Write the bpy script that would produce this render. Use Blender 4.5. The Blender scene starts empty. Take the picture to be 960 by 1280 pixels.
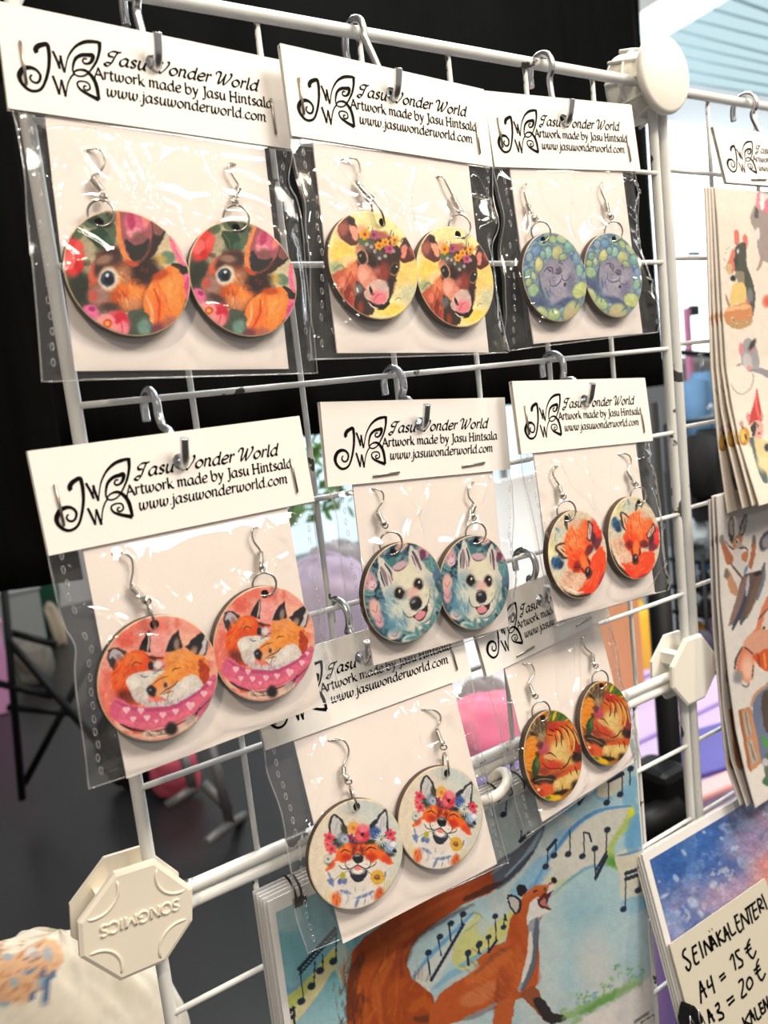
import bpy, math, random
import numpy as np
from mathutils import Matrix, Vector

# ------------------------------------------------------------------ camera, world, lights, exposure
S = 0.045                      # one cell of the wire grid, metres
Z0 = 1.55                      # height of the top bar
FPX = 1020.0                   # focal length for a 960 x 1280 frame
W3 = lambda u, v, w: (u * S, w * S, Z0 - v * S)      # panel frame (right, down, away) -> world

def rod(r):
    r = np.array(r, float); th = np.linalg.norm(r) + 1e-12; k = r / th
    K = np.array([[0, -k[2], k[1]], [k[2], 0, -k[0]], [-k[1], k[0], 0]])
    return np.eye(3) + np.sin(th) * K + (1 - np.cos(th)) * K @ K

RC = rod([0.10257599, -0.58387539, -0.14988705])
CAM = -RC.T @ np.array([-2.6798446, -3.70271108, 5.55625153])
scene = bpy.context.scene
COL = scene.collection
wv = lambda a: Vector((a[0], a[2], -a[1]))           # direction, panel frame -> world
camd = bpy.data.cameras.new('camera')
cam = bpy.data.objects.new('camera', camd); COL.objects.link(cam)
m = Matrix.Identity(4)
for i, ax in enumerate((wv(RC[0]), -wv(RC[1]), -wv(RC[2]))):
    for j in range(3): m[j][i] = ax[j]
for j in range(3): m[j][3] = W3(*CAM)[j]
cam.matrix_world = m
camd.sensor_fit = 'HORIZONTAL'; camd.sensor_width = 36; camd.lens = FPX / 960 * 36
camd.clip_start = 0.01; camd.clip_end = 100
camd.dof.use_dof = True; camd.dof.focus_distance = 0.335; camd.dof.aperture_fstop = 19
scene.camera = cam

def lin(c):
    c = np.asarray(c, float) / 255.0
    return np.where(c <= 0.04045, c / 12.92, ((c + 0.055) / 1.055) ** 2.4)

world = bpy.data.worlds.new('world'); scene.world = world; world.use_nodes = True
bg = world.node_tree.nodes['Background']
bg.inputs[0].default_value = (1.0, 0.93, 0.87, 1); bg.inputs[1].default_value = 0.30
vs = scene.view_settings
vs.view_transform = 'Standard'; vs.look = 'None'; vs.gamma = 1; vs.use_curve_mapping = False
vs.exposure = 0.0
scene.cycles.transparent_max_bounces = 24
scene.cycles.max_bounces = 8

def area(name, loc, tgt, size, power, col=(1, 1, 1), sy=None):
    l = bpy.data.lights.new(name, 'AREA'); l.energy = power; l.color = col; l.size = size
    if sy: l.shape = 'RECTANGLE'; l.size_y = sy
    o = bpy.data.objects.new(name, l); COL.objects.link(o); o.location = loc
    o.rotation_euler = (Vector(tgt) - Vector(loc)).to_track_quat('-Z', 'Y').to_euler()
    return o
# hall ceiling lights behind and above the photographer, daylight from the window side, an added uplight
area('ceiling_light', (0.62, -.72, 2.32), (0.15, 0, 1.50), 0.42, 15.5, (1, 0.93, 0.84))
area('ceiling_light.001', (-0.9, -1.2, 3.0), (0.1, 0, 1.4), 0.10, 17, (1, 0.84, 0.62))
area('ceiling_light.002', (2.2, -1.4, 3.0), (0.2, 0, 1.4), 0.10, 24, (1, 0.80, 0.52))
area('ceiling_light.003', (0.25, -0.45, 2.9), (0.2, 0, 1.4), 0.09, 7, (1, 0.82, 0.58))
area('ceiling_light.004', (-0.3, -3.0, 2.9), (0.2, 0, 1.4), 0.18, 9, (1, 0.95, 0.9))
area('ceiling_light.005', (1.3, 3.2, 3.3), (1.3, 3.4, 0), 1.4, 45, (1, 0.97, 0.94), 2.5)
area('beam_uplight', (3.7, 3.6, 1.9), (3.9, 3.8, 3.4), 1.6, 110, (0.9, 0.97, 1.0))  # added uplight that brightens the white beam from below
area('window_daylight', (2.6, 0.9, 1.9), (0.3, -0.1, 1.4), 1.2, 14, (0.86, 0.94, 1.0))

# ------------------------------------------------------------------ projection helpers (pixel of the 960 x 1280 frame -> point in the place)
def ray(px, py): return RC.T @ np.array([(px - 480) / FPX, (py - 640) / FPX, 1.0])
def on_w(px, py, w):                      # point on the plane w = const, panel frame
    r = ray(px, py); return CAM + r * (w - CAM[2]) / r[2]
def on_u(px, py, u):
    r = ray(px, py); return CAM + r * (u - CAM[0]) / r[0]
def at(px, py, d):                        # world point at depth d metres
    return Vector(W3(*(CAM + ray(px, py) * d / S)))
def on_floor(px, py, z=0.0):
    r = ray(px, py); v = (Z0 - z) / S; return Vector(W3(*(CAM + r * (v - CAM[1]) / r[1])))
def project(P):                           # world points (n,3) -> pixels
    P = np.asarray(P, float); q = np.stack([P[:, 0] / S, (Z0 - P[:, 2]) / S, P[:, 1] / S], 1) - CAM
    y = q @ RC.T; return np.stack([480 + FPX * y[:, 0] / y[:, 2], 640 + FPX * y[:, 1] / y[:, 2]], 1)

# ------------------------------------------------------------------ materials
def mat(name, col, rough=0.5, metal=0.0, spec=0.5, noise=0.0, nscale=40, coat=0.0, bump=0.0, bscale=200):
    M = bpy.data.materials.new(name); M.use_nodes = True; nt = M.node_tree; b = nt.nodes['Principled BSDF']
    c = tuple(lin(col)) + (1,)
    b.inputs['Base Color'].default_value = c; b.inputs['Roughness'].default_value = rough
    b.inputs['Metallic'].default_value = metal; b.inputs['Specular IOR Level'].default_value = spec
    b.inputs['Coat Weight'].default_value = coat; b.inputs['Coat Roughness'].default_value = 0.08
    if noise or bump:
        tc = nt.nodes.new('ShaderNodeTexCoord'); n = nt.nodes.new('ShaderNodeTexNoise')
        n.inputs['Scale'].default_value = nscale; n.inputs['Detail'].default_value = 5
        nt.links.new(tc.outputs['Object'], n.inputs['Vector'])
        if noise:
            r = nt.nodes.new('ShaderNodeMixRGB'); r.inputs[1].default_value = tuple(x * (1 - noise) for x in c[:3]) + (1,)
            r.inputs[2].default_value = tuple(min(1, x * (1 + noise)) for x in c[:3]) + (1,)
            nt.links.new(n.outputs[0], r.inputs[0]); nt.links.new(r.outputs[0], b.inputs['Base Color'])
        if bump:
            n2 = nt.nodes.new('ShaderNodeTexNoise'); n2.inputs['Scale'].default_value = bscale; n2.inputs['Detail'].default_value = 3
            nt.links.new(tc.outputs['Object'], n2.inputs['Vector'])
            bp = nt.nodes.new('ShaderNodeBump'); bp.inputs['Strength'].default_value = bump; bp.inputs['Distance'].default_value = 0.002
            nt.links.new(n2.outputs[0], bp.inputs['Height']); nt.links.new(bp.outputs[0], b.inputs['Normal'])
    return M

def mat_paint(name, rough=0.5, coat=0.0, spec=0.5):     # colour printed on the surface, held per vertex
    M = mat(name, (255, 255, 255), rough, coat=coat, spec=spec); nt = M.node_tree
    a = nt.nodes.new('ShaderNodeVertexColor'); a.layer_name = 'print'
    nt.links.new(a.outputs[0], nt.nodes['Principled BSDF'].inputs['Base Color']); return M

def mat_chipped(name, col, chip, scale=26, amount=0.3):       # white paint with worn dark specks
    M = mat(name, col, 0.32, spec=0.5); nt = M.node_tree; b = nt.nodes['Principled BSDF']
    tc = nt.nodes.new('ShaderNodeTexCoord'); n = nt.nodes.new('ShaderNodeTexNoise')
    n.inputs['Scale'].default_value = 95; n.inputs['Detail'].default_value = 3
    n2 = nt.nodes.new('ShaderNodeTexNoise'); n2.inputs['Scale'].default_value = scale
    nt.links.new(tc.outputs['Object'], n.inputs['Vector']); nt.links.new(tc.outputs['Object'], n2.inputs['Vector'])
    mu = nt.nodes.new('ShaderNodeMath'); mu.operation = 'MULTIPLY'
    nt.links.new(n.outputs[0], mu.inputs[0]); nt.links.new(n2.outputs[0], mu.inputs[1])
    r = nt.nodes.new('ShaderNodeValToRGB'); r.color_ramp.elements[0].position = 0.352; r.color_ramp.elements[1].position = 0.365
    r.color_ramp.elements[0].color = tuple(lin(col)) + (1,); r.color_ramp.elements[1].color = tuple(lin(chip)) + (1,)
    nt.links.new(mu.outputs[0], r.inputs[0]); nt.links.new(r.outputs[0], b.inputs['Base Color'])
    return M

def mat_film(name, k=1.0, haze=0.03, rough=0.06):
    M = bpy.data.materials.new(name); M.use_nodes = True; nt = M.node_tree; nt.nodes.clear()
    out = nt.nodes.new('ShaderNodeOutputMaterial'); tr = nt.nodes.new('ShaderNodeBsdfTransparent'); gl = nt.nodes.new('ShaderNodeBsdfGlossy')
    df = nt.nodes.new('ShaderNodeBsdfDiffuse'); df.inputs[0].default_value = (0.8, 0.8, 0.8, 1)
    tr.inputs[0].default_value = (0.985, 0.985, 0.985, 1); gl.inputs['Roughness'].default_value = rough
    ge = nt.nodes.new('ShaderNodeNewGeometry'); dt = nt.nodes.new('ShaderNodeVectorMath'); dt.operation = 'DOT_PRODUCT'
    nt.links.new(ge.outputs['Normal'], dt.inputs[0]); nt.links.new(ge.outputs['Incoming'], dt.inputs[1])
    def op(o, a, b=None):
        q = nt.nodes.new('ShaderNodeMath'); q.operation = o
        for k, x in ((0, a), (1, b)):
            if x is None: continue
            if isinstance(x, (int, float)): q.inputs[k].default_value = x
            else: nt.links.new(x, q.inputs[k])
        return q.outputs[0]
    mu = nt.nodes.new('ShaderNodeMath'); mu.operation = 'MULTIPLY'; mu.use_clamp = True; mu.inputs[1].default_value = k
    fr = op('ADD', op('MULTIPLY', op('POWER', op('SUBTRACT', 1.0, op('ABSOLUTE', dt.outputs['Value'])), 5.0), 0.94), 0.06)   # both faces of a thin sheet
    m1 = nt.nodes.new('ShaderNodeMixShader'); m2 = nt.nodes.new('ShaderNodeMixShader'); m1.inputs[0].default_value = haze
    nt.links.new(fr, mu.inputs[0])
    nt.links.new(tr.outputs[0], m1.inputs[1]); nt.links.new(df.outputs[0], m1.inputs[2])
    nt.links.new(mu.outputs[0], m2.inputs[0]); nt.links.new(m1.outputs[0], m2.inputs[1]); nt.links.new(gl.outputs[0], m2.inputs[2])
    nt.links.new(m2.outputs[0], out.inputs[0]); return M

def mat_emit(name, col, k):
    M = bpy.data.materials.new(name); M.use_nodes = True; nt = M.node_tree; nt.nodes.clear()
    out = nt.nodes.new('ShaderNodeOutputMaterial'); e = nt.nodes.new('ShaderNodeEmission')
    e.inputs[0].default_value = tuple(lin(col)) + (1,); e.inputs[1].default_value = k
    nt.links.new(e.outputs[0], out.inputs[0]); return M

M = dict(
    card=mat('white_card', (240, 236, 231), 0.55, bump=0.03, bscale=900),
    insert=mat('matt_card', (240, 230, 224), 0.65, bump=0.03, bscale=900),
    ink=mat('black_ink', (9, 8, 8), 0.7, spec=0.08),
    film=mat_film('clear_film', 1.0, 0.003, 0.035), film_back=mat_film('clear_film_back', 1.3, 0.045, 0.09), seam=mat_film('pressed_seam', 2.4, 0.16, 0.16),
    staple=mat('staple_steel', (176, 168, 158), 0.3, 1.0), steel=mat('polished_steel', (222, 222, 224), 0.27, 1.0),
    silver=mat('silver_wire', (205, 202, 196), 0.22, 1.0), wood=mat('burnt_plywood_edge', (78, 58, 45), 0.6, noise=0.35, nscale=300),
    face=mat_paint('printed_wood', 0.35, 0.12, 0.3), page=mat_paint('printed_page', 0.45, 0.0), wire=mat_chipped('white_wire', (226, 226, 222), (70, 66, 60)),
    plastic=mat('white_plastic', (242, 238, 228), 0.4), plastic2=mat('cream_plastic', (240, 231, 214), 0.42),
    paper=mat('paper', (226, 224, 224), 0.6), note=mat('note_card', (204, 199, 184), 0.6), black_metal=mat('black_metal', (20, 20, 22), 0.35, 0.6),
    velvet=mat('black_drape', (7, 7, 6), 0.95, spec=0.05, noise=0.3, nscale=12), cloth=mat_paint('printed_cloth', 0.85),
    black=mat('black_plastic', (8, 8, 9), 0.5, spec=0.25), floor=mat('dark_floor', (38, 39, 40), 0.3, spec=0.5, noise=0.25, nscale=3),
    wall=mat('pale_wall', (214, 214, 216), 0.8), window=mat_emit('daylight_window', (238, 250, 255), 3.0), glass2=mat_emit('daylight_door', (214, 240, 250), 1.5),
    slat=mat('pale_slat', (176, 200, 208), 0.6), beam=mat('white_beam', (240, 238, 234), 0.7),
    sky=mat_emit('daylit_slat_glow', (214, 243, 250), 0.92),
)

# ------------------------------------------------------------------ mesh builders
class MB:
    def __init__(self): self.v = []; self.f = []; self.sm = []
    def quad_grid(self, P, nx, ny, smooth=True, flip=False):        # P: (ny*nx,3) rows of points
        b = len(self.v); self.v += [tuple(map(float, p)) for p in P]
        for j in range(ny - 1):
            for i in range(nx - 1):
                q = (b + j * nx + i, b + j * nx + i + 1, b + (j + 1) * nx + i + 1, b + (j + 1) * nx + i)
                self.f.append(q[::-1] if flip else q); self.sm.append(smooth)
        return self
    def box(self, lo, hi, R=None, bev=0):
        b = len(self.v); c = [(lo[i] + hi[i]) / 2 for i in range(3)]
        for z in (lo[2], hi[2]):
            for x, y in ((lo[0], lo[1]), (hi[0], lo[1]), (hi[0], hi[1]), (lo[0], hi[1])):
                p = Vector((x, y, z)); p = R @ (p - Vector(c)) + Vector(c) if R else p
                self.v.append(tuple(p))
        for q in ((3, 2, 1, 0), (4, 5, 6, 7), (0, 1, 5, 4), (1, 2, 6, 5), (2, 3, 7, 6), (3, 0, 4, 7)):
            self.f.append(tuple(b + k for k in q)); self.sm.append(False)
        return self
    def prism(self, pts, a, b_, off):                # closed outline pts (3-D), extruded along off
        n = len(pts); b = len(self.v); o = Vector(off)
        self.v += [tuple(Vector(p)) for p in pts] + [tuple(Vector(p) + o) for p in pts]
        self.f.append(tuple(range(b, b + n))); self.f.append(tuple(range(b + 2 * n - 1, b + n - 1, -1))); self.sm += [False, False]
        for i in range(n):
            j = (i + 1) % n; self.f.append((b + j, b + i, b + n + i, b + n + j)); self.sm.append(False)
        return self
    def tube(self, pts, r, n=8, closed=False, caps=True):
        pts = [Vector(p) for p in pts]; N = len(pts); b = len(self.v)
        rs = r if isinstance(r, (list, tuple)) else [r] * N
        tang = []
        for i in range(N):
            if closed: t = pts[(i + 1) % N] - pts[i - 1]
            else: t = pts[min(i + 1, N - 1)] - pts[max(i - 1, 0)]
            tang.append(t.normalized() if t.length > 1e-12 else Vector((0, 0, 1)))
        up = Vector((0, 0, 1)) if abs(tang[0].z) < 0.9 else Vector((1, 0, 0))
        nrm = (up - tang[0] * up.dot(tang[0])).normalized()
        for i in range(N):
            nrm = nrm - tang[i] * nrm.dot(tang[i]); nrm = nrm.normalized() if nrm.length > 1e-9 else up
            bi = tang[i].cross(nrm)
            for k in range(n):
                a = 2 * math.pi * k / n; self.v.append(tuple(pts[i] + (nrm * math.cos(a) + bi * math.sin(a)) * rs[i]))
        for i in range(N if closed else N - 1):
            j = (i + 1) % N
            for k in range(n):
                l = (k + 1) % n; self.f.append((b + i * n + k, b + i * n + l, b + j * n + l, b + j * n + k)); self.sm.append(True)
        if caps and not closed:
            self.f.append(tuple(b + k for k in range(n))[::-1]); self.f.append(tuple(b + (N - 1) * n + k for k in range(n))); self.sm += [False, False]
        return self
    def ball(self, c, r, nu=14, nv=9, sc=(1, 1, 1), R=None):
        P = []
        for j in range(nv):
            t = math.pi * j / (nv - 1)
            for i in range(nu + 1):
                a = 2 * math.pi * i / nu
                p = Vector((math.sin(t) * math.cos(a) * sc[0], math.sin(t) * math.sin(a) * sc[1], math.cos(t) * sc[2])) * r
                P.append((R @ p if R else p) + Vector(c))
        return self.quad_grid(P, nu + 1, nv)
    def torus(self, c, R_, r, ax=(0, 1, 0), n=28, m_=8):
        ax = Vector(ax).normalized(); u = ax.orthogonal().normalized(); w = ax.cross(u)
        return self.tube([Vector(c) + (u * math.cos(2 * math.pi * i / n) + w * math.sin(2 * math.pi * i / n)) * R_ for i in range(n)], r, m_, closed=True)
    def ribbon(self, pts, ws, P):                    # flat stroke; pts (x, y) with width ws, P maps (x, y) -> 3-D
        n = len(pts)
        if n < 2: return self
        b = len(self.v); A = np.array(pts, float); T = np.gradient(A, axis=0)
        T /= np.linalg.norm(T, axis=1)[:, None] + 1e-12; Nn = np.stack([-T[:, 1], T[:, 0]], 1)
        for i in range(n):
            for s in (-0.5, 0.5): self.v.append(tuple(P(*(A[i] + Nn[i] * ws[i] * s))))
        for i in range(n - 1):
            self.f.append((b + 2 * i, b + 2 * i + 1, b + 2 * i + 3, b + 2 * i + 2)); self.sm.append(False)
        return self
    def mesh(self, name, mt):
        me = bpy.data.meshes.new(name); me.from_pydata(self.v, [], self.f); me.update()
        for x in (mt if isinstance(mt, (list, tuple)) else [mt]): me.materials.append(x)
        me.polygons.foreach_set('use_smooth', self.sm); return me
    def build(self, name, mt, parent=None): return link(name, self.mesh(name, mt), parent)

def link(name, me, parent=None):
    o = bpy.data.objects.new(name, me); COL.objects.link(o)
    if parent: o.parent = parent
    return o
def empty(name, mtx):
    o = bpy.data.objects.new(name, None); COL.objects.link(o); o.empty_display_size = 0.01
    o.matrix_world = mtx if isinstance(mtx, Matrix) else Matrix.Translation(mtx); return o
def tag(o, label=None, cat=None, group=None, kind=None):
    for k, x in (('label', label), ('category', cat), ('group', group), ('kind', kind)):
        if x: o[k] = x
    return o
def bevel(o, w, n=2):
    md = o.modifiers.new('bevel', 'BEVEL'); md.width = w; md.segments = n; md.limit_method = 'ANGLE'; return o

def smooth_curve(pts, k=6, closed=False):             # Catmull-Rom
    P = np.array(pts, float); n = len(P)
    if n < 3 and not closed: return np.array([P[0] + (P[-1] - P[0]) * t for t in np.linspace(0, 1, k + 1)])
    out = []
    for i in range(n if closed else n - 1):
        g = (lambda a: P[a % n]) if closed else (lambda a: P[min(max(a, 0), n - 1)])
        a, b, c, d = g(i - 1), g(i), g(i + 1), g(i + 2)
        for t in np.arange(k) / k:
            out.append(0.5 * ((2 * b) + (c - a) * t + (2 * a - 5 * b + 4 * c - d) * t * t + (3 * b - a - 3 * c + d) * t ** 3))
    if not closed: out.append(P[-1])
    return np.array(out)

# ------------------------------------------------------------------ noise and the painter (prints: colours per vertex)
def hash2(i, j, s):
    h = (i.astype(np.int64) * 374761393 + j.astype(np.int64) * 668265263 + s * 1442695041) & 0x7fffffff
    h = ((h ^ (h >> 13)) * 1274126177) & 0x7fffffff
    return ((h ^ (h >> 16)) & 0xffff) / 65535.0
def vnoise(x, y, s=0):
    i = np.floor(x); j = np.floor(y); fx = x - i; fy = y - j; fx = fx * fx * (3 - 2 * fx); fy = fy * fy * (3 - 2 * fy)
    a, b, c, d = hash2(i, j, s), hash2(i + 1, j, s), hash2(i, j + 1, s), hash2(i + 1, j + 1, s)
    return (a * (1 - fx) + b * fx) * (1 - fy) + (c * (1 - fx) + d * fx) * fy
def fbm(x, y, s=0, o=4):
    t = 0; a = 0.5
    for k in range(o): t = t + a * vnoise(x * 2 ** k, y * 2 ** k, s + 17 * k); a *= 0.5
    return t / (1 - 0.5 ** o)
def sst(a, b, x):
    t = np.clip((x - a) / (b - a + 1e-12), 0, 1); return t * t * (3 - 2 * t)

class Paint:
    def __init__(self, XY, base, unit):              # unit: size of one art unit used for softness and wobble
        self.X, self.Y = XY[:, 0].copy(), XY[:, 1].copy(); self.u = unit
        self.C = np.tile(np.array(base, float), (len(self.X), 1)); self.rng = random.Random(5)
        w = 26 * unit; self.wx = (fbm(self.X / w, self.Y / w, 3) - 0.5) * 2; self.wy = (fbm(self.X / w, self.Y / w, 9) - 0.5) * 2
    def put(self, idx, a, col):
        a = np.clip(a, 0, 1)[:, None]; self.C[idx] = self.C[idx] * (1 - a) + np.array(col, float) * a
    def box(self, x0, y0, x1, y1): return np.nonzero((self.X > x0) & (self.X < x1) & (self.Y > y0) & (self.Y < y1))[0]
    def xy(self, idx, warp): return self.X[idx] + self.wx[idx] * warp, self.Y[idx] + self.wy[idx] * warp
    def el(self, x, y, rx, ry, col, rot=0, soft=0.25, a=1, warp=8):
        warp *= self.u; R = max(rx, ry) * 1.5 + warp + 2 * self.u; i = self.box(x - R, y - R, x + R, y + R)
        if not len(i): return
        X, Y = self.xy(i, warp); c, s = math.cos(math.radians(rot)), math.sin(math.radians(rot))
        p = ((X - x) * c + (Y - y) * s) / rx; q = (-(X - x) * s + (Y - y) * c) / ry
        self.put(i, a * (1 - sst(1 - soft, 1 + soft, np.sqrt(p * p + q * q))), col)
    def pg(self, pts, col, soft=5, a=1, warp=10, sm=True):
        soft *= self.u; warp *= self.u
        P = smooth_curve(pts, 4, True) if sm else np.array(pts, float); g = soft + warp + 2 * self.u
        i = self.box(P[:, 0].min() - g, P[:, 1].min() - g, P[:, 0].max() + g, P[:, 1].max() + g)
        if not len(i): return
        X, Y = self.xy(i, warp); d2 = np.full(len(i), 1e18); ins = np.zeros(len(i), bool)
        for k in range(len(P)):
            ax, ay = P[k]; bx, by = P[(k + 1) % len(P)]; ex, ey = bx - ax, by - ay
            t = np.clip(((X - ax) * ex + (Y - ay) * ey) / (ex * ex + ey * ey + 1e-12), 0, 1)
            d2 = np.minimum(d2, (X - ax - t * ex) ** 2 + (Y - ay - t * ey) ** 2)
            if ey != 0: ins ^= ((ay > Y) != (by > Y)) & (X < ex * (Y - ay) / ey + ax)
        d = np.sqrt(d2); d = np.where(ins, -d, d); self.put(i, a * (1 - sst(-soft, soft, d)), col)
    def ln(self, pts, w, col, a=1, soft=2.5, warp=3, taper=0.5, sm=True):
        w *= 1.0; soft *= self.u; warp *= self.u
        P = smooth_curve(pts, 5) if sm and len(pts) > 2 else np.array(pts, float); g = w + soft + warp + self.u
        i = self.box(P[:, 0].min() - g, P[:, 1].min() - g, P[:, 0].max() + g, P[:, 1].max() + g)
        if not len(i): return
        X, Y = self.xy(i, warp); best = np.full(len(i), 1e9); n = len(P)
        for k in range(n - 1):
            ax, ay = P[k]; ex, ey = P[k + 1] - P[k]
            t = np.clip(((X - ax) * ex + (Y - ay) * ey) / (ex * ex + ey * ey + 1e-12), 0, 1)
            s = (k + t) / (n - 1); hw = w / 2 * (1 - taper * np.abs(2 * s - 1) ** 2)
            best = np.minimum(best, np.sqrt((X - ax - t * ex) ** 2 + (Y - ay - t * ey) ** 2) - hw)
        self.put(i, a * (1 - sst(-soft, soft, best)), col)
    def mot(self, col, scale, lo=0.5, hi=0.65, a=0.7, seed=0):
        self.put(slice(None), a * sst(lo, hi, fbm(self.X / scale, self.Y / scale, seed)), col)
    def dabs(self, x, y, rx, ry, n, cols, ln_, w, ang=None, a=0.7, rot=0):     # short brush strokes scattered in an ellipse
        r = self.rng; c, s = math.cos(math.radians(rot)), math.sin(math.radians(rot))
        for _ in range(n):
            t = r.random() * 6.283; q = math.sqrt(r.random()); dx, dy = q * rx * math.cos(t), q * ry * math.sin(t)
            px, py = x + dx * c - dy * s, y + dx * s + dy * c
            g = math.radians((ang if ang is not None else r.random() * 360) + r.uniform(-25, 25)); L = ln_ * r.uniform(0.6, 1.3)
            self.ln([(px - math.cos(g) * L / 2, py - math.sin(g) * L / 2), (px + math.cos(g) * L / 2, py + math.sin(g) * L / 2)], w * r.uniform(0.7, 1.3), r.choice(cols), a, 2.5, 4)
    def flower(self, x, y, R, n, pc, cc, w=0.32, rot=0):
        for k in range(n):
            t = 6.283 * k / n + rot; self.el(x + math.cos(t) * R * 0.6, y + math.sin(t) * R * 0.6, R * 0.45, R * w, pc, math.degrees(t), 0.3, 0.95, 2)
        self.el(x, y, R * 0.33, R * 0.33, cc, 0, 0.3, 1, 2)
    def done(self, me, grain=0.10, seed=1, k=0.86, ct=1.0):
        g = 1 + grain * (fbm(self.X / (9 * self.u), self.Y / (9 * self.u), seed, 3) - 0.5) * 2 + grain * 0.8 * (fbm(self.X / (34 * self.u), self.Y / (34 * self.u), seed + 5, 3) - 0.5) * 2
        c = lin(np.clip(((self.C - 120) * ct + 120) * g[:, None], 0, 255)) * k
        at_ = me.color_attributes.new('print', 'FLOAT_COLOR', 'POINT')
        at_.data.foreach_set('color', np.concatenate([c, np.ones((len(c), 1))], 1).astype(np.float32).ravel())

# ------------------------------------------------------------------ lettering (pen strokes; x-height 1, y upward)
GL = {
 'a': (1.0, [[(.75, .85), (.45, 1), (.12, .68), (.1, .25), (.32, 0), (.58, .18), (.75, .65)], [(.78, 1), (.74, .5), (.78, .08), (.98, .1)]]),
 'b': (.95, [[(.12, 1.6), (.14, .8), (.15, .08)], [(.15, .6), (.45, 1), (.8, .75), (.78, .25), (.5, 0), (.15, .1)]]),
 'c': (.82, [[(.74, .85), (.45, 1), (.12, .65), (.12, .25), (.4, 0), (.76, .15)]]),
 'd': (1.0, [[(.75, .85), (.45, 1), (.12, .65), (.12, .25), (.38, 0), (.75, .3)], [(.78, 1.6), (.76, .8), (.77, .08), (.95, .08)]]),
 'e': (.84, [[(.12, .5), (.45, .54), (.72, .68), (.66, .95), (.42, 1), (.12, .65), (.14, .2), (.42, 0), (.77, .17)]]),
 'i': (.44, [[(.08, .9), (.22, 1), (.2, .5), (.22, .08), (.4, .05)], [(.19, 1.33), (.23, 1.46)]]),
 'j': (.44, [[(.08, .93), (.25, 1), (.23, .2), (.2, -.35), (.05, -.58), (-.14, -.5)], [(.22, 1.33), (.26, 1.46)]]),
 'k': (.9, [[(.12, 1.6), (.15, .8), (.15, 0)], [(.74, 1), (.45, .72), (.15, .45)], [(.32, .58), (.62, .1), (.86, .02)]]),
 'l': (.42, [[(.12, 1.6), (.15, .8), (.16, .1), (.36, .05)]]),
 'm': (1.36, [[(.03, .9), (.15, 1), (.16, .5), (.15, 0)], [(.15, .7), (.42, 1), (.6, .8), (.6, 0)], [(.6, .7), (.87, 1), (1.07, .8), (1.07, .12), (1.28, .06)]]),
 'n': (.95, [[(.03, .9), (.15, 1), (.16, .5), (.15, 0)], [(.15, .7), (.44, 1), (.66, .8), (.66, .12), (.88, .06)]]),
 'o': (.92, [[(.45, 1), (.13, .7), (.12, .28), (.42, 0), (.76, .28), (.77, .7), (.45, 1)]]),
 'r': (.68, [[(.05, .92), (.17, 1), (.18, .5), (.17, 0)], [(.17, .62), (.38, .97), (.62, .93)]]),
 's': (.68, [[(.57, .85), (.35, 1), (.13, .8), (.3, .55), (.53, .33), (.42, .04), (.08, .1)]]),
 't': (.6, [[(.27, 1.35), (.22, .7), (.22, .2), (.35, 0), (.56, .1)], [(.02, .97), (.52, 1)]]),
 'u': (.98, [[(.06, .9), (.18, 1), (.16, .4), (.33, 0), (.6, .2), (.73, .7)], [(.75, 1), (.73, .4), (.75, .08), (.92, .05)]]),
 'w': (1.28, [[(.03, .9), (.15, 1), (.14, .35), (.3, 0), (.5, .25), (.62, .9)], [(.62, 1), (.6, .35), (.77, 0), (1.02, .3), (1.1, .75), (.98, 1)]]),
 'y': (.88, [[(.06, .95), (.2, .95), (.34, .5), (.48, .05)], [(.8, 1), (.62, .45), (.4, -.2), (.2, -.55), (.02, -.5)]]),
 '.': (.36, [[(.15, .1), (.19, .0)]]), ' ': (.42, []),
 'A': (1.12, [[(.06, 0), (.3, .7), (.57, 1.5)], [(.52, 1.5), (.78, .75), (1.04, 0)], [(.22, .5), (.84, .5)], [(-.06, 0), (.2, 0)], [(.9, 0), (1.18, 0)]]),
 'J': (.68, [[(.46, 1.45), (.47, .6), (.42, -.1), (.28, -.38), (.04, -.34)], [(.26, 1.45), (.66, 1.45)]]),
 'H': (1.2, [[(.2, 1.45), (.2, .7), (.2, 0)], [(.96, 1.45), (.96, .7), (.96, 0)], [(.2, .75), (.96, .75)], [(.04, 1.45), (.38, 1.45)], [(.04, 0), (.38, 0)], [(.8, 1.45), (1.14, 1.45)], [(.8, 0), (1.14, 0)]]),
 # looped script capitals of the first line
 'Q': (1.15, [[(.5, .95), (.12, .95), (.02, 1.3), (.35, 1.62), (.85, 1.6), (1.1, 1.72)], [(.78, 1.6), (.6, .8), (.46, .1), (.2, -.3), (-.12, -.12), (.05, .12), (.4, .15)]]),
 'V': (1.75, [[(-.1, 1.2), (.0, 1.55), (.3, 1.6), (.42, 1.3), (.36, .5), (.42, 0), (.72, .6), (.95, 1.45)], [(.95, 1.5), (.88, .6), (.96, 0), (1.3, .55), (1.55, 1.2), (1.5, 1.6), (1.34, 1.5)]]),
}
def write(mb, text, x0, x1, y, xh, P, pen=0.2, nib=35, slant=0.0, contrast=0.72):
    adv = sum(GL[c][0] for c in text); k = (x1 - x0) / adv; cx = 0
    for c in text:
        for st in GL[c][1]:
            q = smooth_curve(st, 6); q = np.stack([x0 + (cx + q[:, 0] + slant * q[:, 1]) * k, y - q[:, 1] * xh], 1)
            T = np.gradient(q, axis=0); ang = np.arctan2(-T[:, 1], T[:, 0])
            ws = pen * xh * ((1 - contrast) + contrast * np.abs(np.sin(ang - math.radians(nib))))
            mb.ribbon(q, ws, P)
        cx += GL[c][0]
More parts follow.
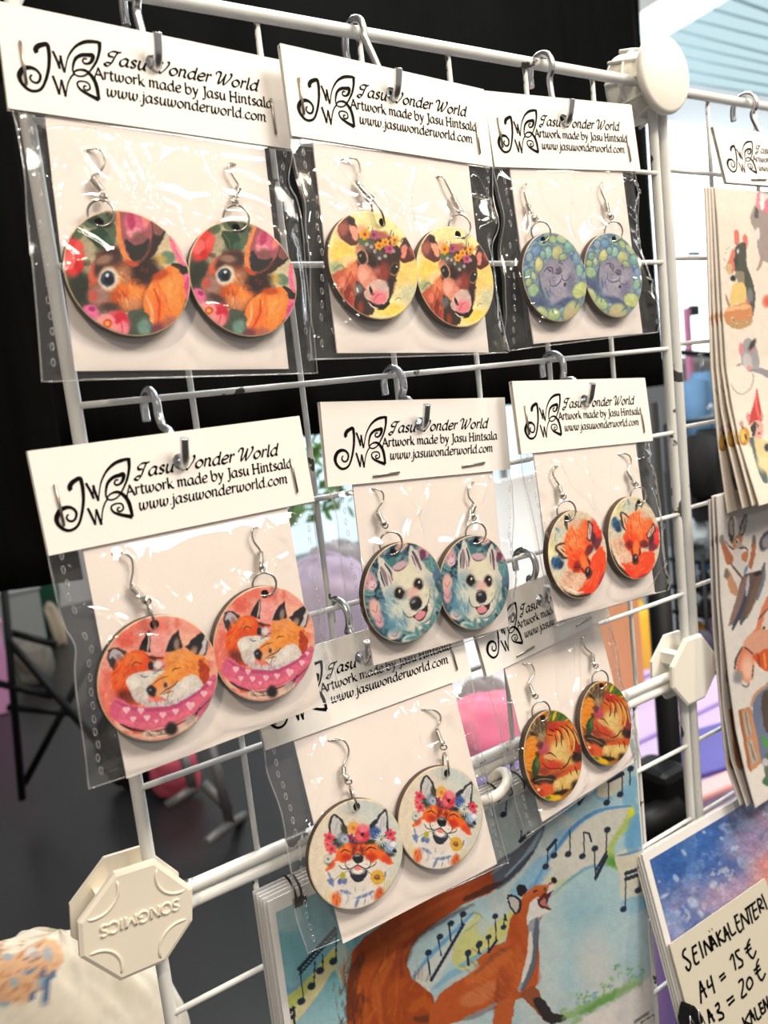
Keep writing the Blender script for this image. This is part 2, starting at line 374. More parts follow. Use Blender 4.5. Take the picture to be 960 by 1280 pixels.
def stroke(mb, pts, w, P, k=6, widths=None, closed=False):
    q = smooth_curve(pts, k); n = len(q)
    ws = np.full(n, w) if widths is None else np.interp(np.linspace(0, 1, n), np.linspace(0, 1, len(widths)), widths)
    mb.ribbon(q, ws, P)

# ------------------------------------------------------------------ the eight prints on the earrings
BLK = (38, 34, 36)
def art_rabbit(p):
    p.mot((78, 88, 70), 90, .42, .6, .8, 2); p.mot((196, 184, 156), 110, .5, .65, .8, 5); p.mot((52, 58, 50), 60, .55, .68, .7, 8)
    p.el(150, 600, 90, 130, (50, 55, 46), 0, .5, .85); p.el(210, 320, 60, 60, (176, 164, 138), 0, .5)
    p.pg([(190, 150), (300, 95), (390, 160), (400, 260), (370, 300), (300, 180), (220, 190)], (96, 110, 90)); p.pg([(200, 220), (290, 180), (350, 230), (345, 300), (290, 325), (240, 280)], (50, 78, 58)); p.ln([(215, 230), (280, 270), (310, 320)], 6, (110, 130, 90))
    p.el(250, 130, 70, 30, (44, 60, 44), 20); p.el(345, 280, 30, 40, (70, 104, 80)); p.el(150, 220, 40, 40, (92, 110, 78))
    p.el(110, 380, 78, 125, (222, 70, 66)); p.el(95, 400, 48, 62, (240, 116, 112)); p.el(150, 330, 30, 50, (236, 96, 90)); p.el(150, 440, 30, 40, (198, 48, 52)); p.ln([(90, 330), (130, 370), (140, 430), (100, 470)], 6, (196, 50, 56))
    p.pg([(730, 190), (840, 260), (890, 420), (860, 470), (720, 450), (640, 360), (690, 280)], (208, 192, 162)); p.el(745, 385, 50, 45, (112, 142, 120)); p.el(740, 210, 35, 30, (176, 192, 176)); p.el(690, 400, 50, 40, (214, 176, 96), 0, .5, .7)
    p.pg([(752, 240), (800, 230), (870, 320), (892, 430), (840, 440), (780, 350)], (228, 128, 152)); p.pg([(790, 270), (840, 330), (870, 420), (830, 390)], (240, 170, 186)); p.ln([(790, 330), (840, 400)], 5, (200, 80, 120))
    p.pg([(880, 470), (905, 540), (875, 660), (820, 610), (830, 500)], (226, 116, 150)); p.el(872, 560, 18, 50, (206, 84, 140), 15)
    p.pg([(790, 420), (895, 462), (850, 500), (770, 470)], (52, 50, 46))
    p.pg([(645, 110), (735, 180), (700, 280), (650, 370), (590, 410), (620, 260)], (62, 48, 46)); p.pg([(650, 130), (725, 180), (690, 240), (650, 220)], (140, 96, 92))
    p.pg([(250, 420), (290, 350), (390, 300), (440, 400), (560, 420), (660, 480), (610, 640), (560, 730), (430, 745), (320, 735), (250, 690), (218, 620), (222, 500)], (140, 88, 66))
    p.el(370, 370, 90, 62, (78, 58, 54), -20, .5); p.el(255, 490, 36, 80, (206, 106, 84), 10, .5); p.el(285, 450, 30, 60, (80, 56, 54), 10, .5); p.el(320, 400, 60, 30, (150, 118, 104), -20, .5)
    p.el(480, 590, 110, 115, (222, 122, 58), 0, .5); p.el(470, 500, 70, 55, (176, 128, 100), 0, .5); p.el(540, 600, 45, 80, (240, 146, 78), 15, .5); p.el(420, 650, 60, 50, (190, 92, 48), 0, .5); p.el(500, 690, 70, 45, (206, 140, 100), 0, .5)
    p.dabs(480, 590, 100, 110, 36, [(240, 150, 84), (190, 84, 40), (250, 176, 120)], 46, 8, 60); p.el(290, 640, 70, 70, (168, 132, 124), 0, .5); p.el(250, 640, 30, 40, (190, 96, 84), 0, .5); p.el(360, 715, 60, 30, (86, 70, 66), 0, .5)
    p.el(590, 470, 90, 95, (62, 44, 42), 20, .5); p.dabs(580, 470, 90, 90, 26, [(110, 66, 50), (44, 32, 32), (150, 90, 66)], 44, 7)
    p.pg([(402, 78), (500, 62), (610, 95), (652, 140), (640, 260), (600, 350), (540, 430), (490, 430), (440, 330), (412, 220)], (160, 96, 104)); p.el(540, 150, 86, 70, (208, 110, 136)); p.el(520, 220, 50, 40, (222, 150, 160)); p.el(500, 140, 28, 60, (188, 72, 112)); p.el(600, 130, 26, 50, (222, 140, 130)); p.el(560, 250, 50, 40, (140, 92, 92), 0, .5)
    p.pg([(460, 265), (540, 300), (625, 260), (595, 360), (530, 415), (490, 380)], (56, 54, 54)); p.ln([(412, 90), (424, 250), (460, 370), (520, 430)], 34, (226, 142, 84), taper=.3); p.ln([(640, 280), (600, 370), (530, 440)], 14, (120, 76, 60)); p.ln([(640, 130), (642, 260), (600, 350)], 9, (90, 50, 50)); p.el(500, 420, 50, 16, (190, 90, 60), 10)
    p.pg([(600, 610), (680, 490), (770, 440), (845, 510), (862, 640), (840, 740), (740, 870), (650, 900), (600, 790), (582, 690)], (238, 140, 70)); p.el(700, 700, 40, 120, (226, 112, 58), 10, .7, .8); p.el(770, 600, 50, 110, (250, 168, 98), 10, .7, .8); p.dabs(730, 640, 110, 170, 34, [(250, 176, 104), (222, 104, 52), (246, 156, 84)], 70, 16, 80, .35); p.mot((206, 92, 50), 40, .62, .75, 0, 2)
    p.ln([(655, 590), (690, 700), (680, 820)], 16, (206, 84, 48)); p.ln([(600, 640), (640, 740), (640, 860)], 20, (240, 170, 130)); p.el(670, 870, 70, 46, (132, 76, 86), -30, .5); p.el(770, 820, 46, 50, (176, 110, 96), -30, .5); p.el(700, 500, 60, 30, (190, 88, 44), -30, .5)
    p.el(352, 525, 68, 80, (214, 198, 180), 0, .2); p.el(346, 527, 48, 50, (46, 74, 100), 0, .12); p.el(352, 534, 30, 30, (20, 24, 32), 0, .2); p.el(340, 502, 11, 12, (230, 240, 248)); p.ln([(300, 500), (345, 472), (395, 500)], 5, (50, 40, 40))
    p.pg([(490, 745), (600, 750), (645, 890), (500, 915), (470, 840)], (86, 96, 84)); p.el(590, 850, 45, 60, (120, 150, 140), 0, .4)
    p.el(235, 745, 60, 46, (222, 116, 156), 30); p.el(240, 725, 22, 18, (176, 60, 120)); p.el(400, 830, 92, 88, (222, 96, 110)); p.el(430, 790, 46, 46, (206, 54, 78)); p.el(330, 800, 60, 40, (240, 160, 160)); p.el(370, 860, 60, 40, (240, 150, 150)); p.el(450, 860, 36, 50, (236, 140, 150)); p.ln([(400, 780), (440, 830), (440, 900)], 6, (190, 40, 70)); p.el(342, 822, 30, 30, (206, 84, 60)); p.el(340, 822, 14, 14, (246, 180, 80))
def art_cow(p):
    p.el(200, 450, 110, 110, (248, 206, 112), 0, .5); p.el(760, 640, 130, 150, (246, 206, 128), 0, .5); p.el(140, 580, 90, 50, (168, 176, 140), 0, .6); p.el(780, 800, 110, 90, (202, 200, 168), 0, .6); p.el(600, 940, 130, 50, (250, 208, 110), 0, .5); p.ln([(110, 600), (180, 560), (210, 590)], 8, (110, 120, 96)); p.ln([(640, 860), (670, 835), (700, 855)], 7, (120, 130, 100)); p.el(240, 520, 60, 50, (226, 200, 150), 0, .5)
    p.pg([(105, 640), (260, 570), (325, 500), (340, 650), (400, 800), (450, 960), (370, 1000), (230, 890), (150, 760)], (188, 100, 76)); p.el(270, 600, 50, 70, (222, 140, 104), 30, .5); p.el(230, 790, 50, 100, (128, 60, 46), -10, .5); p.dabs(240, 740, 80, 120, 26, [(210, 124, 96), (150, 70, 56)], 60, 12, 100); p.el(190, 700, 30, 50, (214, 130, 110), 0, .5); p.el(250, 870, 26, 30, (170, 60, 76), 0, .5)
    p.pg([(310, 690), (400, 780), (470, 960), (350, 985), (290, 890), (320, 800)], (74, 60, 56)); p.el(330, 760, 40, 50, (110, 110, 112), 20, .5); p.el(350, 920, 26, 50, (150, 70, 50), 0, .5)
    p.pg([(150, 245), (195, 170), (258, 130), (310, 205), (335, 330), (315, 390), (230, 370), (170, 310)], (104, 66, 62)); p.el(200, 250, 46, 60, (170, 106, 96), 20, .5); p.pg([(252, 215), (310, 240), (322, 330), (295, 350), (265, 290)], (228, 164, 140)); p.el(270, 180, 30, 36, (70, 56, 58))
    p.pg([(685, 430), (705, 350), (770, 305), (838, 450), (800, 515), (700, 535)], (98, 58, 54)); p.pg([(695, 410), (750, 370), (742, 450), (705, 500)], (222, 146, 132)); p.el(790, 420, 26, 60, (170, 90, 80), -15, .5); p.el(760, 360, 30, 40, (70, 70, 76), 0, .4)
    p.pg([(318, 440), (370, 340), (480, 280), (600, 315), (690, 420), (682, 560), (640, 720), (592, 880), (520, 938), (440, 890), (380, 760), (330, 620)], (74, 54, 50)); p.pg([(325, 570), (420, 560), (490, 640), (490, 700), (400, 770), (345, 690)], (218, 148, 128)); p.el(370, 640, 46, 60, (232, 168, 150), 0, .5); p.el(540, 620, 60, 90, (142, 70, 64), 0, .5); p.el(480, 600, 40, 50, (170, 104, 96), 0, .5); p.el(460, 520, 60, 60, (58, 44, 42), 0, .5); p.el(600, 740, 40, 90, (64, 50, 48), 10, .5)
    p.dabs(520, 480, 120, 90, 30, [(92, 66, 60), (56, 42, 40), (110, 80, 70)], 60, 8, 80); p.el(345, 420, 50, 36, (200, 134, 110), -30, .5)
    p.el(362, 490, 46, 74, (206, 160, 136), -14, .2); p.el(360, 492, 36, 60, (52, 40, 38), -14, .2); p.el(348, 478, 9, 12, (160, 150, 140)); p.el(640, 594, 44, 62, (120, 84, 72), 10, .2); p.el(642, 590, 34, 48, (50, 46, 44), 10, .2); p.el(658, 568, 8, 9, (230, 225, 220)); p.ln([(600, 630), (640, 645), (670, 620)], 5, (190, 150, 130))
    p.pg([(385, 780), (430, 715), (510, 675), (580, 740), (592, 830), (545, 895), (440, 870), (385, 835)], (212, 178, 168)); p.el(505, 830, 68, 62, (230, 136, 146), -20, .35); p.el(540, 740, 40, 50, (198, 176, 170), 20, .5); p.el(440, 770, 12, 34, (40, 34, 36), -25, .3); p.ln([(425, 775), (445, 810), (470, 800)], 7, (60, 40, 44)); p.ln([(455, 870), (490, 820), (540, 800)], 8, (180, 90, 100))
    p.pg([(420, 880), (520, 905), (600, 850), (585, 900), (530, 942), (470, 925)], (44, 38, 38)); p.ln([(415, 880), (450, 915), (500, 930)], 12, (226, 216, 206))
    p.el(350, 255, 45, 40, (236, 170, 146), 0, .5); p.el(520, 300, 80, 36, (176, 110, 100), 10, .5); p.el(430, 390, 70, 46, (108, 106, 100), 0, .6, .8); p.el(510, 470, 50, 36, (96, 96, 96), 0, .6, .7); p.el(370, 350, 50, 30, (96, 116, 84))
    for x, y, r, c, d in ((462, 300, 44, (170, 96, 124), (120, 56, 96)), (595, 418, 44, (190, 96, 128), (140, 60, 100)), (385, 295, 48, (226, 160, 56), (170, 96, 40)), (505, 392, 38, (230, 164, 58), (180, 100, 44)), (560, 362, 38, (236, 170, 64), (180, 104, 44)), (640, 345, 42, (228, 172, 84), (170, 104, 50)), (636, 375, 22, (214, 160, 90), (150, 90, 50))): p.flower(x, y, r, 6, c, d, .36, x)
    for q in ([(600, 310), (610, 270), (618, 255)], [(625, 310), (632, 275)], [(410, 250), (415, 230)], [(690, 360), (705, 330)], [(450, 250), (455, 235)]): p.ln(q, 9, (96, 110, 84), sm=False)
    for x, y in ((400, 380), (440, 400), (470, 440), (510, 500), (560, 480), (630, 440)): p.flower(x, y, 16, 5, (190, 190, 186), (120, 116, 100))
def art_lion(p):
    p.mot((96, 124, 160), 50, .4, .6, .8, 3); p.mot((160, 196, 196), 44, .5, .62, .8, 7)
    r = random.Random(8)
    def leaf(x, y, a, b, t, c): p.el(x, y, a + 6, b + 6, (84, 104, 134), t, .2, .75, 4); p.el(x, y, a, b, c, t, .2, 1, 4); p.el(x - a * .2, y - b * .25, a * .5, b * .5, tuple(min(255, q + 22) for q in c), t, .6, .7, 4)
    for k in range(46):
        t = r.random() * 6.28; q = r.uniform(.72, .98); leaf(291 + math.cos(t) * 200 * q, 354 + math.sin(t) * 296 * q, r.uniform(14, 28), r.uniform(20, 36), r.uniform(0, 180), r.choice([(170, 192, 158), (150, 184, 176), (146, 176, 190), (186, 198, 160), (130, 162, 190)]))
    for x, y, a, b, t, c in ((215, 120, 40, 24, -20, (140, 180, 170)), (270, 100, 30, 24, 10, (168, 192, 130)), (340, 100, 46, 28, 20, (176, 200, 160)), (380, 150, 30, 40, 20, (130, 180, 170)), (160, 180, 26, 36, 30, (120, 156, 196)), (115, 220, 22, 30, 0, (150, 178, 190)), (430, 230, 24, 40, -10, (130, 160, 190)), (450, 310, 22, 40, 0, (150, 190, 170))): leaf(x, y, a, b, t, c)
    p.pg([(182, 340), (215, 262), (340, 195), (400, 245), (432, 360), (408, 450), (340, 512), (280, 528), (220, 450)], (146, 146, 168)); p.el(320, 390, 100, 120, (176, 172, 188), 0, .6); p.el(250, 340, 40, 40, (160, 156, 176), 0, .6); p.el(390, 400, 30, 70, (128, 128, 156), 10, .6); p.el(300, 290, 40, 50, (158, 152, 170), -20, .6)
    p.dabs(270, 440, 60, 70, 30, [(120, 134, 166), (176, 176, 196)], 40, 5, 60); p.dabs(230, 470, 40, 60, 20, [(76, 96, 140), (110, 130, 166)], 44, 6, 60); p.ln([(175, 330), (190, 420), (215, 500)], 14, (96, 98, 110)); p.ln([(205, 420), (230, 480)], 4, (190, 180, 150))
    for q, w in (([(215, 318), (240, 290), (268, 296), (272, 335)], 9), ([(240, 300), (262, 318)], 12), ([(310, 258), (330, 240), (352, 244)], 9), ([(318, 262), (340, 268)], 8), ([(288, 326), (310, 332), (332, 312)], 11), ([(300, 330), (322, 300), (312, 280)], 6), ([(250, 372), (258, 408), (292, 412), (318, 388), (334, 366), (350, 378), (378, 368), (388, 345)], 7), ([(268, 362), (290, 356)], 3), ([(275, 380), (300, 370)], 3), ([(332, 340), (334, 366)], 4)): p.ln(q, w, (70, 70, 98))
    p.el(353, 405, 9, 14, (70, 60, 80), 15); p.el(310, 306, 20, 16, (104, 100, 126), -20, .4)
    leaf(180, 268, 26, 50, 10, (206, 204, 140)); leaf(300, 190, 36, 46, 12, (196, 198, 146)); leaf(240, 190, 24, 40, 8, (150, 192, 180)); leaf(205, 205, 18, 30, 0, (140, 176, 170)); leaf(340, 220, 26, 20, -20, (170, 186, 140))
    p.el(170, 520, 70, 40, (74, 82, 120), 20, .6, .8); p.el(360, 520, 90, 26, (70, 84, 130), -20, .6, .8); p.ln([(200, 500), (260, 560), (330, 540)], 6, (100, 120, 170))
    leaf(278, 604, 46, 40, -10, (176, 200, 144)); leaf(398, 588, 54, 76, 20, (176, 188, 140)); leaf(455, 440, 46, 62, 40, (196, 206, 140)); leaf(140, 440, 36, 44, 10, (160, 190, 150)); leaf(200, 590, 34, 46, -40, (182, 196, 146)); p.el(385, 600, 30, 50, (206, 170, 140), 20, .7, .6); p.ln([(440, 500), (420, 560)], 5, (60, 80, 110)); p.ln([(275, 600), (268, 570)], 5, (60, 80, 110)); leaf(105, 330, 20, 30, 0, (140, 180, 160)); leaf(110, 390, 20, 26, 20, (176, 196, 130))
def art_hug(p):
    p.mot((226, 112, 96), 120, .5, .68, .8, 4); p.mot((250, 190, 160), 100, .52, .68, .7, 9); p.el(240, 220, 70, 40, (220, 96, 84), -20, .6, .6); p.el(480, 130, 60, 50, (230, 110, 90), 0, .6, .7); p.el(460, 250, 80, 90, (242, 170, 172), 0, .6, .7); p.el(850, 480, 40, 60, (246, 180, 150), 0, .6)
    p.pg([(104, 350), (150, 275), (250, 320), (225, 390), (165, 450)], (66, 56, 60)); p.pg([(118, 345), (158, 292), (232, 335), (185, 395), (150, 370)], (196, 188, 192)); p.el(150, 385, 16, 40, (60, 54, 60), -10); p.el(195, 350, 30, 24, (150, 140, 150), 30, .5)
    p.pg([(326, 298), (350, 238), (407, 158), (414, 310), (380, 310)], (40, 36, 40), sm=False); p.ln([(402, 180), (404, 240), (392, 300)], 16, (196, 176, 168)); p.ln([(408, 170), (412, 240), (404, 300)], 5, BLK)
    p.pg([(135, 500), (170, 420), (250, 330), (340, 298), (420, 340), (520, 350), (545, 430), (430, 520), (400, 600), (330, 690), (220, 660), (158, 590)], (222, 84, 38), 7, 1, 14); p.el(290, 360, 70, 44, (240, 128, 60), -10, .6); p.el(200, 480, 50, 90, (236, 104, 44), 15, .6); p.dabs(230, 470, 90, 140, 60, [(240, 140, 70), (196, 62, 26), (228, 96, 44)], 44, 7, 110); p.el(240, 625, 66, 46, (124, 56, 44), 20, .6); p.dabs(240, 640, 60, 40, 20, [(90, 40, 40), (160, 70, 50)], 34, 7, 70)
    p.pg([(243, 500), (330, 455), (440, 440), (535, 425), (490, 480), (410, 560), (400, 640), (330, 675), (275, 600)], (222, 216, 210), 7); p.el(300, 520, 40, 40, (236, 228, 220), 0, .6); p.el(330, 600, 40, 40, (206, 196, 190), 0, .6); p.pg([(400, 395), (450, 370), (500, 385), (485, 430), (430, 445)], (150, 120, 120)); p.el(470, 400, 34, 30, (224, 210, 206), 0, .5); p.el(416, 408, 20, 28, (44, 40, 44)); p.el(430, 352, 30, 16, (90, 50, 46), 20, .5); p.ln([(430, 350), (480, 352), (515, 350)], 9, BLK); p.el(526, 385, 30, 38, (234, 146, 158)); p.ln([(470, 440), (510, 410), (550, 410)], 10, (190, 70, 90)); p.ln([(430, 465), (480, 440), (530, 430)], 5, BLK)
    p.pg([(518, 312), (545, 220), (607, 150), (642, 280), (590, 300)], (40, 36, 42), sm=False); p.el(598, 255, 20, 44, (150, 128, 120), 0, .5); p.pg([(662, 275), (700, 225), (772, 168), (824, 230), (800, 335), (740, 355)], (44, 40, 46), sm=False); p.pg([(770, 290), (798, 200), (822, 235), (790, 335), (750, 350)], (206, 200, 200)); p.el(715, 310, 24, 40, (160, 130, 116), 20, .5); p.ln([(815, 230), (800, 330)], 8, BLK)
    p.pg([(430, 520), (520, 440), (515, 345), (620, 285), (720, 320), (790, 345), (832, 440), (800, 545), (720, 560), (600, 640), (470, 625), (400, 600)], (240, 150, 70), 7, 1, 12); p.pg([(765, 360), (834, 440), (802, 545), (760, 500), (750, 430)], (186, 70, 36)); p.el(620, 340, 80, 40, (234, 158, 96), -5, .6); p.el(560, 460, 60, 40, (246, 160, 76), -30, .6); p.dabs(660, 400, 110, 80, 44, [(250, 180, 110), (222, 116, 50), (244, 150, 76)], 44, 7, 30); p.dabs(790, 450, 40, 90, 26, [(150, 50, 30), (210, 90, 46)], 40, 7, 100)
    p.pg([(540, 600), (600, 530), (700, 468), (765, 505), (785, 560), (690, 612), (560, 655), (470, 615)], (222, 214, 208), 7); p.pg([(430, 540), (520, 500), (560, 560), (500, 610), (440, 600)], (226, 170, 130), 7); p.el(480, 540, 50, 30, (236, 150, 84), -25, .6); p.el(650, 550, 60, 40, (234, 226, 220), -20, .6); p.el(420, 586, 33, 40, (38, 34, 38), -20); p.el(412, 575, 9, 8, (130, 126, 130)); p.el(520, 545, 14, 18, (70, 50, 50), 0, .6); p.ln([(430, 545), (470, 505), (540, 480)], 8, (110, 70, 56))
    for q, w in (([(283, 408), (308, 384), (356, 396)], 7), ([(338, 472), (364, 488), (396, 482)], 6), ([(565, 446), (590, 426), (624, 422)], 7), ([(478, 612), (530, 575), (585, 540), (608, 510)], 7), ([(510, 610), (545, 590), (575, 590)], 5)): p.ln(q, w, BLK)
    p.pg([(300, 640), (450, 665), (600, 640), (790, 565), (710, 640), (560, 690), (400, 695)], (206, 200, 200)); p.dabs(500, 665, 200, 20, 40, [(120, 110, 120), (226, 220, 220)], 34, 5, 80); p.ln([(540, 600), (530, 650)], 7, (120, 110, 110))
    p.pg([(165, 640), (300, 692), (450, 704), (600, 675), (760, 580), (850, 472), (892, 540), (830, 650), (700, 750), (520, 838), (380, 862), (250, 835), (125, 755)], (220, 104, 138)); p.ln([(170, 660), (300, 715), (470, 712), (620, 680), (850, 520)], 30, (176, 70, 120), .7); p.ln([(180, 790), (380, 830), (560, 790), (720, 700), (850, 580)], 40, (236, 126, 140), .6)
    for k in range(9):
        x = 200 + k * 80; p.ln([(x, 640), (x + 130, 860)], 3, (196, 80, 120), .5, sm=False); p.ln([(x + 130, 600), (x, 860)], 3, (196, 80, 120), .5, sm=False)
    p.pg([(125, 755), (190, 800), (250, 840), (380, 870), (560, 840), (740, 740), (880, 600), (900, 700), (700, 960), (300, 960), (100, 860)], (240, 170, 150), 3, 0)
    for x, y, s in ((243, 720, 26), (345, 725, 24), (388, 775, 24), (500, 755, 24), (590, 730, 24), (695, 690, 32), (290, 785, 22), (790, 605, 24), (455, 800, 14), (830, 530, 18)):
        p.el(x - s * .45, y - s * .3, s * .55, s * .55, (244, 190, 200), 0, .2, 1, 0); p.el(x + s * .45, y - s * .3, s * .55, s * .55, (244, 190, 200), 0, .2, 1, 0); p.pg([(x - s * .95, y - s * .1), (x + s * .95, y - s * .1), (x, y + s * 1.1)], (244, 190, 200), 2, 1, 0, False)
    p.pg([(735, 715), (880, 590), (862, 690), (745, 805)], (206, 104, 134)); p.ln([(240, 845), (390, 872), (540, 845), (700, 765), (850, 630)], 10, (76, 40, 50)); p.ln([(720, 790), (760, 700)], 8, BLK)
    p.pg([(200, 830), (380, 872), (600, 838), (745, 765), (720, 820), (600, 890), (420, 920), (280, 880)], (220, 190, 172)); p.el(560, 855, 44, 46, (36, 32, 34), 20, .4); p.el(690, 790, 46, 24, (180, 160, 160), -30, .5); p.el(310, 870, 40, 18, (206, 90, 60), 10, .5); p.ln([(200, 820), (280, 855), (370, 870)], 20, (70, 44, 44)); p.dabs(450, 885, 100, 24, 20, [(60, 50, 54), (230, 200, 180)], 40, 6, 10)
def art_dog(p):
    p.mot((38, 56, 80), 40, .42, .58, .85, 3); p.mot((112, 154, 158), 44, .52, .64, .8, 6); p.mot((206, 184, 182), 60, .6, .7, .6, 12); r = random.Random(3)
    for k in range(34):
        t = r.random() * 6.28; q = r.uniform(.74, .97); p.el(694 + math.cos(t) * 206 * q, 326 + math.sin(t) * 284 * q, r.uniform(12, 26), r.uniform(6, 12), r.choice([(126, 168, 168), (70, 116, 130), (44, 84, 108), (100, 140, 136)]), r.uniform(0, 180), .3, .9, 4)
    for x, y, a, b, c in ((540, 170, 34, 56, (206, 166, 178)), (548, 205, 20, 30, (232, 200, 204)), (522, 330, 30, 60, (226, 186, 176)), (526, 400, 26, 50, (222, 172, 176)), (850, 150, 36, 46, (196, 158, 172)), (835, 170, 18, 26, (120, 80, 104)), (745, 75, 34, 24, (226, 190, 180)), (580, 520, 40, 36, (226, 206, 198)), (870, 300, 26, 40, (90, 130, 150)), (640, 580, 40, 22, (190, 210, 204))): p.el(x, y, a, b, c, 0, .3); p.ln([(x - a * .5, y), (x, y + b * .4), (x + a * .6, y - b * .2)], 4, (150, 84, 106))
    p.pg([(585, 300), (585, 190), (602, 110), (626, 68), (655, 130), (676, 186), (712, 196), (752, 186), (772, 120), (792, 92), (815, 150), (830, 230), (850, 300), (848, 390), (812, 480), (760, 550), (700, 570), (630, 530), (580, 440)], (216, 212, 202), 6, 1, 12)
    p.ln([(615, 130), (622, 180), (618, 240)], 20, (150, 134, 146)); p.ln([(640, 120), (655, 180), (650, 230)], 10, (60, 66, 92)); p.ln([(606, 150), (604, 240)], 8, (70, 74, 100)); p.ln([(792, 130), (800, 190), (806, 250)], 16, (110, 84, 110)); p.ln([(780, 150), (785, 220)], 6, (60, 50, 80)); p.ln([(640, 190), (640, 250)], 6, (170, 90, 120))
    p.el(592, 390, 46, 96, (112, 156, 178), 10, .7, .85); p.el(610, 470, 50, 60, (100, 146, 170), 0, .7, .7); p.el(826, 400, 30, 80, (120, 150, 158), 0, .7, .8); p.el(650, 280, 50, 30, (150, 176, 184), -20, .7, .6); p.el(720, 240, 66, 70, (236, 226, 204), 0, .7); p.el(640, 390, 50, 60, (216, 218, 206), 0, .7); p.el(790, 390, 36, 60, (228, 220, 198), 0, .7); p.dabs(620, 420, 50, 110, 30, [(90, 140, 166), (200, 214, 214), (150, 184, 196)], 50, 6, 70); p.dabs(810, 430, 40, 80, 20, [(120, 150, 160), (230, 222, 206)], 40, 6, 100); p.el(690, 340, 20, 26, (120, 150, 160), 20, .7, .7)
    for x, y, a, b in ((665, 316, 22, 30), (768, 318, 20, 29)): p.el(x, y, a + 5, b + 5, (110, 100, 100), 0, .4); p.el(x, y, a, b, (40, 36, 38), 0, .15); p.el(x + 5, y - 10, 6, 8, (225, 215, 195), 0, .3)
    p.el(728, 348, 30, 30, (238, 190, 180), 0, .6); p.el(735, 450, 56, 40, (226, 220, 208), 0, .5); p.el(728, 415, 31, 38, (48, 46, 50), 0, .2); p.el(720, 398, 12, 9, (140, 140, 146), -20); p.el(718, 424, 6, 8, (20, 20, 22)); p.el(742, 424, 6, 8, (20, 20, 22)); p.ln([(700, 378), (728, 370), (755, 382)], 5, (90, 84, 90))
    p.pg([(692, 470), (728, 478), (776, 455), (762, 500), (728, 524), (704, 505)], (56, 44, 50)); p.el(730, 490, 30, 20, (228, 152, 160)); p.ln([(655, 428), (672, 470), (712, 474), (730, 462)], 5, (80, 76, 84)); p.ln([(730, 462), (770, 460), (800, 425)], 5, (80, 76, 84)); p.ln([(700, 525), (750, 535), (800, 500), (815, 450)], 16, (190, 196, 192)); p.ln([(705, 540), (770, 535), (815, 480)], 5, (80, 110, 130))
    p.el(706, 175, 36, 26, (206, 178, 186)); p.ln([(675, 180), (700, 196), (740, 190)], 6, (110, 84, 100)); p.el(706, 120, 30, 24, (120, 160, 156), 20); p.el(690, 95, 40, 24, (60, 90, 108), 20); p.el(680, 130, 20, 26, (80, 130, 134), -20)
    for x, y, t in ((640, 545, 40), (690, 575, 90), (740, 570, 60), (790, 545, 120), (660, 590, 20), (830, 500, 70), (850, 260, 60), (860, 230, 110), (520, 235, 30)): p.el(x, y, 34, 13, (122, 164, 164), t, .25); p.ln([(x - 20 * math.cos(math.radians(t)), y - 20 * math.sin(math.radians(t))), (x + 26 * math.cos(math.radians(t)), y + 26 * math.sin(math.radians(t)))], 3, (50, 84, 100))
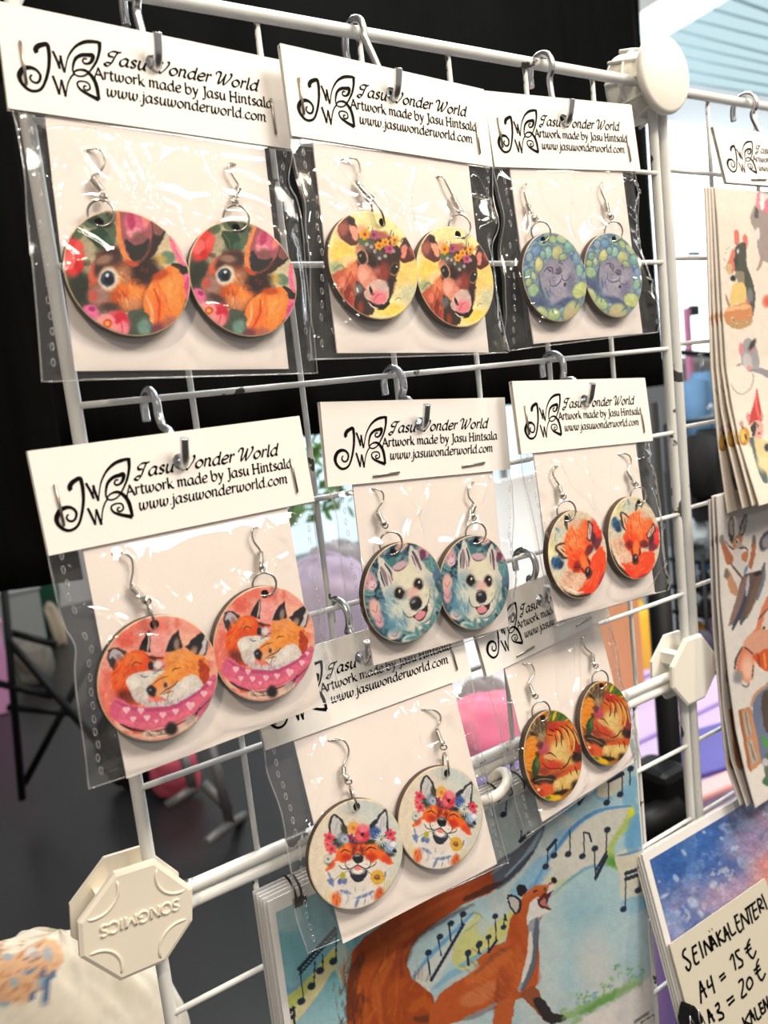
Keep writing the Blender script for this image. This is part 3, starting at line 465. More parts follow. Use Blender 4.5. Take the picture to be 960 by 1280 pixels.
def art_sleep(p):
    p.mot((196, 196, 184), 60, .5, .66, .7, 3); p.el(560, 160, 60, 60, (214, 210, 170), 0, .6); p.ln([(630, 85), (640, 130), (655, 160)], 16, (120, 156, 170)); p.ln([(712, 90), (695, 130), (690, 170)], 22, (62, 70, 72)); p.ln([(735, 100), (730, 150)], 10, (84, 90, 90)); p.ln([(760, 100), (790, 150)], 10, (140, 150, 150)); p.ln([(610, 120), (590, 150)], 8, (120, 150, 150)); p.el(640, 160, 40, 36, (198, 202, 190), 0, .6)
    p.el(545, 275, 32, 46, (52, 88, 122), -20, .5); p.el(530, 240, 16, 24, (66, 104, 140)); p.el(560, 310, 20, 20, (40, 66, 96), 0, .5)
    p.pg([(500, 400), (600, 370), (650, 470), (665, 565), (590, 575), (520, 480)], (222, 186, 162)); p.dabs(570, 470, 60, 80, 20, [(200, 156, 132), (236, 206, 184)], 60, 8, 60); p.el(640, 640, 60, 36, (206, 196, 176), 0, .6)
    p.pg([(790, 400), (846, 290), (862, 430), (800, 480)], (226, 62, 50)); p.el(806, 400, 20, 70, (92, 46, 56), 10, .5); p.el(840, 330, 20, 50, (236, 84, 70), 0, .5); p.el(820, 440, 30, 24, (120, 60, 76), 0, .5)
    p.pg([(572, 178), (600, 180), (642, 235), (640, 325), (604, 312), (572, 250)], (66, 50, 46)); p.pg([(580, 192), (604, 200), (632, 245), (630, 310), (606, 300)], (218, 186, 158)); p.ln([(600, 225), (618, 280)], 7, (90, 66, 56)); p.ln([(615, 220), (630, 270)], 4, (110, 84, 70))
    p.pg([(635, 215), (700, 180), (780, 190), (822, 270), (795, 380), (745, 430), (722, 500), (684, 560), (640, 480), (596, 385), (618, 300)], (242, 104, 52), 6, 1, 12); p.el(705, 260, 70, 76, (248, 146, 92), 0, .7); p.el(650, 380, 44, 40, (236, 84, 44), 20, .6); p.dabs(700, 300, 80, 110, 50, [(250, 160, 110), (226, 78, 36), (246, 120, 66)], 40, 7, 80); p.el(770, 200, 46, 36, (206, 196, 178), 10, .6, .8)
    p.el(644, 425, 30, 34, (142, 42, 38), -20, .5); p.el(752, 420, 36, 30, (130, 50, 50), 20, .5); p.ln([(622, 410), (650, 440), (672, 440)], 8, (90, 30, 34)); p.ln([(722, 430), (756, 445), (780, 430)], 7, (90, 36, 44)); p.el(690, 465, 24, 60, (248, 130, 72), 0, .6); p.ln([(655, 450), (664, 500), (672, 530)], 14, (150, 60, 48)); p.ln([(722, 450), (716, 500), (705, 540)], 14, (120, 50, 50))
    p.pg([(772, 345), (822, 262), (832, 330), (790, 385)], (84, 60, 60)); p.pg([(782, 335), (818, 278), (824, 322), (792, 368)], (204, 176, 164)); p.ln([(800, 345), (815, 300)], 4, (96, 70, 70))
    p.pg([(575, 560), (660, 572), (740, 482), (832, 500), (806, 620), (720, 684), (650, 672), (600, 622)], (244, 88, 46), 6); p.dabs(710, 590, 100, 70, 40, [(252, 126, 84), (222, 60, 36), (246, 104, 60)], 50, 8, -30); p.el(640, 640, 40, 26, (236, 70, 44), 0, .6); p.el(740, 660, 40, 16, (180, 60, 70), -20, .5)
    p.el(684, 530, 24, 34, (40, 32, 36), 0, .3); p.el(690, 520, 10, 12, (150, 120, 120)); p.ln([(660, 560), (690, 572), (715, 545)], 8, (70, 40, 46))
    p.ln([(503, 470), (545, 570), (640, 668)], 20, (64, 58, 58)); p.ln([(520, 460), (570, 560), (610, 610)], 8, (230, 222, 206)); p.ln([(500, 420), (520, 520)], 7, (150, 130, 120))
def art_crown(p):
    p.el(720, 250, 200, 160, (200, 210, 206), 0, .8, .8); p.el(500, 150, 160, 70, (192, 206, 208), 0, .8, .7); p.el(820, 640, 90, 260, (204, 208, 198), 0, .8, .8); p.el(150, 620, 80, 200, (226, 214, 194), 0, .8)
    p.pg([(247, 400), (252, 280), (288, 220), (350, 262), (412, 360), (384, 410), (300, 455)], (44, 44, 50)); p.pg([(262, 385), (270, 275), (297, 238), (345, 285), (376, 350), (318, 430)], (198, 198, 198)); p.el(380, 350, 26, 40, (66, 70, 60), -30, .5); p.ln([(320, 290), (300, 390)], 12, (170, 170, 176)); p.ln([(262, 390), (258, 300), (286, 232)], 10, (36, 36, 40))
    p.pg([(596, 345), (650, 258), (722, 180), (754, 240), (752, 392), (700, 432)], (42, 42, 48)); p.pg([(640, 345), (680, 262), (724, 200), (740, 255), (733, 388), (680, 402)], (208, 208, 210)); p.ln([(700, 250), (690, 370)], 16, (184, 184, 190)); p.ln([(715, 240), (720, 340)], 6, (150, 150, 160))
    p.pg([(216, 702), (290, 610), (320, 530), (420, 470), (520, 455), (640, 470), (720, 530), (795, 630), (760, 680), (700, 740), (620, 820), (500, 870), (380, 820), (260, 790)], (226, 218, 210), 6, 1, 14)
    p.pg([(214, 702), (300, 595), (330, 520), (420, 473), (520, 458), (640, 478), (720, 540), (798, 632), (770, 655), (665, 612), (610, 650), (585, 600), (490, 560), (435, 600), (385, 640), (300, 622), (245, 705)], (234, 108, 40), 6, 1, 10); p.el(500, 500, 80, 40, (186, 56, 32), 0, .6); p.el(398, 598, 44, 28, (196, 56, 30), 0, .6); p.el(612, 592, 46, 34, (196, 56, 30), 0, .6); p.el(380, 520, 50, 26, (246, 130, 44), -20, .6); p.el(620, 500, 60, 30, (246, 130, 46), 15, .6); p.el(740, 610, 40, 30, (216, 76, 40), 30, .6); p.el(270, 650, 36, 30, (220, 80, 40), -40, .6); p.el(460, 540, 20, 40, (130, 50, 40), 15, .6); p.el(535, 540, 20, 40, (130, 50, 40), -15, .6); p.dabs(500, 520, 160, 50, 40, [(250, 150, 70), (200, 70, 36)], 30, 6, 80)
    p.pg([(430, 700), (570, 700), (560, 760), (500, 808), (440, 760)], (44, 48, 62), 6); p.el(438, 662, 58, 40, (230, 224, 220), 0, .4); p.el(552, 658, 54, 38, (230, 224, 220), 0, .4); p.el(496, 716, 58, 26, (234, 230, 224), 0, .4)
    p.ln([(390, 630), (392, 668), (430, 694), (495, 664), (560, 692), (600, 664), (604, 620)], 10, BLK); p.ln([(334, 660), (362, 690), (420, 696)], 8, BLK); p.ln([(575, 692), (640, 660), (656, 628)], 8, BLK); p.el(497, 686, 30, 16, (236, 130, 130)); p.ln([(400, 660), (420, 655)], 4, (120, 116, 116)); p.ln([(580, 655), (560, 650)], 4, (120, 116, 116))
    p.el(497, 605, 48, 42, (40, 38, 40), 0, .15); p.el(490, 580, 28, 9, (150, 148, 150), 0, .5); p.el(478, 612, 9, 11, (16, 16, 18)); p.el(516, 612, 9, 11, (16, 16, 18)); p.ln([(497, 640), (497, 664)], 7, BLK)
    for q in ([(345, 556), (382, 530), (432, 552)], [(560, 536), (606, 508), (657, 526)]): p.ln(q, 11, BLK, taper=.6)
    p.pg([(250, 790), (400, 812), (500, 868), (620, 812), (745, 700), (725, 880), (640, 1000), (450, 1032), (310, 985), (285, 880)], (224, 218, 212), 6, 1, 12)
    for q, w in (([(350, 880), (430, 905)], 30), ([(470, 945), (560, 920), (625, 885)], 28), ([(500, 950), (475, 1020)], 26), ([(270, 790), (285, 840)], 26), ([(735, 720), (720, 780)], 22), ([(240, 720), (262, 770)], 16)): p.ln(q, w, (104, 126, 172), .85, 6)
    p.dabs(480, 930, 160, 70, 26, [(150, 166, 196), (240, 234, 226), (90, 110, 160)], 50, 7, 100); p.el(310, 955, 40, 60, (222, 104, 50), 0, .6); p.el(682, 915, 40, 56, (206, 90, 44), 10, .6); p.dabs(310, 950, 36, 56, 14, [(180, 70, 40), (240, 150, 90)], 40, 7, 90); p.dabs(684, 910, 36, 50, 14, [(170, 60, 36), (236, 140, 80)], 40, 7, 90)
    for x in (730, 750, 770, 790): p.ln([(x - 14, 920), (x, 790)], 7, (190, 184, 100), .8)
    for x in (220, 245, 265): p.ln([(x + 10, 965), (x, 880)], 8, (226, 190, 90), .8)
    p.el(330, 470, 60, 40, (60, 70, 66), -30, .5); p.el(480, 450, 70, 30, (58, 58, 60), 0, .5); p.el(590, 460, 56, 24, (52, 60, 58), 0, .5); p.el(365, 430, 46, 44, (140, 152, 164), 0, .5); p.el(720, 500, 60, 36, (70, 84, 70), 30, .5); p.el(240, 620, 30, 44, (110, 120, 112), 0, .5); p.el(770, 560, 40, 26, (60, 66, 64), 30, .5)
    for x, y, r, n, c, d in ((250, 425, 50, 5, (224, 84, 100), (180, 40, 70)), (272, 525, 48, 5, (226, 92, 98), (176, 44, 66)), (236, 485, 34, 5, (230, 104, 116), (180, 50, 80)), (775, 398, 48, 5, (218, 80, 98), (170, 40, 70)), (795, 440, 30, 5, (222, 96, 110), (180, 50, 80)), (460, 345, 58, 9, (230, 172, 96), (200, 130, 60)), (430, 425, 36, 5, (150, 60, 90), (110, 40, 80)), (490, 440, 34, 5, (170, 70, 100), (110, 40, 80))): p.flower(x, y, r, n, c, d, .36, x)
    p.el(540, 395, 66, 74, (216, 62, 78), 0, .2); p.el(548, 345, 44, 40, (236, 124, 142), 0, .4); p.el(510, 420, 30, 36, (232, 110, 120), 0, .5); p.ln([(500, 360), (540, 420), (590, 400)], 7, (160, 30, 56)); p.el(537, 394, 17, 17, (46, 28, 40)); p.el(645, 385, 46, 52, (64, 96, 156), 0, .3); p.dabs(645, 385, 40, 44, 20, [(110, 140, 190), (44, 66, 120)], 26, 6)
    p.el(775, 505, 52, 52, (168, 186, 212), 20, .3); p.el(800, 480, 26, 26, (230, 232, 236)); p.ln([(730, 470), (750, 530), (800, 550)], 8, (84, 110, 166)); p.el(812, 538, 20, 16, (44, 46, 56), -20)
    for k in range(14):
        t = 6.28 * k / 14; p.ln([(695 + 10 * math.cos(t), 440 + 10 * math.sin(t)), (695 + 56 * math.cos(t), 440 + 62 * math.sin(t))], 8, (226, 228, 226))
    p.el(695, 440, 12, 12, (150, 150, 110)); p.flower(385, 440, 34, 8, (176, 190, 206), (120, 130, 150)); p.flower(240, 610, 36, 10, (206, 210, 206), (130, 130, 110))
    p.ln([(560, 690), (600, 730), (630, 750)], 5, (80, 76, 50)); p.ln([(288, 792), (350, 745), (425, 700)], 6, (136, 132, 70))
    for k in range(15): t = 6.28 * k / 15; p.el(666 + 42 * math.cos(t), 766 + 44 * math.sin(t), 24, 11, (222, 176, 66), math.degrees(t), .3, 1, 2); p.ln([(666 + 24 * math.cos(t + .2), 766 + 24 * math.sin(t + .2)), (666 + 58 * math.cos(t + .2), 766 + 60 * math.sin(t + .2))], 3, (150, 104, 40))
    p.el(662, 768, 24, 24, (132, 84, 44), 0, .3); p.el(656, 762, 9, 9, (190, 130, 70))
    for x, y in ((270, 800), (350, 800), (385, 800)): p.el(x, y, 24, 28, (116, 138, 186), 20); p.ln([(x - 10, y + 20), (x, y - 10)], 5, (70, 90, 140))
    p.el(368, 752, 22, 28, (176, 174, 60)); p.ln([(350, 770), (330, 820)], 5, (70, 84, 110)); p.el(240, 795, 12, 10, (130, 140, 170))
def art_tiger(p):
    p.mot((150, 70, 36), 60, .45, .6, .8, 3); p.mot((226, 170, 84), 50, .55, .68, .7, 6)
    p.pg([(265, 290), (330, 262), (405, 330), (420, 370), (280, 355)], (96, 120, 46)); p.ln([(290, 340), (310, 280)], 20, (214, 188, 62)); p.ln([(330, 340), (360, 290)], 14, (60, 96, 44)); p.ln([(370, 350), (400, 330)], 14, (206, 170, 90)); p.el(245, 295, 20, 16, (90, 70, 50))
    p.el(225, 310, 50, 36, (222, 146, 62)); p.ln([(250, 290), (255, 345)], 14, (236, 170, 80)); p.el(215, 320, 21, 20, (40, 30, 22))
    p.el(190, 410, 76, 76, (104, 88, 66), 0, .5); p.dabs(190, 410, 64, 66, 34, [(150, 132, 104), (66, 54, 42), (190, 170, 130)], 40, 8, 70); p.el(120, 430, 30, 40, (196, 166, 120), 0, .5); p.el(200, 470, 30, 40, (196, 180, 140), 0, .6, .7); p.el(150, 440, 30, 16, (50, 44, 36), 20, .5)
    p.el(115, 580, 90, 130, (110, 70, 32), 0, .5)
    for x, y, t in ((130, 480, -35), (110, 520, -10), (120, 565, 10), (112, 605, 20), (128, 640, 30), (110, 670, 40), (96, 720, 60), (150, 510, -50), (150, 545, 0), (135, 590, 25)): p.el(x, y, 44, 20, (238, 154, 52), t, .25, 1, 3); p.ln([(x - 30, y + 6), (x + 30, y)], 4, (196, 100, 36))
    p.pg([(150, 630), (190, 580), (196, 690), (160, 750), (140, 700)], (52, 84, 44)); p.el(180, 640, 14, 40, (90, 120, 60), 0, .4); p.el(110, 760, 20, 30, (206, 160, 70), 0, .5)
    p.pg([(255, 375), (340, 345), (430, 370), (495, 470), (512, 600), (430, 650), (380, 690), (250, 705), (196, 650), (205, 540), (245, 470)], (204, 92, 42), 6); p.el(430, 430, 46, 80, (226, 140, 66), -15, .6); p.el(330, 560, 70, 120, (226, 198, 132), 10, .6); p.el(400, 610, 46, 50, (216, 184, 120), 0, .6); p.el(300, 440, 50, 50, (220, 120, 56), 0, .6); p.el(290, 390, 40, 30, (196, 60, 36), 0, .6); p.el(470, 520, 30, 80, (150, 56, 40), 0, .6)
    for q, w in (([(300, 400), (340, 420), (360, 480)], 9), ([(340, 380), (390, 420), (410, 500)], 10), ([(380, 370), (440, 440), (450, 520)], 9), ([(430, 400), (480, 480), (490, 560)], 9), ([(305, 440), (315, 500), (310, 530)], 8), ([(345, 450), (350, 520)], 7), ([(250, 440), (290, 450)], 9), ([(430, 560), (470, 590), (505, 590)], 10), ([(420, 520), (440, 590)], 7), ([(260, 400), (300, 420)], 9)): p.ln(q, w, (76, 36, 26))
    for q in ([(360, 400), (400, 470), (400, 560)], [(400, 400), (440, 480), (430, 560)], [(320, 420), (336, 470)], [(440, 420), (476, 510)]): p.ln(q, 14, (240, 190, 110), .8)
    p.el(222, 540, 40, 46, (190, 92, 110), 20, .5); p.el(200, 520, 16, 30, (110, 60, 70), 20, .5); p.ln([(230, 590), (270, 570), (310, 600)], 10, (84, 40, 34)); p.el(255, 600, 36, 22, (226, 176, 120), 20, .5); p.ln([(235, 610), (270, 630), (300, 625)], 6, (70, 40, 34)); p.el(290, 660, 70, 36, (206, 78, 44), -5, .6); p.ln([(210, 640), (260, 680), (340, 680)], 10, (130, 40, 30)); p.ln([(340, 690), (390, 650), (410, 600)], 9, (90, 50, 34)); p.el(470, 600, 50, 34, (60, 40, 32), -10, .5)
    p.pg([(138, 770), (170, 735), (260, 728), (310, 745), (280, 790), (190, 800)], (56, 46, 40)); p.ln([(160, 770), (220, 755), (290, 760)], 10, (150, 120, 90)); p.ln([(150, 790), (230, 790)], 6, (30, 26, 22)); p.el(225, 700, 40, 22, (150, 70, 46), 0, .5)
    p.pg([(288, 800), (330, 740), (440, 660), (505, 635), (496, 720), (440, 800), (360, 862), (295, 850)], (222, 188, 116), 5); p.pg([(320, 745), (440, 655), (505, 630), (505, 680), (430, 700), (360, 740)], (216, 96, 48), 6); p.el(420, 740, 46, 30, (236, 206, 140), -40, .6); p.ln([(445, 665), (460, 720)], 9, (90, 40, 26)); p.ln([(410, 690), (420, 730)], 6, (120, 56, 36)); p.el(345, 850, 60, 18, (60, 50, 40), -15, .5); p.el(450, 800, 30, 40, (76, 56, 40), 30, .5); p.ln([(320, 800), (322, 845)], 7, (70, 50, 40)); p.ln([(355, 800), (360, 845)], 6, (90, 66, 50)); p.el(320, 800, 18, 30, (236, 208, 150), 10, .5)
    p.el(235, 830, 60, 50, (216, 100, 52), 0, .5); p.el(200, 850, 30, 24, (190, 70, 44), 0, .5); p.el(190, 830, 14, 14, (230, 200, 170)); p.el(280, 890, 80, 18, (226, 192, 56), -5, .5); p.el(255, 888, 20, 12, (120, 140, 60)); p.el(390, 870, 40, 20, (180, 120, 60), -30, .5)

# ------------------------------------------------------------------ prints on the calendars, the sticker sheets and the cloth bag
def A_(pts): return [(580 + x / 3.84, 950 + y / 3.84) for x, y in pts]
def B_(pts): return [(340 + x / 3.692, 1100 + y / 3.692) for x, y in pts]
NOTE = (42, 54, 74)
def art_poster(p):
    p.el(380, 1170, 70, 90, (124, 182, 196), 0, .8); p.mot((206, 218, 218), 60, .5, .7, .6, 4); p.mot((150, 192, 206), 70, .55, .75, .6, 7); p.el(400, 1262, 60, 40, (160, 204, 216), 0, .8)
    p.pg(B_([(40, 420), (90, 500), (170, 420), (260, 340), (300, 330), (240, 430), (150, 540), (60, 560)]), (96, 156, 200), 14, .6, 12); p.el(420, 1200, 50, 46, (120, 184, 200), 0, .9)
    p.pg(B_([(60, 555), (120, 500), (200, 420), (262, 335), (312, 300), (345, 330), (335, 470), (305, 440), (285, 420), (220, 520), (120, 645), (70, 665)]), (228, 222, 172), 3, 1, 4); p.pg(B_([(62, 552), (120, 500), (180, 440), (190, 470), (120, 570), (66, 600)]), (190, 206, 104), 10, .8, 8); p.pg(B_([(205, 415), (262, 340), (310, 320), (300, 350), (240, 400)]), (206, 212, 100), 8, .8, 6); p.ln(B_([(120, 650), (220, 525), (282, 425), (305, 445), (330, 475)]), 2, (150, 190, 200))
    p.pg(B_([(300, 300), (345, 310), (345, 480), (315, 470), (300, 420)]), (172, 206, 206), 4, .8)
    # upper band on the right
    p.pg(A_([(480, 230), (520, 150), (640, 60), (700, 30), (800, 30), (860, 20), (870, 700), (740, 700), (740, 460), (560, 320)]), (176, 210, 222), 10, 1, 8)
    for q, w, a in (([(480, 240), (540, 180), (600, 130)], 16, .7), ([(640, 120), (650, 170), (700, 185)], 10, .7), ([(830, 90), (790, 180), (820, 230)], 18, .8), ([(560, 330), (470, 360), (420, 420)], 12, .5), ([(820, 260), (800, 340), (790, 420)], 16, .9), ([(845, 330), (850, 420)], 10, .6)): p.ln(A_(q), w, (110, 172, 214), a * .8, 14, 14)
    p.pg(A_([(640, 170), (655, 110), (710, 70), (770, 40), (760, 120), (700, 175)]), (220, 214, 196), 4, 1, 4)
    p.pg(A_([(330, 600), (400, 490), (460, 420), (560, 310), (680, 245), (790, 225), (815, 250), (800, 320), (740, 380), (715, 450), (748, 530), (700, 510), (600, 520), (500, 590), (430, 660)]), (216, 215, 206), 5, 1, 5); p.pg(A_([(800, 240), (812, 262), (795, 325), (735, 385), (720, 460), (748, 530), (690, 510), (680, 440), (730, 350)]), (172, 200, 96), 12, .8, 8); p.el(*A_([(712, 490)])[0], 9, 8, (96, 158, 76), 20, .6); p.el(*A_([(802, 252)])[0], 4, 8, (222, 224, 66), 0, .7); p.pg(A_([(400, 560), (450, 580), (520, 560), (600, 520), (500, 600), (430, 650)]), (206, 210, 140), 8, .7)
    p.ln(A_([(320, 640), (390, 500), (440, 430), (540, 310), (660, 240), (800, 222)]), 5, (86, 150, 212), .9); p.ln(A_([(240, 640), (330, 560), (380, 480)]), 22, (112, 176, 218), .6, 20, 14); p.ln(A_([(300, 640), (360, 580), (410, 520)]), 10, (90, 152, 208), .5, 14, 10); p.ln(A_([(410, 660), (500, 580), (600, 515), (690, 505)]), 4, (110, 170, 210), .8)
    p.pg(A_([(725, 455), (860, 430), (872, 655), (745, 690), (750, 560)]), (218, 214, 196), 3, 1, 4); p.ln(A_([(735, 460), (790, 450), (858, 430)]), 3, (100, 150, 190)); p.pg(A_([(790, 290), (840, 260), (850, 420), (785, 440)]), (104, 166, 214), 12, .7); p.pg(A_([(740, 680), (870, 650), (872, 710), (800, 745), (750, 720)]), (110, 172, 218), 9, .8)
    p.pg(A_([(430, 700), (520, 580), (620, 515), (720, 520), (752, 640), (740, 900), (620, 1080), (470, 1100), (380, 900)]), (176, 210, 220), 10, .9); p.el(*A_([(560, 760)])[0], 36, 30, (150, 192, 210), 0, .9, .8); p.el(*A_([(520, 1020)])[0], 16, 30, (160, 200, 216), 0, .9, .7); p.el(*A_([(640, 980)])[0], 26, 40, (206, 212, 214), 0, .9); p.el(*A_([(800, 820)])[0], 26, 40, (182, 212, 222), 0, .9, .8); p.el(*A_([(420, 880)])[0], 16, 60, (196, 214, 218), 0, .9, .8)
    p.pg(A_([(540, 1267), (700, 1180), (870, 1060), (960, 1000), (1000, 1500), (500, 1500)]), (226, 223, 222), 10, 1)
    # ribbon inside the tail
    p.pg(B_([(600, 480), (610, 330), (660, 240), (800, 150), (960, 80), (1010, 130), (960, 330), (880, 400), (790, 480), (700, 520)]), (180, 208, 216), 6); p.pg(B_([(660, 470), (700, 400), (800, 300), (900, 180), (960, 150), (900, 260), (800, 400), (740, 510)]), (206, 214, 212), 4); p.ln(B_([(690, 250), (800, 180), (900, 130)]), 6, (130, 180, 220), .7, 5); p.ln(B_([(640, 470), (720, 360), (840, 240), (930, 150)]), 5, (96, 160, 214), .8, 5); p.pg(B_([(835, 320), (870, 250), (900, 205), (970, 170), (985, 330), (900, 390), (850, 380)]), (200, 210, 158), 8); p.ln(B_([(835, 320), (900, 325), (960, 300)]), 2, (120, 160, 160)); p.ln(B_([(740, 505), (850, 420), (960, 380)]), 8, (118, 174, 214), .7, 12)
    p.pg(A_([(-60, 960), (-30, 880), (60, 738), (88, 760), (84, 840), (220, 728), (235, 790), (120, 930), (0, 1010)]), (204, 208, 140), 4, 1, 4); p.pg(A_([(100, 840), (225, 735), (230, 800), (150, 900), (110, 900)]), (206, 208, 132), 12, .8); p.ln(A_([(-20, 990), (60, 950), (160, 890)]), 8, (130, 180, 200), .9, 6); p.ln(A_([(0, 745), (60, 735), (88, 760), (50, 790), (0, 830)]), 2, (140, 170, 150)); p.el(*A_([(90, 800)])[0], 8, 12, (190, 206, 196), 0, .6)
    # tail
    T = B_([(350, 700), (342, 600), (345, 470), (372, 330), (430, 260), (560, 170), (700, 80), (900, 10)]) + A_([(60, 560), (160, 500), (250, 430), (330, 360), (382, 318), (370, 370), (320, 470), (230, 570), (120, 640), (0, 690)]) + B_([(860, 130), (760, 195), (680, 260), (635, 320), (622, 390), (650, 460), (740, 525), (760, 600), (740, 720), (500, 800)])
    p.pg(T, (168, 76, 36), 3, 1, 5, False)
    for q, w, c in (([(360, 640), (370, 480), (420, 340)], 22, (74, 48, 38)), ([(430, 660), (420, 500), (480, 350), (640, 240)], 26, (196, 100, 42)), ([(500, 660), (480, 520), (540, 380), (640, 300)], 22, (206, 112, 50)), ([(560, 640), (560, 520), (610, 460)], 24, (190, 92, 36)), ([(640, 600), (700, 560), (740, 600)], 22, (208, 106, 40)), ([(380, 620), (400, 540), (440, 560)], 16, (104, 44, 34)), ([(540, 260), (700, 150), (900, 50)], 10, (196, 96, 58)), ([(620, 380), (660, 280), (780, 190), (930, 110)], 10, (80, 50, 40)), ([(600, 450), (600, 340), (660, 250)], 9, (110, 52, 40)), ([(660, 640), (720, 640), (800, 600)], 16, (70, 48, 40)), ([(560, 440), (580, 350), (640, 280)], 12, (150, 60, 40))): p.ln(B_(q), w * .6, c, .55, 12, 12)
    p.dabs(475, 1230, 60, 60, 90, [(210, 116, 54), (130, 56, 30), (186, 88, 40), (222, 132, 66)], 18, 2.4, 100, .3); p.dabs(440, 1250, 18, 50, 40, [(84, 54, 42), (120, 60, 40), (60, 42, 38)], 14, 2.4, 100, .4)
    p.pg(A_([(150, 500), (250, 430), (330, 360), (384, 316), (372, 370), (320, 470), (230, 572), (150, 620)]), (86, 104, 124), 8, .9, 6); p.ln(A_([(200, 560), (290, 470), (372, 340)]), 6, (150, 176, 196), .8); p.ln(A_([(170, 600), (250, 530), (330, 440)]), 6, (60, 66, 80), .8); p.ln(A_([(130, 550), (220, 470)]), 5, (150, 160, 170), .6); p.ln(A_([(0, 670), (100, 625), (180, 590)]), 8, (76, 46, 40), .8, 4, 6); p.ln(A_([(0, 600), (100, 560)]), 8, (176, 84, 56), .8, 4, 6)
    # body, chest, head
    p.pg(B_([(715, 700), (730, 600), (780, 520), (850, 470), (960, 400)]) + A_([(60, 960), (130, 900), (200, 870), (226, 760), (262, 690), (290, 640), (340, 605), (400, 600), (436, 568), (428, 620), (396, 690), (420, 715), (384, 732), (350, 800), (362, 950), (352, 1080), (310, 1130), (250, 1150), (215, 1290), (150, 1290), (160, 1190), (60, 1230), (-40, 1260)]), (190, 92, 46), 3, 1, 5, False)
    for q, w, c in (([(20, 1060), (120, 1000), (220, 930)], 20, (208, 116, 60)), ([(0, 1160), (80, 1130), (140, 1080)], 22, (214, 140, 96)), ([(240, 760), (250, 860), (300, 960)], 14, (176, 76, 40)), ([(180, 1000), (200, 1080), (180, 1200)], 12, (160, 70, 42)), ([(260, 900), (280, 1000), (250, 1100)], 14, (206, 110, 56)), ([(60, 1020), (160, 930), (220, 900)], 6, (110, 66, 50)), ([(330, 960), (352, 1060)], 12, (196, 84, 46)), ([(290, 660), (340, 620), (400, 610)], 8, (210, 120, 70)), ([(165, 1060), (160, 1150), (150, 1250)], 6, (120, 56, 40))): p.ln(A_(q), w, c, .55, 14, 10)
    p.dabs(620, 1220, 40, 40, 60, [(214, 130, 76), (160, 74, 40), (200, 100, 52)], 14, 2.4, 40, .3); p.ln(A_([(0, 1245), (80, 1215), (155, 1170)]), 7, (140, 146, 156), .9, 4, 6)
    p.pg(A_([(312, 700), (345, 660), (360, 668), (352, 690), (380, 712), (416, 722), (370, 748), (330, 790), (302, 790)]), (228, 226, 224), 3); p.pg(A_([(305, 790), (350, 755), (362, 770), (352, 860), (335, 1000), (275, 1108), (262, 1090), (300, 980), (320, 880)]), (156, 164, 176), 4); p.ln(A_([(350, 770), (345, 860), (325, 1000), (280, 1100)]), 8, (86, 94, 108), .8, 4, 6); p.ln(A_([(318, 830), (315, 940), (280, 1060)]), 7, (226, 226, 224), .9, 4, 4)
    p.pg(A_([(352, 680), (382, 640), (404, 632), (432, 590), (420, 640), (398, 690), (412, 712), (380, 704)]), (96, 46, 46), 2); p.pg(A_([(362, 685), (390, 660), (396, 690), (404, 708), (380, 700)]), (196, 120, 120), 2); p.pg(A_([(395, 640), (430, 575), (440, 590), (425, 620)]), (224, 218, 212), 2); p.el(*A_([(432, 578)])[0], 3.4, 4, (36, 36, 40)); p.ln(A_([(352, 664), (362, 692), (384, 708), (418, 716)]), 2.2, (50, 36, 40)); p.ln(A_([(332, 636), (342, 628), (354, 626)]), 2, (60, 36, 30)); p.ln(A_([(385, 612), (392, 628)]), 3, (90, 70, 66))
    p.pg(A_([(203, 655), (235, 645), (268, 668), (272, 712), (248, 744), (220, 706)]), (46, 46, 50), 2); p.pg(A_([(215, 664), (240, 660), (262, 690), (250, 730), (228, 700)]), (196, 192, 190), 3); p.pg(A_([(253, 610), (282, 598), (302, 622), (280, 652), (258, 640)]), (40, 38, 42), 2)
    p.pg(A_([(272, 1126), (342, 1085), (380, 1160), (430, 1215), (482, 1222), (484, 1250), (440, 1260), (400, 1262), (330, 1190)]), (150, 84, 56), 3); p.pg(A_([(330, 1160), (372, 1140), (430, 1215), (482, 1222), (486, 1250), (440, 1262), (400, 1262)]), (52, 48, 52), 4); p.pg(A_([(160, 1180), (240, 1140), (215, 1300), (140, 1300)]), (190, 96, 52), 3)
    # grass
    for q, w, c in (([(480, 1240), (600, 1180), (720, 1130), (840, 1070)], 12, (120, 168, 84)), ([(560, 1220), (680, 1150), (730, 1110)], 9, (84, 146, 60)), ([(490, 1230), (540, 1200)], 8, (150, 190, 120)), ([(740, 1110), (850, 1040)], 8, (140, 180, 110)), ([(520, 1260), (560, 1240)], 6, (130, 176, 90))): p.ln(A_(q), w, c, .6, 16, 16)
    r = random.Random(2)
    for x, y in ((550, 1150), (600, 1140), (625, 1120), (665, 1090), (700, 1070), (740, 1010), (820, 1030), (850, 1010), (580, 1160), (800, 1020), (480, 1220)):
        p.ln(A_([(x + r.uniform(-8, 8), y + 46), (x, y)]), 1.0, (130, 172, 124), .7, 1.4, 3)
        for k in range(5): p.el(*A_([(x + r.uniform(-14, 14), y + r.uniform(-26, 26))])[0], 1.6, 2.4, r.choice([(120, 170, 120), (130, 180, 196), (150, 190, 140)]), r.uniform(0, 90), .4, .9, 1)
    # music notes
    def head(x, y, F, r_=3.6): X, Y = F([(x, y)])[0]; p.el(X, Y, r_ * 1.25, r_, NOTE, -35, .15, 1, 0)
    def st(q, F, w=1.7): p.ln(F(q), w, NOTE, 1, .9, 0, 0, False)
    def bm(q, F, w): p.ln(F(q), w, NOTE, 1, 1, 0, 0, False)
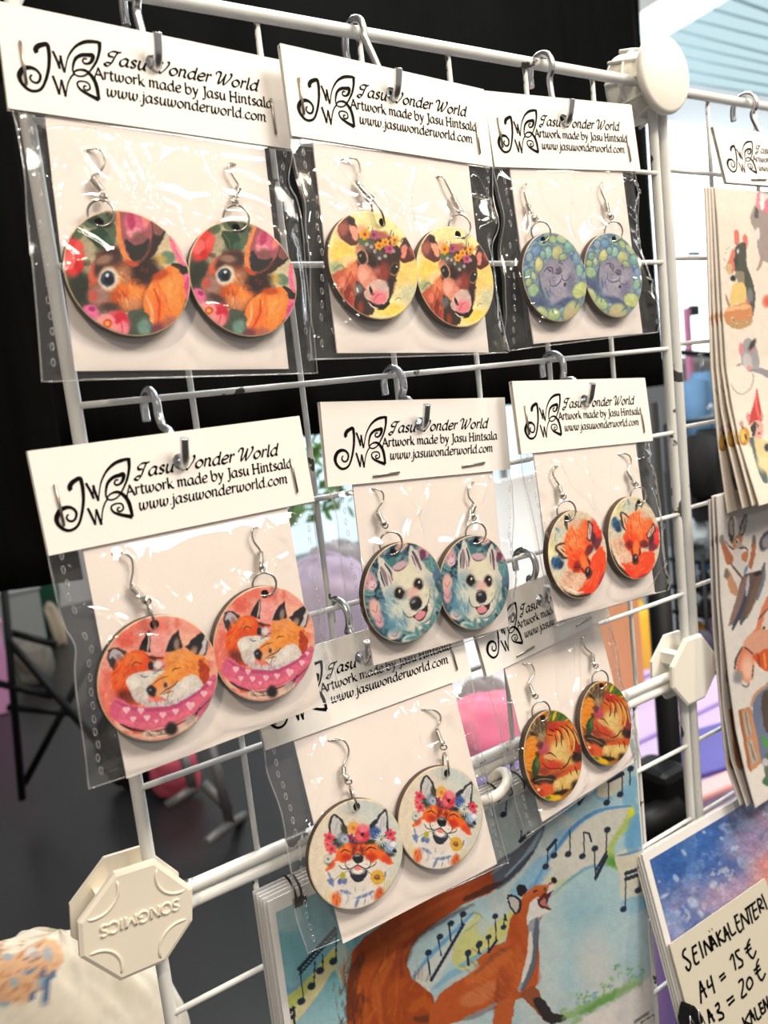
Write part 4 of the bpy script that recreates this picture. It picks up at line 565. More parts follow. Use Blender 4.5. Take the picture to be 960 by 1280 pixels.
    for x, y, xt, yt in ((392, 512, 402, 425), (432, 458, 441, 378), (500, 452, 508, 340), (568, 462, 575, 345), (688, 335, 682, 470), (628, 425, 632, 578), (765, 716, 777, 535), (835, 626, 845, 515), (685, 205, 694, 95), (750, 165, 760, 58), (800, 42, 797, 118), (190, 262, 206, 180)): head(x, y, A_); st([(x + (9 if yt < y else -3), y), (xt, yt)], A_)
    bm([(402, 430), (441, 384)], A_, 4); st([(575, 348), (600, 352), (612, 392)], A_, 2.6); bm([(632, 566), (684, 462)], A_, 4.5); bm([(632, 530), (684, 440)], A_, 2.6); bm([(777, 545), (845, 522)], A_, 5); bm([(777, 572), (845, 548)], A_, 5); bm([(694, 98), (760, 66)], A_, 6); bm([(545, 165), (600, 140)], A_, 3); st([(545, 165), (552, 215), (600, 140)], A_, 2.6); bm([(270, 390), (310, 350)], A_, 5); st([(275, 395), (275, 340)], A_)
    for x, y, xt, yt in ((135, 560, 130, 415), (182, 490, 198, 378), (222, 418, 234, 345), (283, 375, 297, 225), (722, 335, 735, 462), (775, 262, 780, 350), (825, 200, 826, 282), (882, 158, 878, 215), (905, 335, 905, 395), (955, 300, 960, 340)): head(x, y, B_, 4.4 if x < 300 else 3.6); st([(x + (12 if yt < y else -8), y), (xt, yt)], B_, 2)
    bm([(124, 412), (292, 225)], B_, 4.5); bm([(128, 435), (292, 250)], B_, 3); bm([(735, 462), (884, 205)], B_, 4); bm([(70, 620), (100, 590)], B_, 5); st([(100, 590), (104, 680)], B_, 3.4); bm([(70, 650), (102, 625)], B_, 4)
    for x, y, xt, yt in ((20, 930, 25, 985), (75, 880, 68, 930), (118, 850, 118, 922), (150, 750, 155, 870), (190, 802, 196, 740)): head(x, y, A_, 3.2); st([(x, y), (xt, yt)], A_)
    bm([(118, 922), (156, 866)], A_, 3.4); st([(196, 740), (204, 770)], A_, 2.2)
    for k in range(9): x = 818 + k * 8; p.ln(A_([(x, 1265 - k * 5.4), (x + 3, 1250 - k * 5.4)]), 1.5, (70, 70, 70), .8, .6, 0, 0, False)
    p.ln(A_([(860, 1290), (850, 1260), (912, 1222), (925, 1290)]), 1.4, (60, 60, 60), 1, .6, 0, 0, False)

def art_galaxy(p):
    g = sst(850, 980, p.X + 0.25 * (p.Y - 1080)); p.C = p.C * (1 - g[:, None]) + np.array((196, 150, 168.0)) * g[:, None]
    p.mot((60, 96, 168), 46, .42, .62, .7, 3); p.mot((150, 176, 214), 24, .5, .62, .75, 8); p.mot((170, 150, 190), 40, .52, .68, .7, 12); p.mot((196, 206, 226), 11, .64, .72, .7, 15)
    p.el(826, 1090, 36, 40, (46, 90, 166), 0, .9, .8); p.el(870, 1060, 44, 22, (50, 96, 172), -20, .9, .7); p.el(965, 1090, 24, 44, (222, 142, 134), 20, .9, .9); p.el(905, 1120, 40, 18, (186, 158, 188), -30, .9, .7); p.el(842, 1172, 20, 24, (150, 150, 200), 0, .9, .7); p.el(940, 1050, 30, 18, (150, 136, 180), -25, .9, .7)
    for x, y, a, b in ((855, 1066, 2.4, 5), (866, 1128, 6, 8), (892, 1106, 5, 5), (845, 1098, 3, 5), (880, 1040, 2, 2.4), (824, 1102, 2, 1.6), (902, 1048, 2, 3), (876, 1142, 3, 6), (830, 1120, 7, 2), (918, 1060, 5, 3)): p.el(x, y, a, b, (196, 212, 236), -30, .5, .7, 3)

def art_stickers_top(p):
    f1 = lambda q: [(880 + x / 7.11, 300 + y / 7.11) for x, y in q]; f0 = lambda q: [(880 + x / 6.4, 130 + y / 6.4) for x, y in q]; f2 = lambda q: [(880 + x / 6.74, 460 + y / 6.74) for x, y in q]
    G = (84, 86, 80)
    more_stickers(p, 985, [(10, 300), (60, 370), (8, 440), (52, 520), (96, 300), (100, 450)], [(226, 150, 160), (236, 196, 130), (170, 180, 206)])
    # rabbit on cheese
    p.pg(f0([(245, 1115), (240, 1030), (262, 1005), (282, 1040), (280, 1120)]), (230, 128, 118), 2, 1, 3); p.pg(f0([(310, 1130), (310, 1060), (330, 1040), (350, 1080), (340, 1170)]), (230, 128, 118), 2, 1, 3)
    p.pg(f1([(300, 40), (370, 30), (380, 220), (430, 360), (458, 520), (430, 690), (400, 600), (350, 400), (270, 260), (262, 120)]), (86, 88, 82), 2, 1, 4); p.pg(f1([(280, 280), (350, 290), (360, 400), (300, 370)]), (150, 140, 120), 2); p.pg(f1([(225, 160), (262, 70), (280, 200), (260, 290), (210, 300), (200, 220)]), (226, 130, 116), 2.4, 1, 4); p.pg(f1([(205, 215), (240, 220), (240, 300), (210, 290)]), (214, 196, 140), 2); p.el(*f1([(302, 100)])[0], 1.6, 3, (226, 226, 222)); p.el(*f1([(285, 190)])[0], 2.4, 7, (70, 70, 68)); p.el(*f1([(258, 340)])[0], 3.4, 4, (46, 50, 46)); p.pg(f1([(262, 390), (350, 380), (380, 480), (372, 570), (290, 560), (225, 590), (240, 480)]), (238, 206, 132), 2.4, 1, 4); p.ln(f1([(190, 480), (210, 550), (230, 600)]), 3, (176, 140, 130)); p.el(*f1([(390, 540)])[0], 2.6, 10, (206, 132, 140), 8); p.el(*f1([(410, 490)])[0], 4, 9, (130, 132, 130))
    p.pg(f1([(178, 650), (240, 590), (410, 570), (420, 740), (300, 790), (200, 745)]), (214, 146, 100), 2, 1, 4); p.pg(f1([(180, 645), (250, 590), (410, 575), (380, 610), (240, 630)]), (246, 190, 140), 2); p.pg(f1([(210, 740), (420, 700), (410, 760), (290, 790)]), (190, 160, 118), 2.4, .8)
    for x, y, s in ((258, 705, 3), (345, 630, 1.6), (290, 750, 2), (380, 735, 1.6), (400, 680, 1.6)): p.el(*f1([(x, y)])[0], s * .7, s, (222, 206, 160)); p.el(*f1([(x + 4, y + 6)])[0], s * .5, s * .6, (160, 100, 66), 0, .4, .8)
    for x, y in ((190, 110), (215, 60), (180, 170), (175, 240), (200, 75)): p.ln(f1([(x, y), (x + 10, y + 14)]), 1, (150, 150, 150))
    # large mouse at the edge
    p.pg(f0([(370, 930), (400, 820), (470, 790), (540, 900), (640, 960), (640, 1250), (480, 1260), (430, 1160), (420, 1040)]), (170, 156, 152), 2.4, 1, 5); p.pg(f0([(415, 800), (430, 710), (450, 720), (445, 850)]), (226, 150, 166), 2); p.pg(f0([(470, 850), (500, 760), (560, 740), (540, 880)]), (226, 130, 150), 2); p.pg(f0([(448, 740), (480, 720), (480, 830), (450, 840)]), (238, 240, 242), 2); p.pg(f0([(405, 900), (410, 830), (438, 860), (430, 910)]), (96, 92, 92), 2); p.el(*f0([(430, 1040)])[0], 2.6, 8, (236, 232, 230)); p.ln(f1([(520, 120), (500, 220), (470, 270)]), 4, (176, 150, 144)); p.el(*f1([(560, 545)])[0], 6, 8, (238, 142, 116)); p.el(*f1([(566, 550)])[0], 3, 5, (222, 110, 96))
    # sleeping mouse
    p.pg(f1([(330, 1090), (340, 930), (390, 870), (450, 920), (490, 1050), (485, 1130), (420, 1170), (360, 1120)]), (168, 168, 172), 2.4, 1, 4); p.el(*f1([(385, 1080)])[0], 6, 11, (206, 204, 204), -10); p.el(*f1([(330, 970)])[0], 3, 8, (228, 150, 156)); p.el(*f1([(425, 950)])[0], 3.4, 7, (206, 140, 150), 10); p.el(*f1([(430, 930)])[0], 3, 8, (70, 68, 74), 30, .4); p.el(*f1([(400, 1140)])[0], 3, 4, (226, 160, 160)); p.pg(f1([(400, 1165), (500, 1135), (620, 1190), (620, 1250), (480, 1180)]), (140, 140, 150), 3, .9); p.ln(f1([(430, 1180), (440, 1230), (420, 1300)]), 2, (196, 176, 170)); p.ln(f2([(420, 60), (400, 160), (320, 220), (250, 180), (230, 120)]), 1.8, (180, 176, 172)); p.ln(f1([(290, 1120), (330, 1100)]), 2.4, (150, 140, 140))
    # little one in a red hat
    p.pg(f2([(445, 170), (462, 260), (490, 400), (480, 460), (420, 450), (380, 480), (388, 400), (420, 290)]), (206, 70, 72), 2, 1, 3); p.ln(f2([(445, 200), (440, 320), (470, 440)]), 3, (232, 120, 116)); p.el(*f2([(372, 415)])[0], 2.4, 6, (214, 150, 146)); p.el(*f2([(490, 410)])[0], 1.8, 4, (200, 170, 150)); p.pg(f2([(395, 480), (430, 440), (490, 460), (495, 560), (470, 605), (410, 580)]), (226, 180, 168), 2); p.pg(f2([(395, 490), (420, 450), (440, 470), (420, 580), (400, 550)]), (70, 66, 62), 2); p.el(*f2([(462, 555)])[0], 1.8, 1.8, (200, 60, 80)); p.el(*f2([(455, 490)])[0], 1.2, 2, (40, 40, 40))
    p.pg(f2([(385, 590), (480, 600), (540, 620), (640, 700), (640, 960), (520, 960), (470, 900), (420, 740), (380, 640)]), (222, 206, 156), 2.4, 1, 4); p.pg(f2([(380, 595), (420, 590), (440, 720), (520, 880), (540, 965), (500, 960), (455, 860), (410, 700)]), (92, 110, 112), 2.4, 1, 4); p.el(*f2([(530, 670)])[0], 3, 5, (60, 60, 70)); p.el(*f2([(500, 800)])[0], 8, 10, (236, 220, 170), 0, .6)
    bell = f2([(300, 540)]); p.el(*f2([(340, 575)])[0], 6.4, 11, (206, 150, 62), 0, .2); p.el(*f2([(330, 570)])[0], 4, 7, (240, 200, 110), 0, .4); p.el(*f2([(350, 580)])[0], 1.6, 4, (90, 60, 30)); p.el(*f2([(318, 470)])[0], 2.6, 4, (206, 160, 160)); p.ln(f2([(315, 490), (330, 510)]), 2.4, (90, 80, 76)); p.ln(f2([(300, 560), (320, 640), (370, 630)]), 1.6, (150, 100, 40))
def more_stickers(p, x0, pts, cols):                     # the rest of the sheet, beyond the photograph's edge: flowers and leaves
    for k, (x, y) in enumerate(pts):
        X = x0 + x; p.ln([(X, y + 4), (X + 2, y + 26)], 1.6, (120, 140, 100)); p.el(X + 6, y + 18, 5, 2.4, (130, 156, 108), -30, .3); p.flower(X, y, 11, 6, cols[k % len(cols)], (206, 160, 90), .34, k)
def art_stickers_low(p):
    more_stickers(p, 985, [(10, 690), (50, 760), (6, 830), (44, 900), (80, 820), (90, 690)], [(214, 150, 130), (190, 170, 200), (226, 190, 130)])
    f1 = lambda q: [(880 + x / 7.53, 630 + y / 7.53) for x, y in q]; f2 = lambda q: [(880 + x / 5.33, 790 + y / 5.33) for x, y in q]
    dk = (66, 56, 56); br = (176, 110, 80)
    for q in ([(228, 270), (232, 160), (256, 118), (284, 160), (285, 290), (262, 380)], [(330, 290), (345, 180), (390, 92), (406, 130), (385, 260), (355, 310)]): p.pg(f1(q), (84, 76, 78), 1.6, 1, 3); 
    for q in ([(238, 260), (244, 165), (258, 135), (274, 170), (272, 290)], [(342, 285), (358, 190), (388, 115), (396, 150), (372, 260)]): p.pg(f1(q), (178, 168, 168), 2)
    p.pg(f1([(270, 400), (285, 320), (340, 285), (362, 330), (345, 400), (310, 440)]), (190, 130, 96), 2); p.el(*f1([(312, 352)])[0], 3, 4, (222, 214, 208)); p.el(*f1([(308, 354)])[0], 1.6, 2.2, (50, 44, 44)); p.el(*f1([(338, 400)])[0], 4, 5, (176, 160, 164)); p.ln(f1([(200, 350), (240, 400), (290, 432), (380, 410), (415, 440)]), 2, dk)
    p.pg(f1([(275, 440), (350, 430), (400, 560), (400, 650), (360, 690), (290, 600), (250, 540)]), (214, 208, 204), 2.4); p.pg(f1([(150, 320), (175, 300), (200, 380), (280, 500), (250, 560), (210, 555), (165, 400)]), br, 2.4); p.el(*f1([(168, 335)])[0], 3.4, 6, (140, 134, 126)); p.pg(f1([(450, 360), (470, 305), (490, 370), (478, 500), (450, 620), (420, 580), (440, 470)]), br, 2.4); p.el(*f1([(470, 340)])[0], 2.6, 6, (120, 116, 110)); p.pg(f1([(360, 470), (420, 440), (400, 540), (360, 530)]), (190, 126, 90), 2); p.pg(f1([(200, 620), (230, 605), (270, 700), (320, 790), (300, 865), (250, 830), (215, 720)]), (196, 146, 112), 2.4); p.el(*f1([(215, 660)])[0], 3.4, 6, (120, 112, 108)); p.ln(f1([(250, 560), (320, 650), (370, 710)]), 3, (110, 84, 76)); p.ln(f1([(410, 580), (380, 660)]), 4, (110, 140, 180))
    p.pg(f1([(230, 1140), (300, 900), (360, 690), (430, 650), (545, 630), (520, 760), (430, 1000), (350, 1140), (330, 1090), (270, 1190), (265, 1130)]), (104, 84, 80), 3, 1, 6)
    for q, w, c in (([(250, 1130), (330, 900), (390, 700)], 8, (140, 116, 112)), ([(270, 1180), (350, 1000), (420, 800)], 5, (56, 70, 90)), ([(350, 1130), (440, 950), (520, 720), (570, 560)], 5, (70, 84, 100)), ([(400, 1060), (480, 850), (540, 650)], 8, (120, 96, 84)), ([(470, 660), (530, 650)], 6, (50, 44, 44)), ([(400, 860), (420, 680)], 4, (196, 206, 220)), ([(570, 580), (560, 720), (500, 900)], 4, (96, 110, 130))): p.ln(f1(q), w, c, .85, 2, 4)
    p.el(*f1([(580, 350)])[0], 7, 13, (76, 72, 84), 20, .2); p.el(*f1([(590, 350)])[0], 5, 9, (150, 146, 156), 20)
    # squirrel with pumpkin
    p.pg(f1([(400, 1280), (480, 1180), (510, 1080), (560, 940), (620, 880), (640, 1300)]), (214, 126, 96), 3, 1, 4); p.pg(f1([(560, 1080), (640, 1000), (640, 1300), (540, 1240)]), (222, 206, 196), 3); p.ln(f1([(505, 1090), (560, 1030), (600, 990)]), 2, dk); p.el(*f1([(565, 1165)])[0], 1.4, 2.4, (60, 50, 50))
    p.pg(f2([(330, 0), (440, -10), (440, 130), (330, 160), (270, 110), (270, 60)]), (216, 160, 136), 3); p.pg(f2([(245, 130), (270, 95), (330, 150), (330, 280), (290, 340), (240, 290), (215, 230)]), (218, 128, 98), 3, 1, 4); p.el(*f2([(290, 240)])[0], 8, 16, (238, 190, 168), 0, .6); p.ln(f2([(255, 100), (215, 180), (205, 250)]), 3, (90, 70, 70)); p.el(*f2([(225, 300)])[0], 6, 8, (140, 140, 146), 0, .5); p.ln(f2([(320, 310), (330, 220)]), 2, dk); p.ln(f2([(250, 350), (285, 365), (300, 340)]), 2.4, (110, 110, 120)); p.ln(f2([(270, 100), (330, 150)]), 2, dk)
    p.pg(f2([(330, 170), (370, 130), (440, 120), (440, 250), (380, 240)]), (206, 92, 50), 3); p.ln(f2([(360, 150), (370, 230)]), 3, (160, 60, 36)); p.ln(f2([(400, 140), (410, 240)]), 3, (240, 150, 90))
    # window with open shutter
    p.pg(f2([(320, 500), (370, 410), (440, 360), (440, 850), (380, 860)]), (110, 120, 150), 3); p.pg(f2([(385, 430), (440, 400), (440, 650), (400, 640)]), (84, 74, 66), 3); p.ln(f2([(310, 500), (350, 410), (430, 350)]), 4, (190, 150, 120)); p.pg(f2([(226, 520), (300, 498), (320, 520), (385, 870), (310, 935), (290, 900)]), (196, 142, 104), 1.4, 1, 2, False); p.pg(f2([(226, 520), (248, 515), (318, 930), (300, 920)]), (150, 100, 74), 1.4, .9, 2, False)
    for q in ([(262, 535), (290, 530), (318, 690), (285, 700)], [(285, 730), (318, 715), (362, 860), (320, 890)]): p.pg(f2(q), (176, 174, 166), 1.2, 1, 1, False); p.ln(f2([((q[0][0] + q[1][0]) / 2, q[0][1]), ((q[2][0] + q[3][0]) / 2, q[2][1])]), 2, (120, 96, 80))
    p.el(*f2([(410, 740)])[0], 4, 10, (90, 146, 90), -30); p.pg(f2([(400, 850), (440, 800), (440, 1000), (410, 980)]), (96, 110, 96), 3); p.el(*f2([(410, 870)])[0], 4, 5, (190, 190, 200)); p.el(*f2([(415, 1000)])[0], 4, 6, (70, 110, 80), -30)
def art_bag(p):
    f = lambda q: [(x / 4, 1120 + y / 4) for x, y in q]
    p.pg(f([(-60, 330), (60, 290), (200, 220), (290, 230), (310, 330), (250, 400), (160, 520), (60, 540), (-60, 520)]), (222, 170, 128), 8, .85, 14); p.dabs(20, 1215, 50, 36, 50, [(206, 140, 96), (236, 196, 160), (196, 130, 96)], 16, 4, -40, .7)
    for x, y, a, b, t in ((40, 305, 26, 14, 10), (240, 290, 20, 36, -10), (140, 380, 30, 14, -10), (70, 430, 24, 20, 30), (20, 545, 30, 16, 0), (210, 440, 30, 30, 0)): p.el(*f([(x, y)])[0], a / 4, b / 4, (150, 176, 196), t, .5, .9, 2)
    for q, w in (([(190, 460), (150, 525)], 6), ([(220, 370), (225, 430), (240, 540)], 8), ([(280, 370), (240, 420)], 7), ([(130, 375), (175, 370)], 5), ([(235, 480), (235, 535)], 9)): p.ln(f(q), w, (70, 104, 150), .9, 2, 3)
    p.el(*f([(165, 285)])[0], 10, 8, (226, 222, 220)); p.el(*f([(175, 300)])[0], 9, 5, (196, 176, 170)); p.ln(f([(120, 310), (160, 325), (210, 300)]), 3, (160, 120, 96))

# ------------------------------------------------------------------ the setting: floor, far wall, windows, ceiling slats
def cells(u0, u1, v0, v1, w0, w1): a, b = W3(u0, v1, w0), W3(u1, v0, w1); return a, b
fl = MB().box((-9, -4, -0.1), (16, 11, 0)).build('floor', M['floor']); tag(fl, kind='structure')
WB = 150.0
wl = MB().box((-9, WB * S, 0), (16, WB * S + .1, 4.6)).build('wall_back', M['wall']); tag(wl, kind='structure')
def window(name, px0, px1, pyref, py0, py1, mt, nx, bars=()):
    u0, u1 = on_w(px0, pyref, WB)[0], on_w(px1, pyref, WB)[0]; v0, v1 = on_w((px0 + px1) / 2, py0, WB)[1], on_w((px0 + px1) / 2, py1, WB)[1]
    mid = W3((u0 + u1) / 2, v1, WB); root = empty(name, Vector((mid[0], mid[1] - .02, mid[2]))); tag(root, kind='structure'); o = root.location
    fr = MB(); a, b = W3(u0, v1, WB), W3(u1, v0, WB); t = .05
    for k in range(nx + 1):
        x = a[0] + (b[0] - a[0]) * k / nx; fr.box((x - t - o.x, -.05, a[2] - o.z), (x + t - o.x, .0, b[2] - o.z))
    for z in (a[2], b[2]): fr.box((a[0] - o.x, -.05, z - t - o.z), (b[0] - o.x, 0, z + t - o.z))
    fr.build('window_frame', M['beam'], root)
    for k in range(nx):
        x0 = a[0] + (b[0] - a[0]) * k / nx - o.x; x1 = a[0] + (b[0] - a[0]) * (k + 1) / nx - o.x
        MB().box((x0 + t, -.02, a[2] + t - o.z), (x1 - t, -.01, b[2] - t - o.z)).build('pane', mt, root)
    return root
window('window_1', 640, 1090, 300, 128, 450, M['window'], 3)
window('window_2', 330, 745, 660, 440, 985, M['glass2'], 3)
# long pale slats, daylight put in as glow, behind a white beam, top right
rt = empty('ceiling_slats', on_floor(930, 40, 3.4)); tag(rt, kind='structure'); o = rt.location
LNS = [((940, -22), (990, -2)), ((912, 4), (960, 21)), ((885, 17), (960, 37)), ((862, 31), (960, 54)), ((843, 44), (960, 73)), ((852, 62), (960, 85)), ((858, 78), (960, 98)), ((858, 94), (960, 112)), ((858, 108), (960, 124))]
ends = []
for a, b in LNS:
    A, B = on_floor(*a, 3.4), on_floor(*b, 3.4); d = B - A; ends.append((A - d * .9, B + d * 1.2))
for k in range(len(ends) - 1):
    (a, b), (c, d) = ends[k], ends[k + 1]; g = .04
    q = [a.lerp(c, g), b.lerp(d, g), d.lerp(b, .10), c.lerp(a, .10)]
    MB().prism([p - o + Vector((0, 0, .03 * (i > 1))) for i, p in enumerate(q)], 0, 0, (0, 0, .03)).build('pane', M['sky'], rt)
bar = MB()
for a, b in ends: bar.tube([a - o + Vector((0, 0, .03)), b - o + Vector((0, 0, .03))], .009, 6)
bar.build('groove_bar', M['slat'], rt)
q = [on_floor(x, y, 3.15) for x, y in ((790, 66), (838, 42), (930, -12), (1010, -60), (930, -70), (812, 8), (780, 30))]
bm_ = MB().prism(q, 0, 0, (0, 0, .22)).build('trim_1', M['beam']); tag(bm_, kind='structure')
cl = MB().box((-9, .5, 4.5), (16, 11, 4.6)).build('ceiling', M['wall']); tag(cl, kind='structure')

# ------------------------------------------------------------------ black drapes behind the rack
def drape(name, w, u0, u1, v0, v1, amp, freq, edge=0.0, n=150, seed=0):
    P = []; rr = np.linspace(0, 1, 14); uu = np.linspace(u0, u1, n)
    for t in rr:
        for u in uu:
            f = math.sin(u * freq) * amp + math.sin(u * freq * 2.3 + 1) * amp * .4 + (fbm(np.array([u * .8 + 50]), np.array([t * 2.0]), seed)[0] - .5) * amp * 2
            e = max(0, 1 - (u1 - u) / 4.0) if edge else 0; f += e * edge * math.sin((u1 - u) * 2.6)
            hem = (t > .99) * 0.0
            P.append(W3(u + .1 * math.sin(t * 3 + u), v0 + (v1 - v0) * t + .12 * t * math.sin(u * freq * .7), w + f * (.6 + .4 * t)))
    me = MB().quad_grid(P, n, 14).mesh(name, M['velvet']); o = link(name, me); md = o.modifiers.new('solid', 'SOLIDIFY'); md.thickness = .003
    return o
uR = on_w(812, 215, 20)[0]
d1 = drape('black_drape', 20, on_w(-260, 300, 20)[0], uR, on_w(500, -260, 20)[1], on_w(500, 527, 20)[1], .5, .75, 1.0)
tag(d1, 'wide black drape with soft folds hanging behind the upper half of the wire rack', 'drape')
d2 = drape('black_cloth', 11, on_w(-200, 500, 11)[0], on_w(90, 600, 11)[0], on_w(0, 100, 11)[1], on_w(30, 733, 11)[1], .3, .9, 0, 60, 4)
tag(d2, 'nearer black cloth hanging lower at the left edge, its hem above the floor', 'cloth')

# ------------------------------------------------------------------ things in the hall behind the rack
def slab(name, quad, thick, mt, label, cat, group=None):          # a flat board: quad of world points
    n = (quad[1] - quad[0]).cross(quad[3] - quad[0]).normalized()
    c = sum(quad, Vector()) / 4; o = MB().prism([q - c for q in quad], 0, 0, n * thick).build(name, mt); o.location = c
    bevel(o, thick * .3); return tag(o, label, cat, group)
zt = .75
yf = on_floor(720, 826, zt).y; yn = on_floor(880, 1010, zt).y; xa = on_floor(330, 840, zt).x; xb = on_floor(1050, 880, zt).x
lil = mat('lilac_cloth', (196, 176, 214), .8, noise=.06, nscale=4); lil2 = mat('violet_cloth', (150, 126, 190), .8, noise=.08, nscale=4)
tb = empty('sales_table', Vector(((xa + xb) / 2, (yf + yn) / 2, 0))); tag(tb, 'long table under a lilac cloth standing behind the rack', 'table'); o = tb.location
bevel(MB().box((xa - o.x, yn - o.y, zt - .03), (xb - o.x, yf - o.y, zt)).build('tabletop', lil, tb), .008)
P = []; n = 120
for t in (0, .5, 1):
    for k in range(n): x = xa + (xb - xa) * k / (n - 1); P.append((x - o.x, yn - o.y - .012 - t * .03 * (1 + math.sin(k * .9)), zt - .01 - t * .7))
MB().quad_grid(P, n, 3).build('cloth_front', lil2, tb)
lg = MB().box((xa + .05 - o.x, yn + .1 - o.y, 0), (xa + .1 - o.x, yn + .15 - o.y, zt - .03)); lg.build('leg', M['black_metal'], tb)
for X, Y in ((xb - .1, yn + .1), (xa + .05, yf - .1), (xb - .1, yf - .1)): MB().box((X - o.x, Y - o.y, 0), (X + .05 - o.x, Y + .05 - o.y, zt - .03)).build('leg', M['black_metal'], tb)
for k, y in enumerate((.35, .68)): MB().box((xa - o.x, yn - o.y + (yf - yn) * y - .004, zt), (xb - o.x, yn - o.y + (yf - yn) * y + .004, zt + .004)).build('cloth_seam', lil2, tb)
q = [on_floor(836, 985, zt + .004), on_floor(915, 960, zt + .004), on_floor(905, 905, zt + .004), on_floor(836, 925, zt + .004)]
slab('printed_board', q, .006, mat('violet_print', (84, 76, 160), .5, noise=.2, nscale=10), 'flat violet board lying on the lilac table', 'board')
q = [on_floor(836, 1022, zt + .02), on_floor(925, 985, zt + .02), on_floor(920, 966, zt + .02), on_floor(836, 1004, zt + .02)]
slab('pink_folder', q, .012, mat('pink_card', (244, 176, 176), .5), 'pink folder at the near edge of the lilac table', 'folder')
# cardboard box, yellow roll, small goods on and behind the table
p = on_floor(785, 868, zt + .001)
bx = empty('cardboard_box', p); tag(bx, 'tan cardboard box standing on the lilac table', 'box')
tan = mat('tan_cardboard', (206, 146, 104), .8, noise=.06, nscale=8)
bevel(MB().box((-.085, 0, 0), (.055, .14, .25)).build('box_body', tan, bx), .004); MB().box((-.085, -.002, .2), (.055, .0, .21)).build('flap_edge', mat('box_edge', (160, 110, 76), .8), bx)
def jar(name, px, py, d, h, r, col, label, cat, cap=None, group=None):
    q = at(px, py, d); o = empty(name, q); c = mat(name + '_colour', col, .35)
    prof = [(r * .9, 0), (r, .06), (r, .7), (r * .8, .8), (r * .45, .88), (r * .45, 1)]; P = []
    for rr, z in prof:
        for k in range(17): P.append((rr * math.cos(k * math.pi / 8), rr * math.sin(k * math.pi / 8), z * h))
    MB().quad_grid(P, 17, len(prof)).build('jar_body', c, o)
    MB().tube([(0, 0, h * .97), (0, 0, h * 1.08)], r * .55, 12).build('cap', mat(name + '_cap', cap or (40, 40, 44), .4), o); return tag(o, label, cat, group)
def bundle(name, px, py, d, rx, ry, col, label, cat, seed=0, tilt=0, group=None, flat=.6):       # soft folded cloth
    q = at(px, py, d); sx, sy = rx / FPX * d, ry / FPX * d; P = []; nu, nv = 40, 26
    for j in range(nv):
        t = math.pi * j / (nv - 1)
        for i in range(nu + 1):
            a = 2 * math.pi * i / nu; k = 1 + .22 * (fbm(np.array([2.2 * math.cos(a) + 9 + seed]), np.array([t * 2.2 + 2 * math.sin(a) + 5]), seed, 3)[0] - .5) * 2
            se = lambda x: math.copysign(abs(x) ** .75, x)
            P.append((se(math.sin(t) * math.cos(a)) * sx * k, math.sin(t) * math.sin(a) * sx * flat * k, se(math.cos(t)) * sy * k))
    o = MB().quad_grid(P, nu + 1, nv).build(name, mat(name + '_cloth', col, .85, noise=.12, nscale=14)); o.location = q; o.rotation_euler = (0, math.radians(tilt), -.5); return tag(o, label, cat, group)
def board(name, px, py, d, w, h, col, label, cat, yaw=0, em=None):
    q = at(px, py, d); o = MB().box((-w / 2, -.01, -h / 2), (w / 2, .01, h / 2)).build(name, mat(name + '_paint', col, .6)); o.location = q; o.rotation_euler = (0, 0, yaw); return tag(o, label, cat)
def depth_on(px, py, z):                                  # depth at which the ray through a pixel meets height z
    r = ray(px, py); return ((Z0 - z) / S - CAM[1]) / r[1] * S
def on_table(name, px, py0, py1, rx, *a, z=zt + .006, **k):      # a soft thing resting on the table: py1 is its lower edge
    d = depth_on(px, py1, z); return bundle(name, px, (py0 + py1) / 2, d, rx, (py1 - py0) / 2 * .96, *a, **k)
# small round table carrying the jumper and the scarf, left of the long table
dj = depth_on(412, 846, zt); jt = at(412, 846, dj + .10); rt_ = empty('round_table', Vector((jt.x, jt.y, 0))); tag(rt_, 'small round grey table under the lilac jumper', 'table'); grey_top = mat('grey_laminate', (150, 148, 150), .5)
P = [(r_ * math.cos(a), r_ * math.sin(a), z) for r_, z in ((0, zt - .03), (.27, zt - .03), (.28, zt - .02), (.28, zt - .006), (.27, zt), (0, zt)) for a in np.linspace(0, 6.283, 49)]; MB().quad_grid(P, 49, 6, False).build('tabletop', grey_top, rt_)
MB().tube([(0, 0, .02), (0, 0, zt - .03)], .025, 12).build('column', M['black_metal'], rt_); MB().tube([(0, 0, 0), (0, 0, .02)], .2, 24).build('foot', M['black_metal'], rt_)
on_table('lilac_jumper', 412, 694, 846, 60, (206, 190, 216), 'lilac knitted jumper heaped behind the dog earring pack', 'jumper', 1, flat=.45)
o = bundle('grey_scarf', 424, 735, dj + .2, 42, 66, (190, 187, 190), 'pale grey scarf heaped behind the lilac jumper', 'scarf', 2, flat=.4); o.location.z = zt + .004 + 66 / FPX * (dj + .2)
on_table('pink_cushion', 608, 866, 952, 50, (244, 132, 160), 'bright pink cushion seen between the two lowest packs', 'cushion', 3, flat=.4)
on_table('grey_pouch', 604, 846, 922, 34, (140, 138, 138), 'grey pouch behind the bright pink cushion', 'pouch', 4, flat=.25)
on_table('violet_pouch', 622, 950, 1010, 40, (126, 112, 168), 'violet pouch in front of the bright pink cushion', 'pouch', 6)
jar('dark_jar', 596, 872, depth_on(596, 872, zt) + .02, .075, .016, (56, 32, 36), 'small dark jar with a green lid between the two lower packs', 'jar', (70, 130, 60))
jar('yellow_jar', 801, 832, depth_on(801, 832, zt), .165, .03, (236, 186, 60), 'tall yellow jar behind the tan cardboard box', 'jar', (240, 220, 120))
qb = [on_floor(566, 895, zt), on_floor(694, 845, zt)]
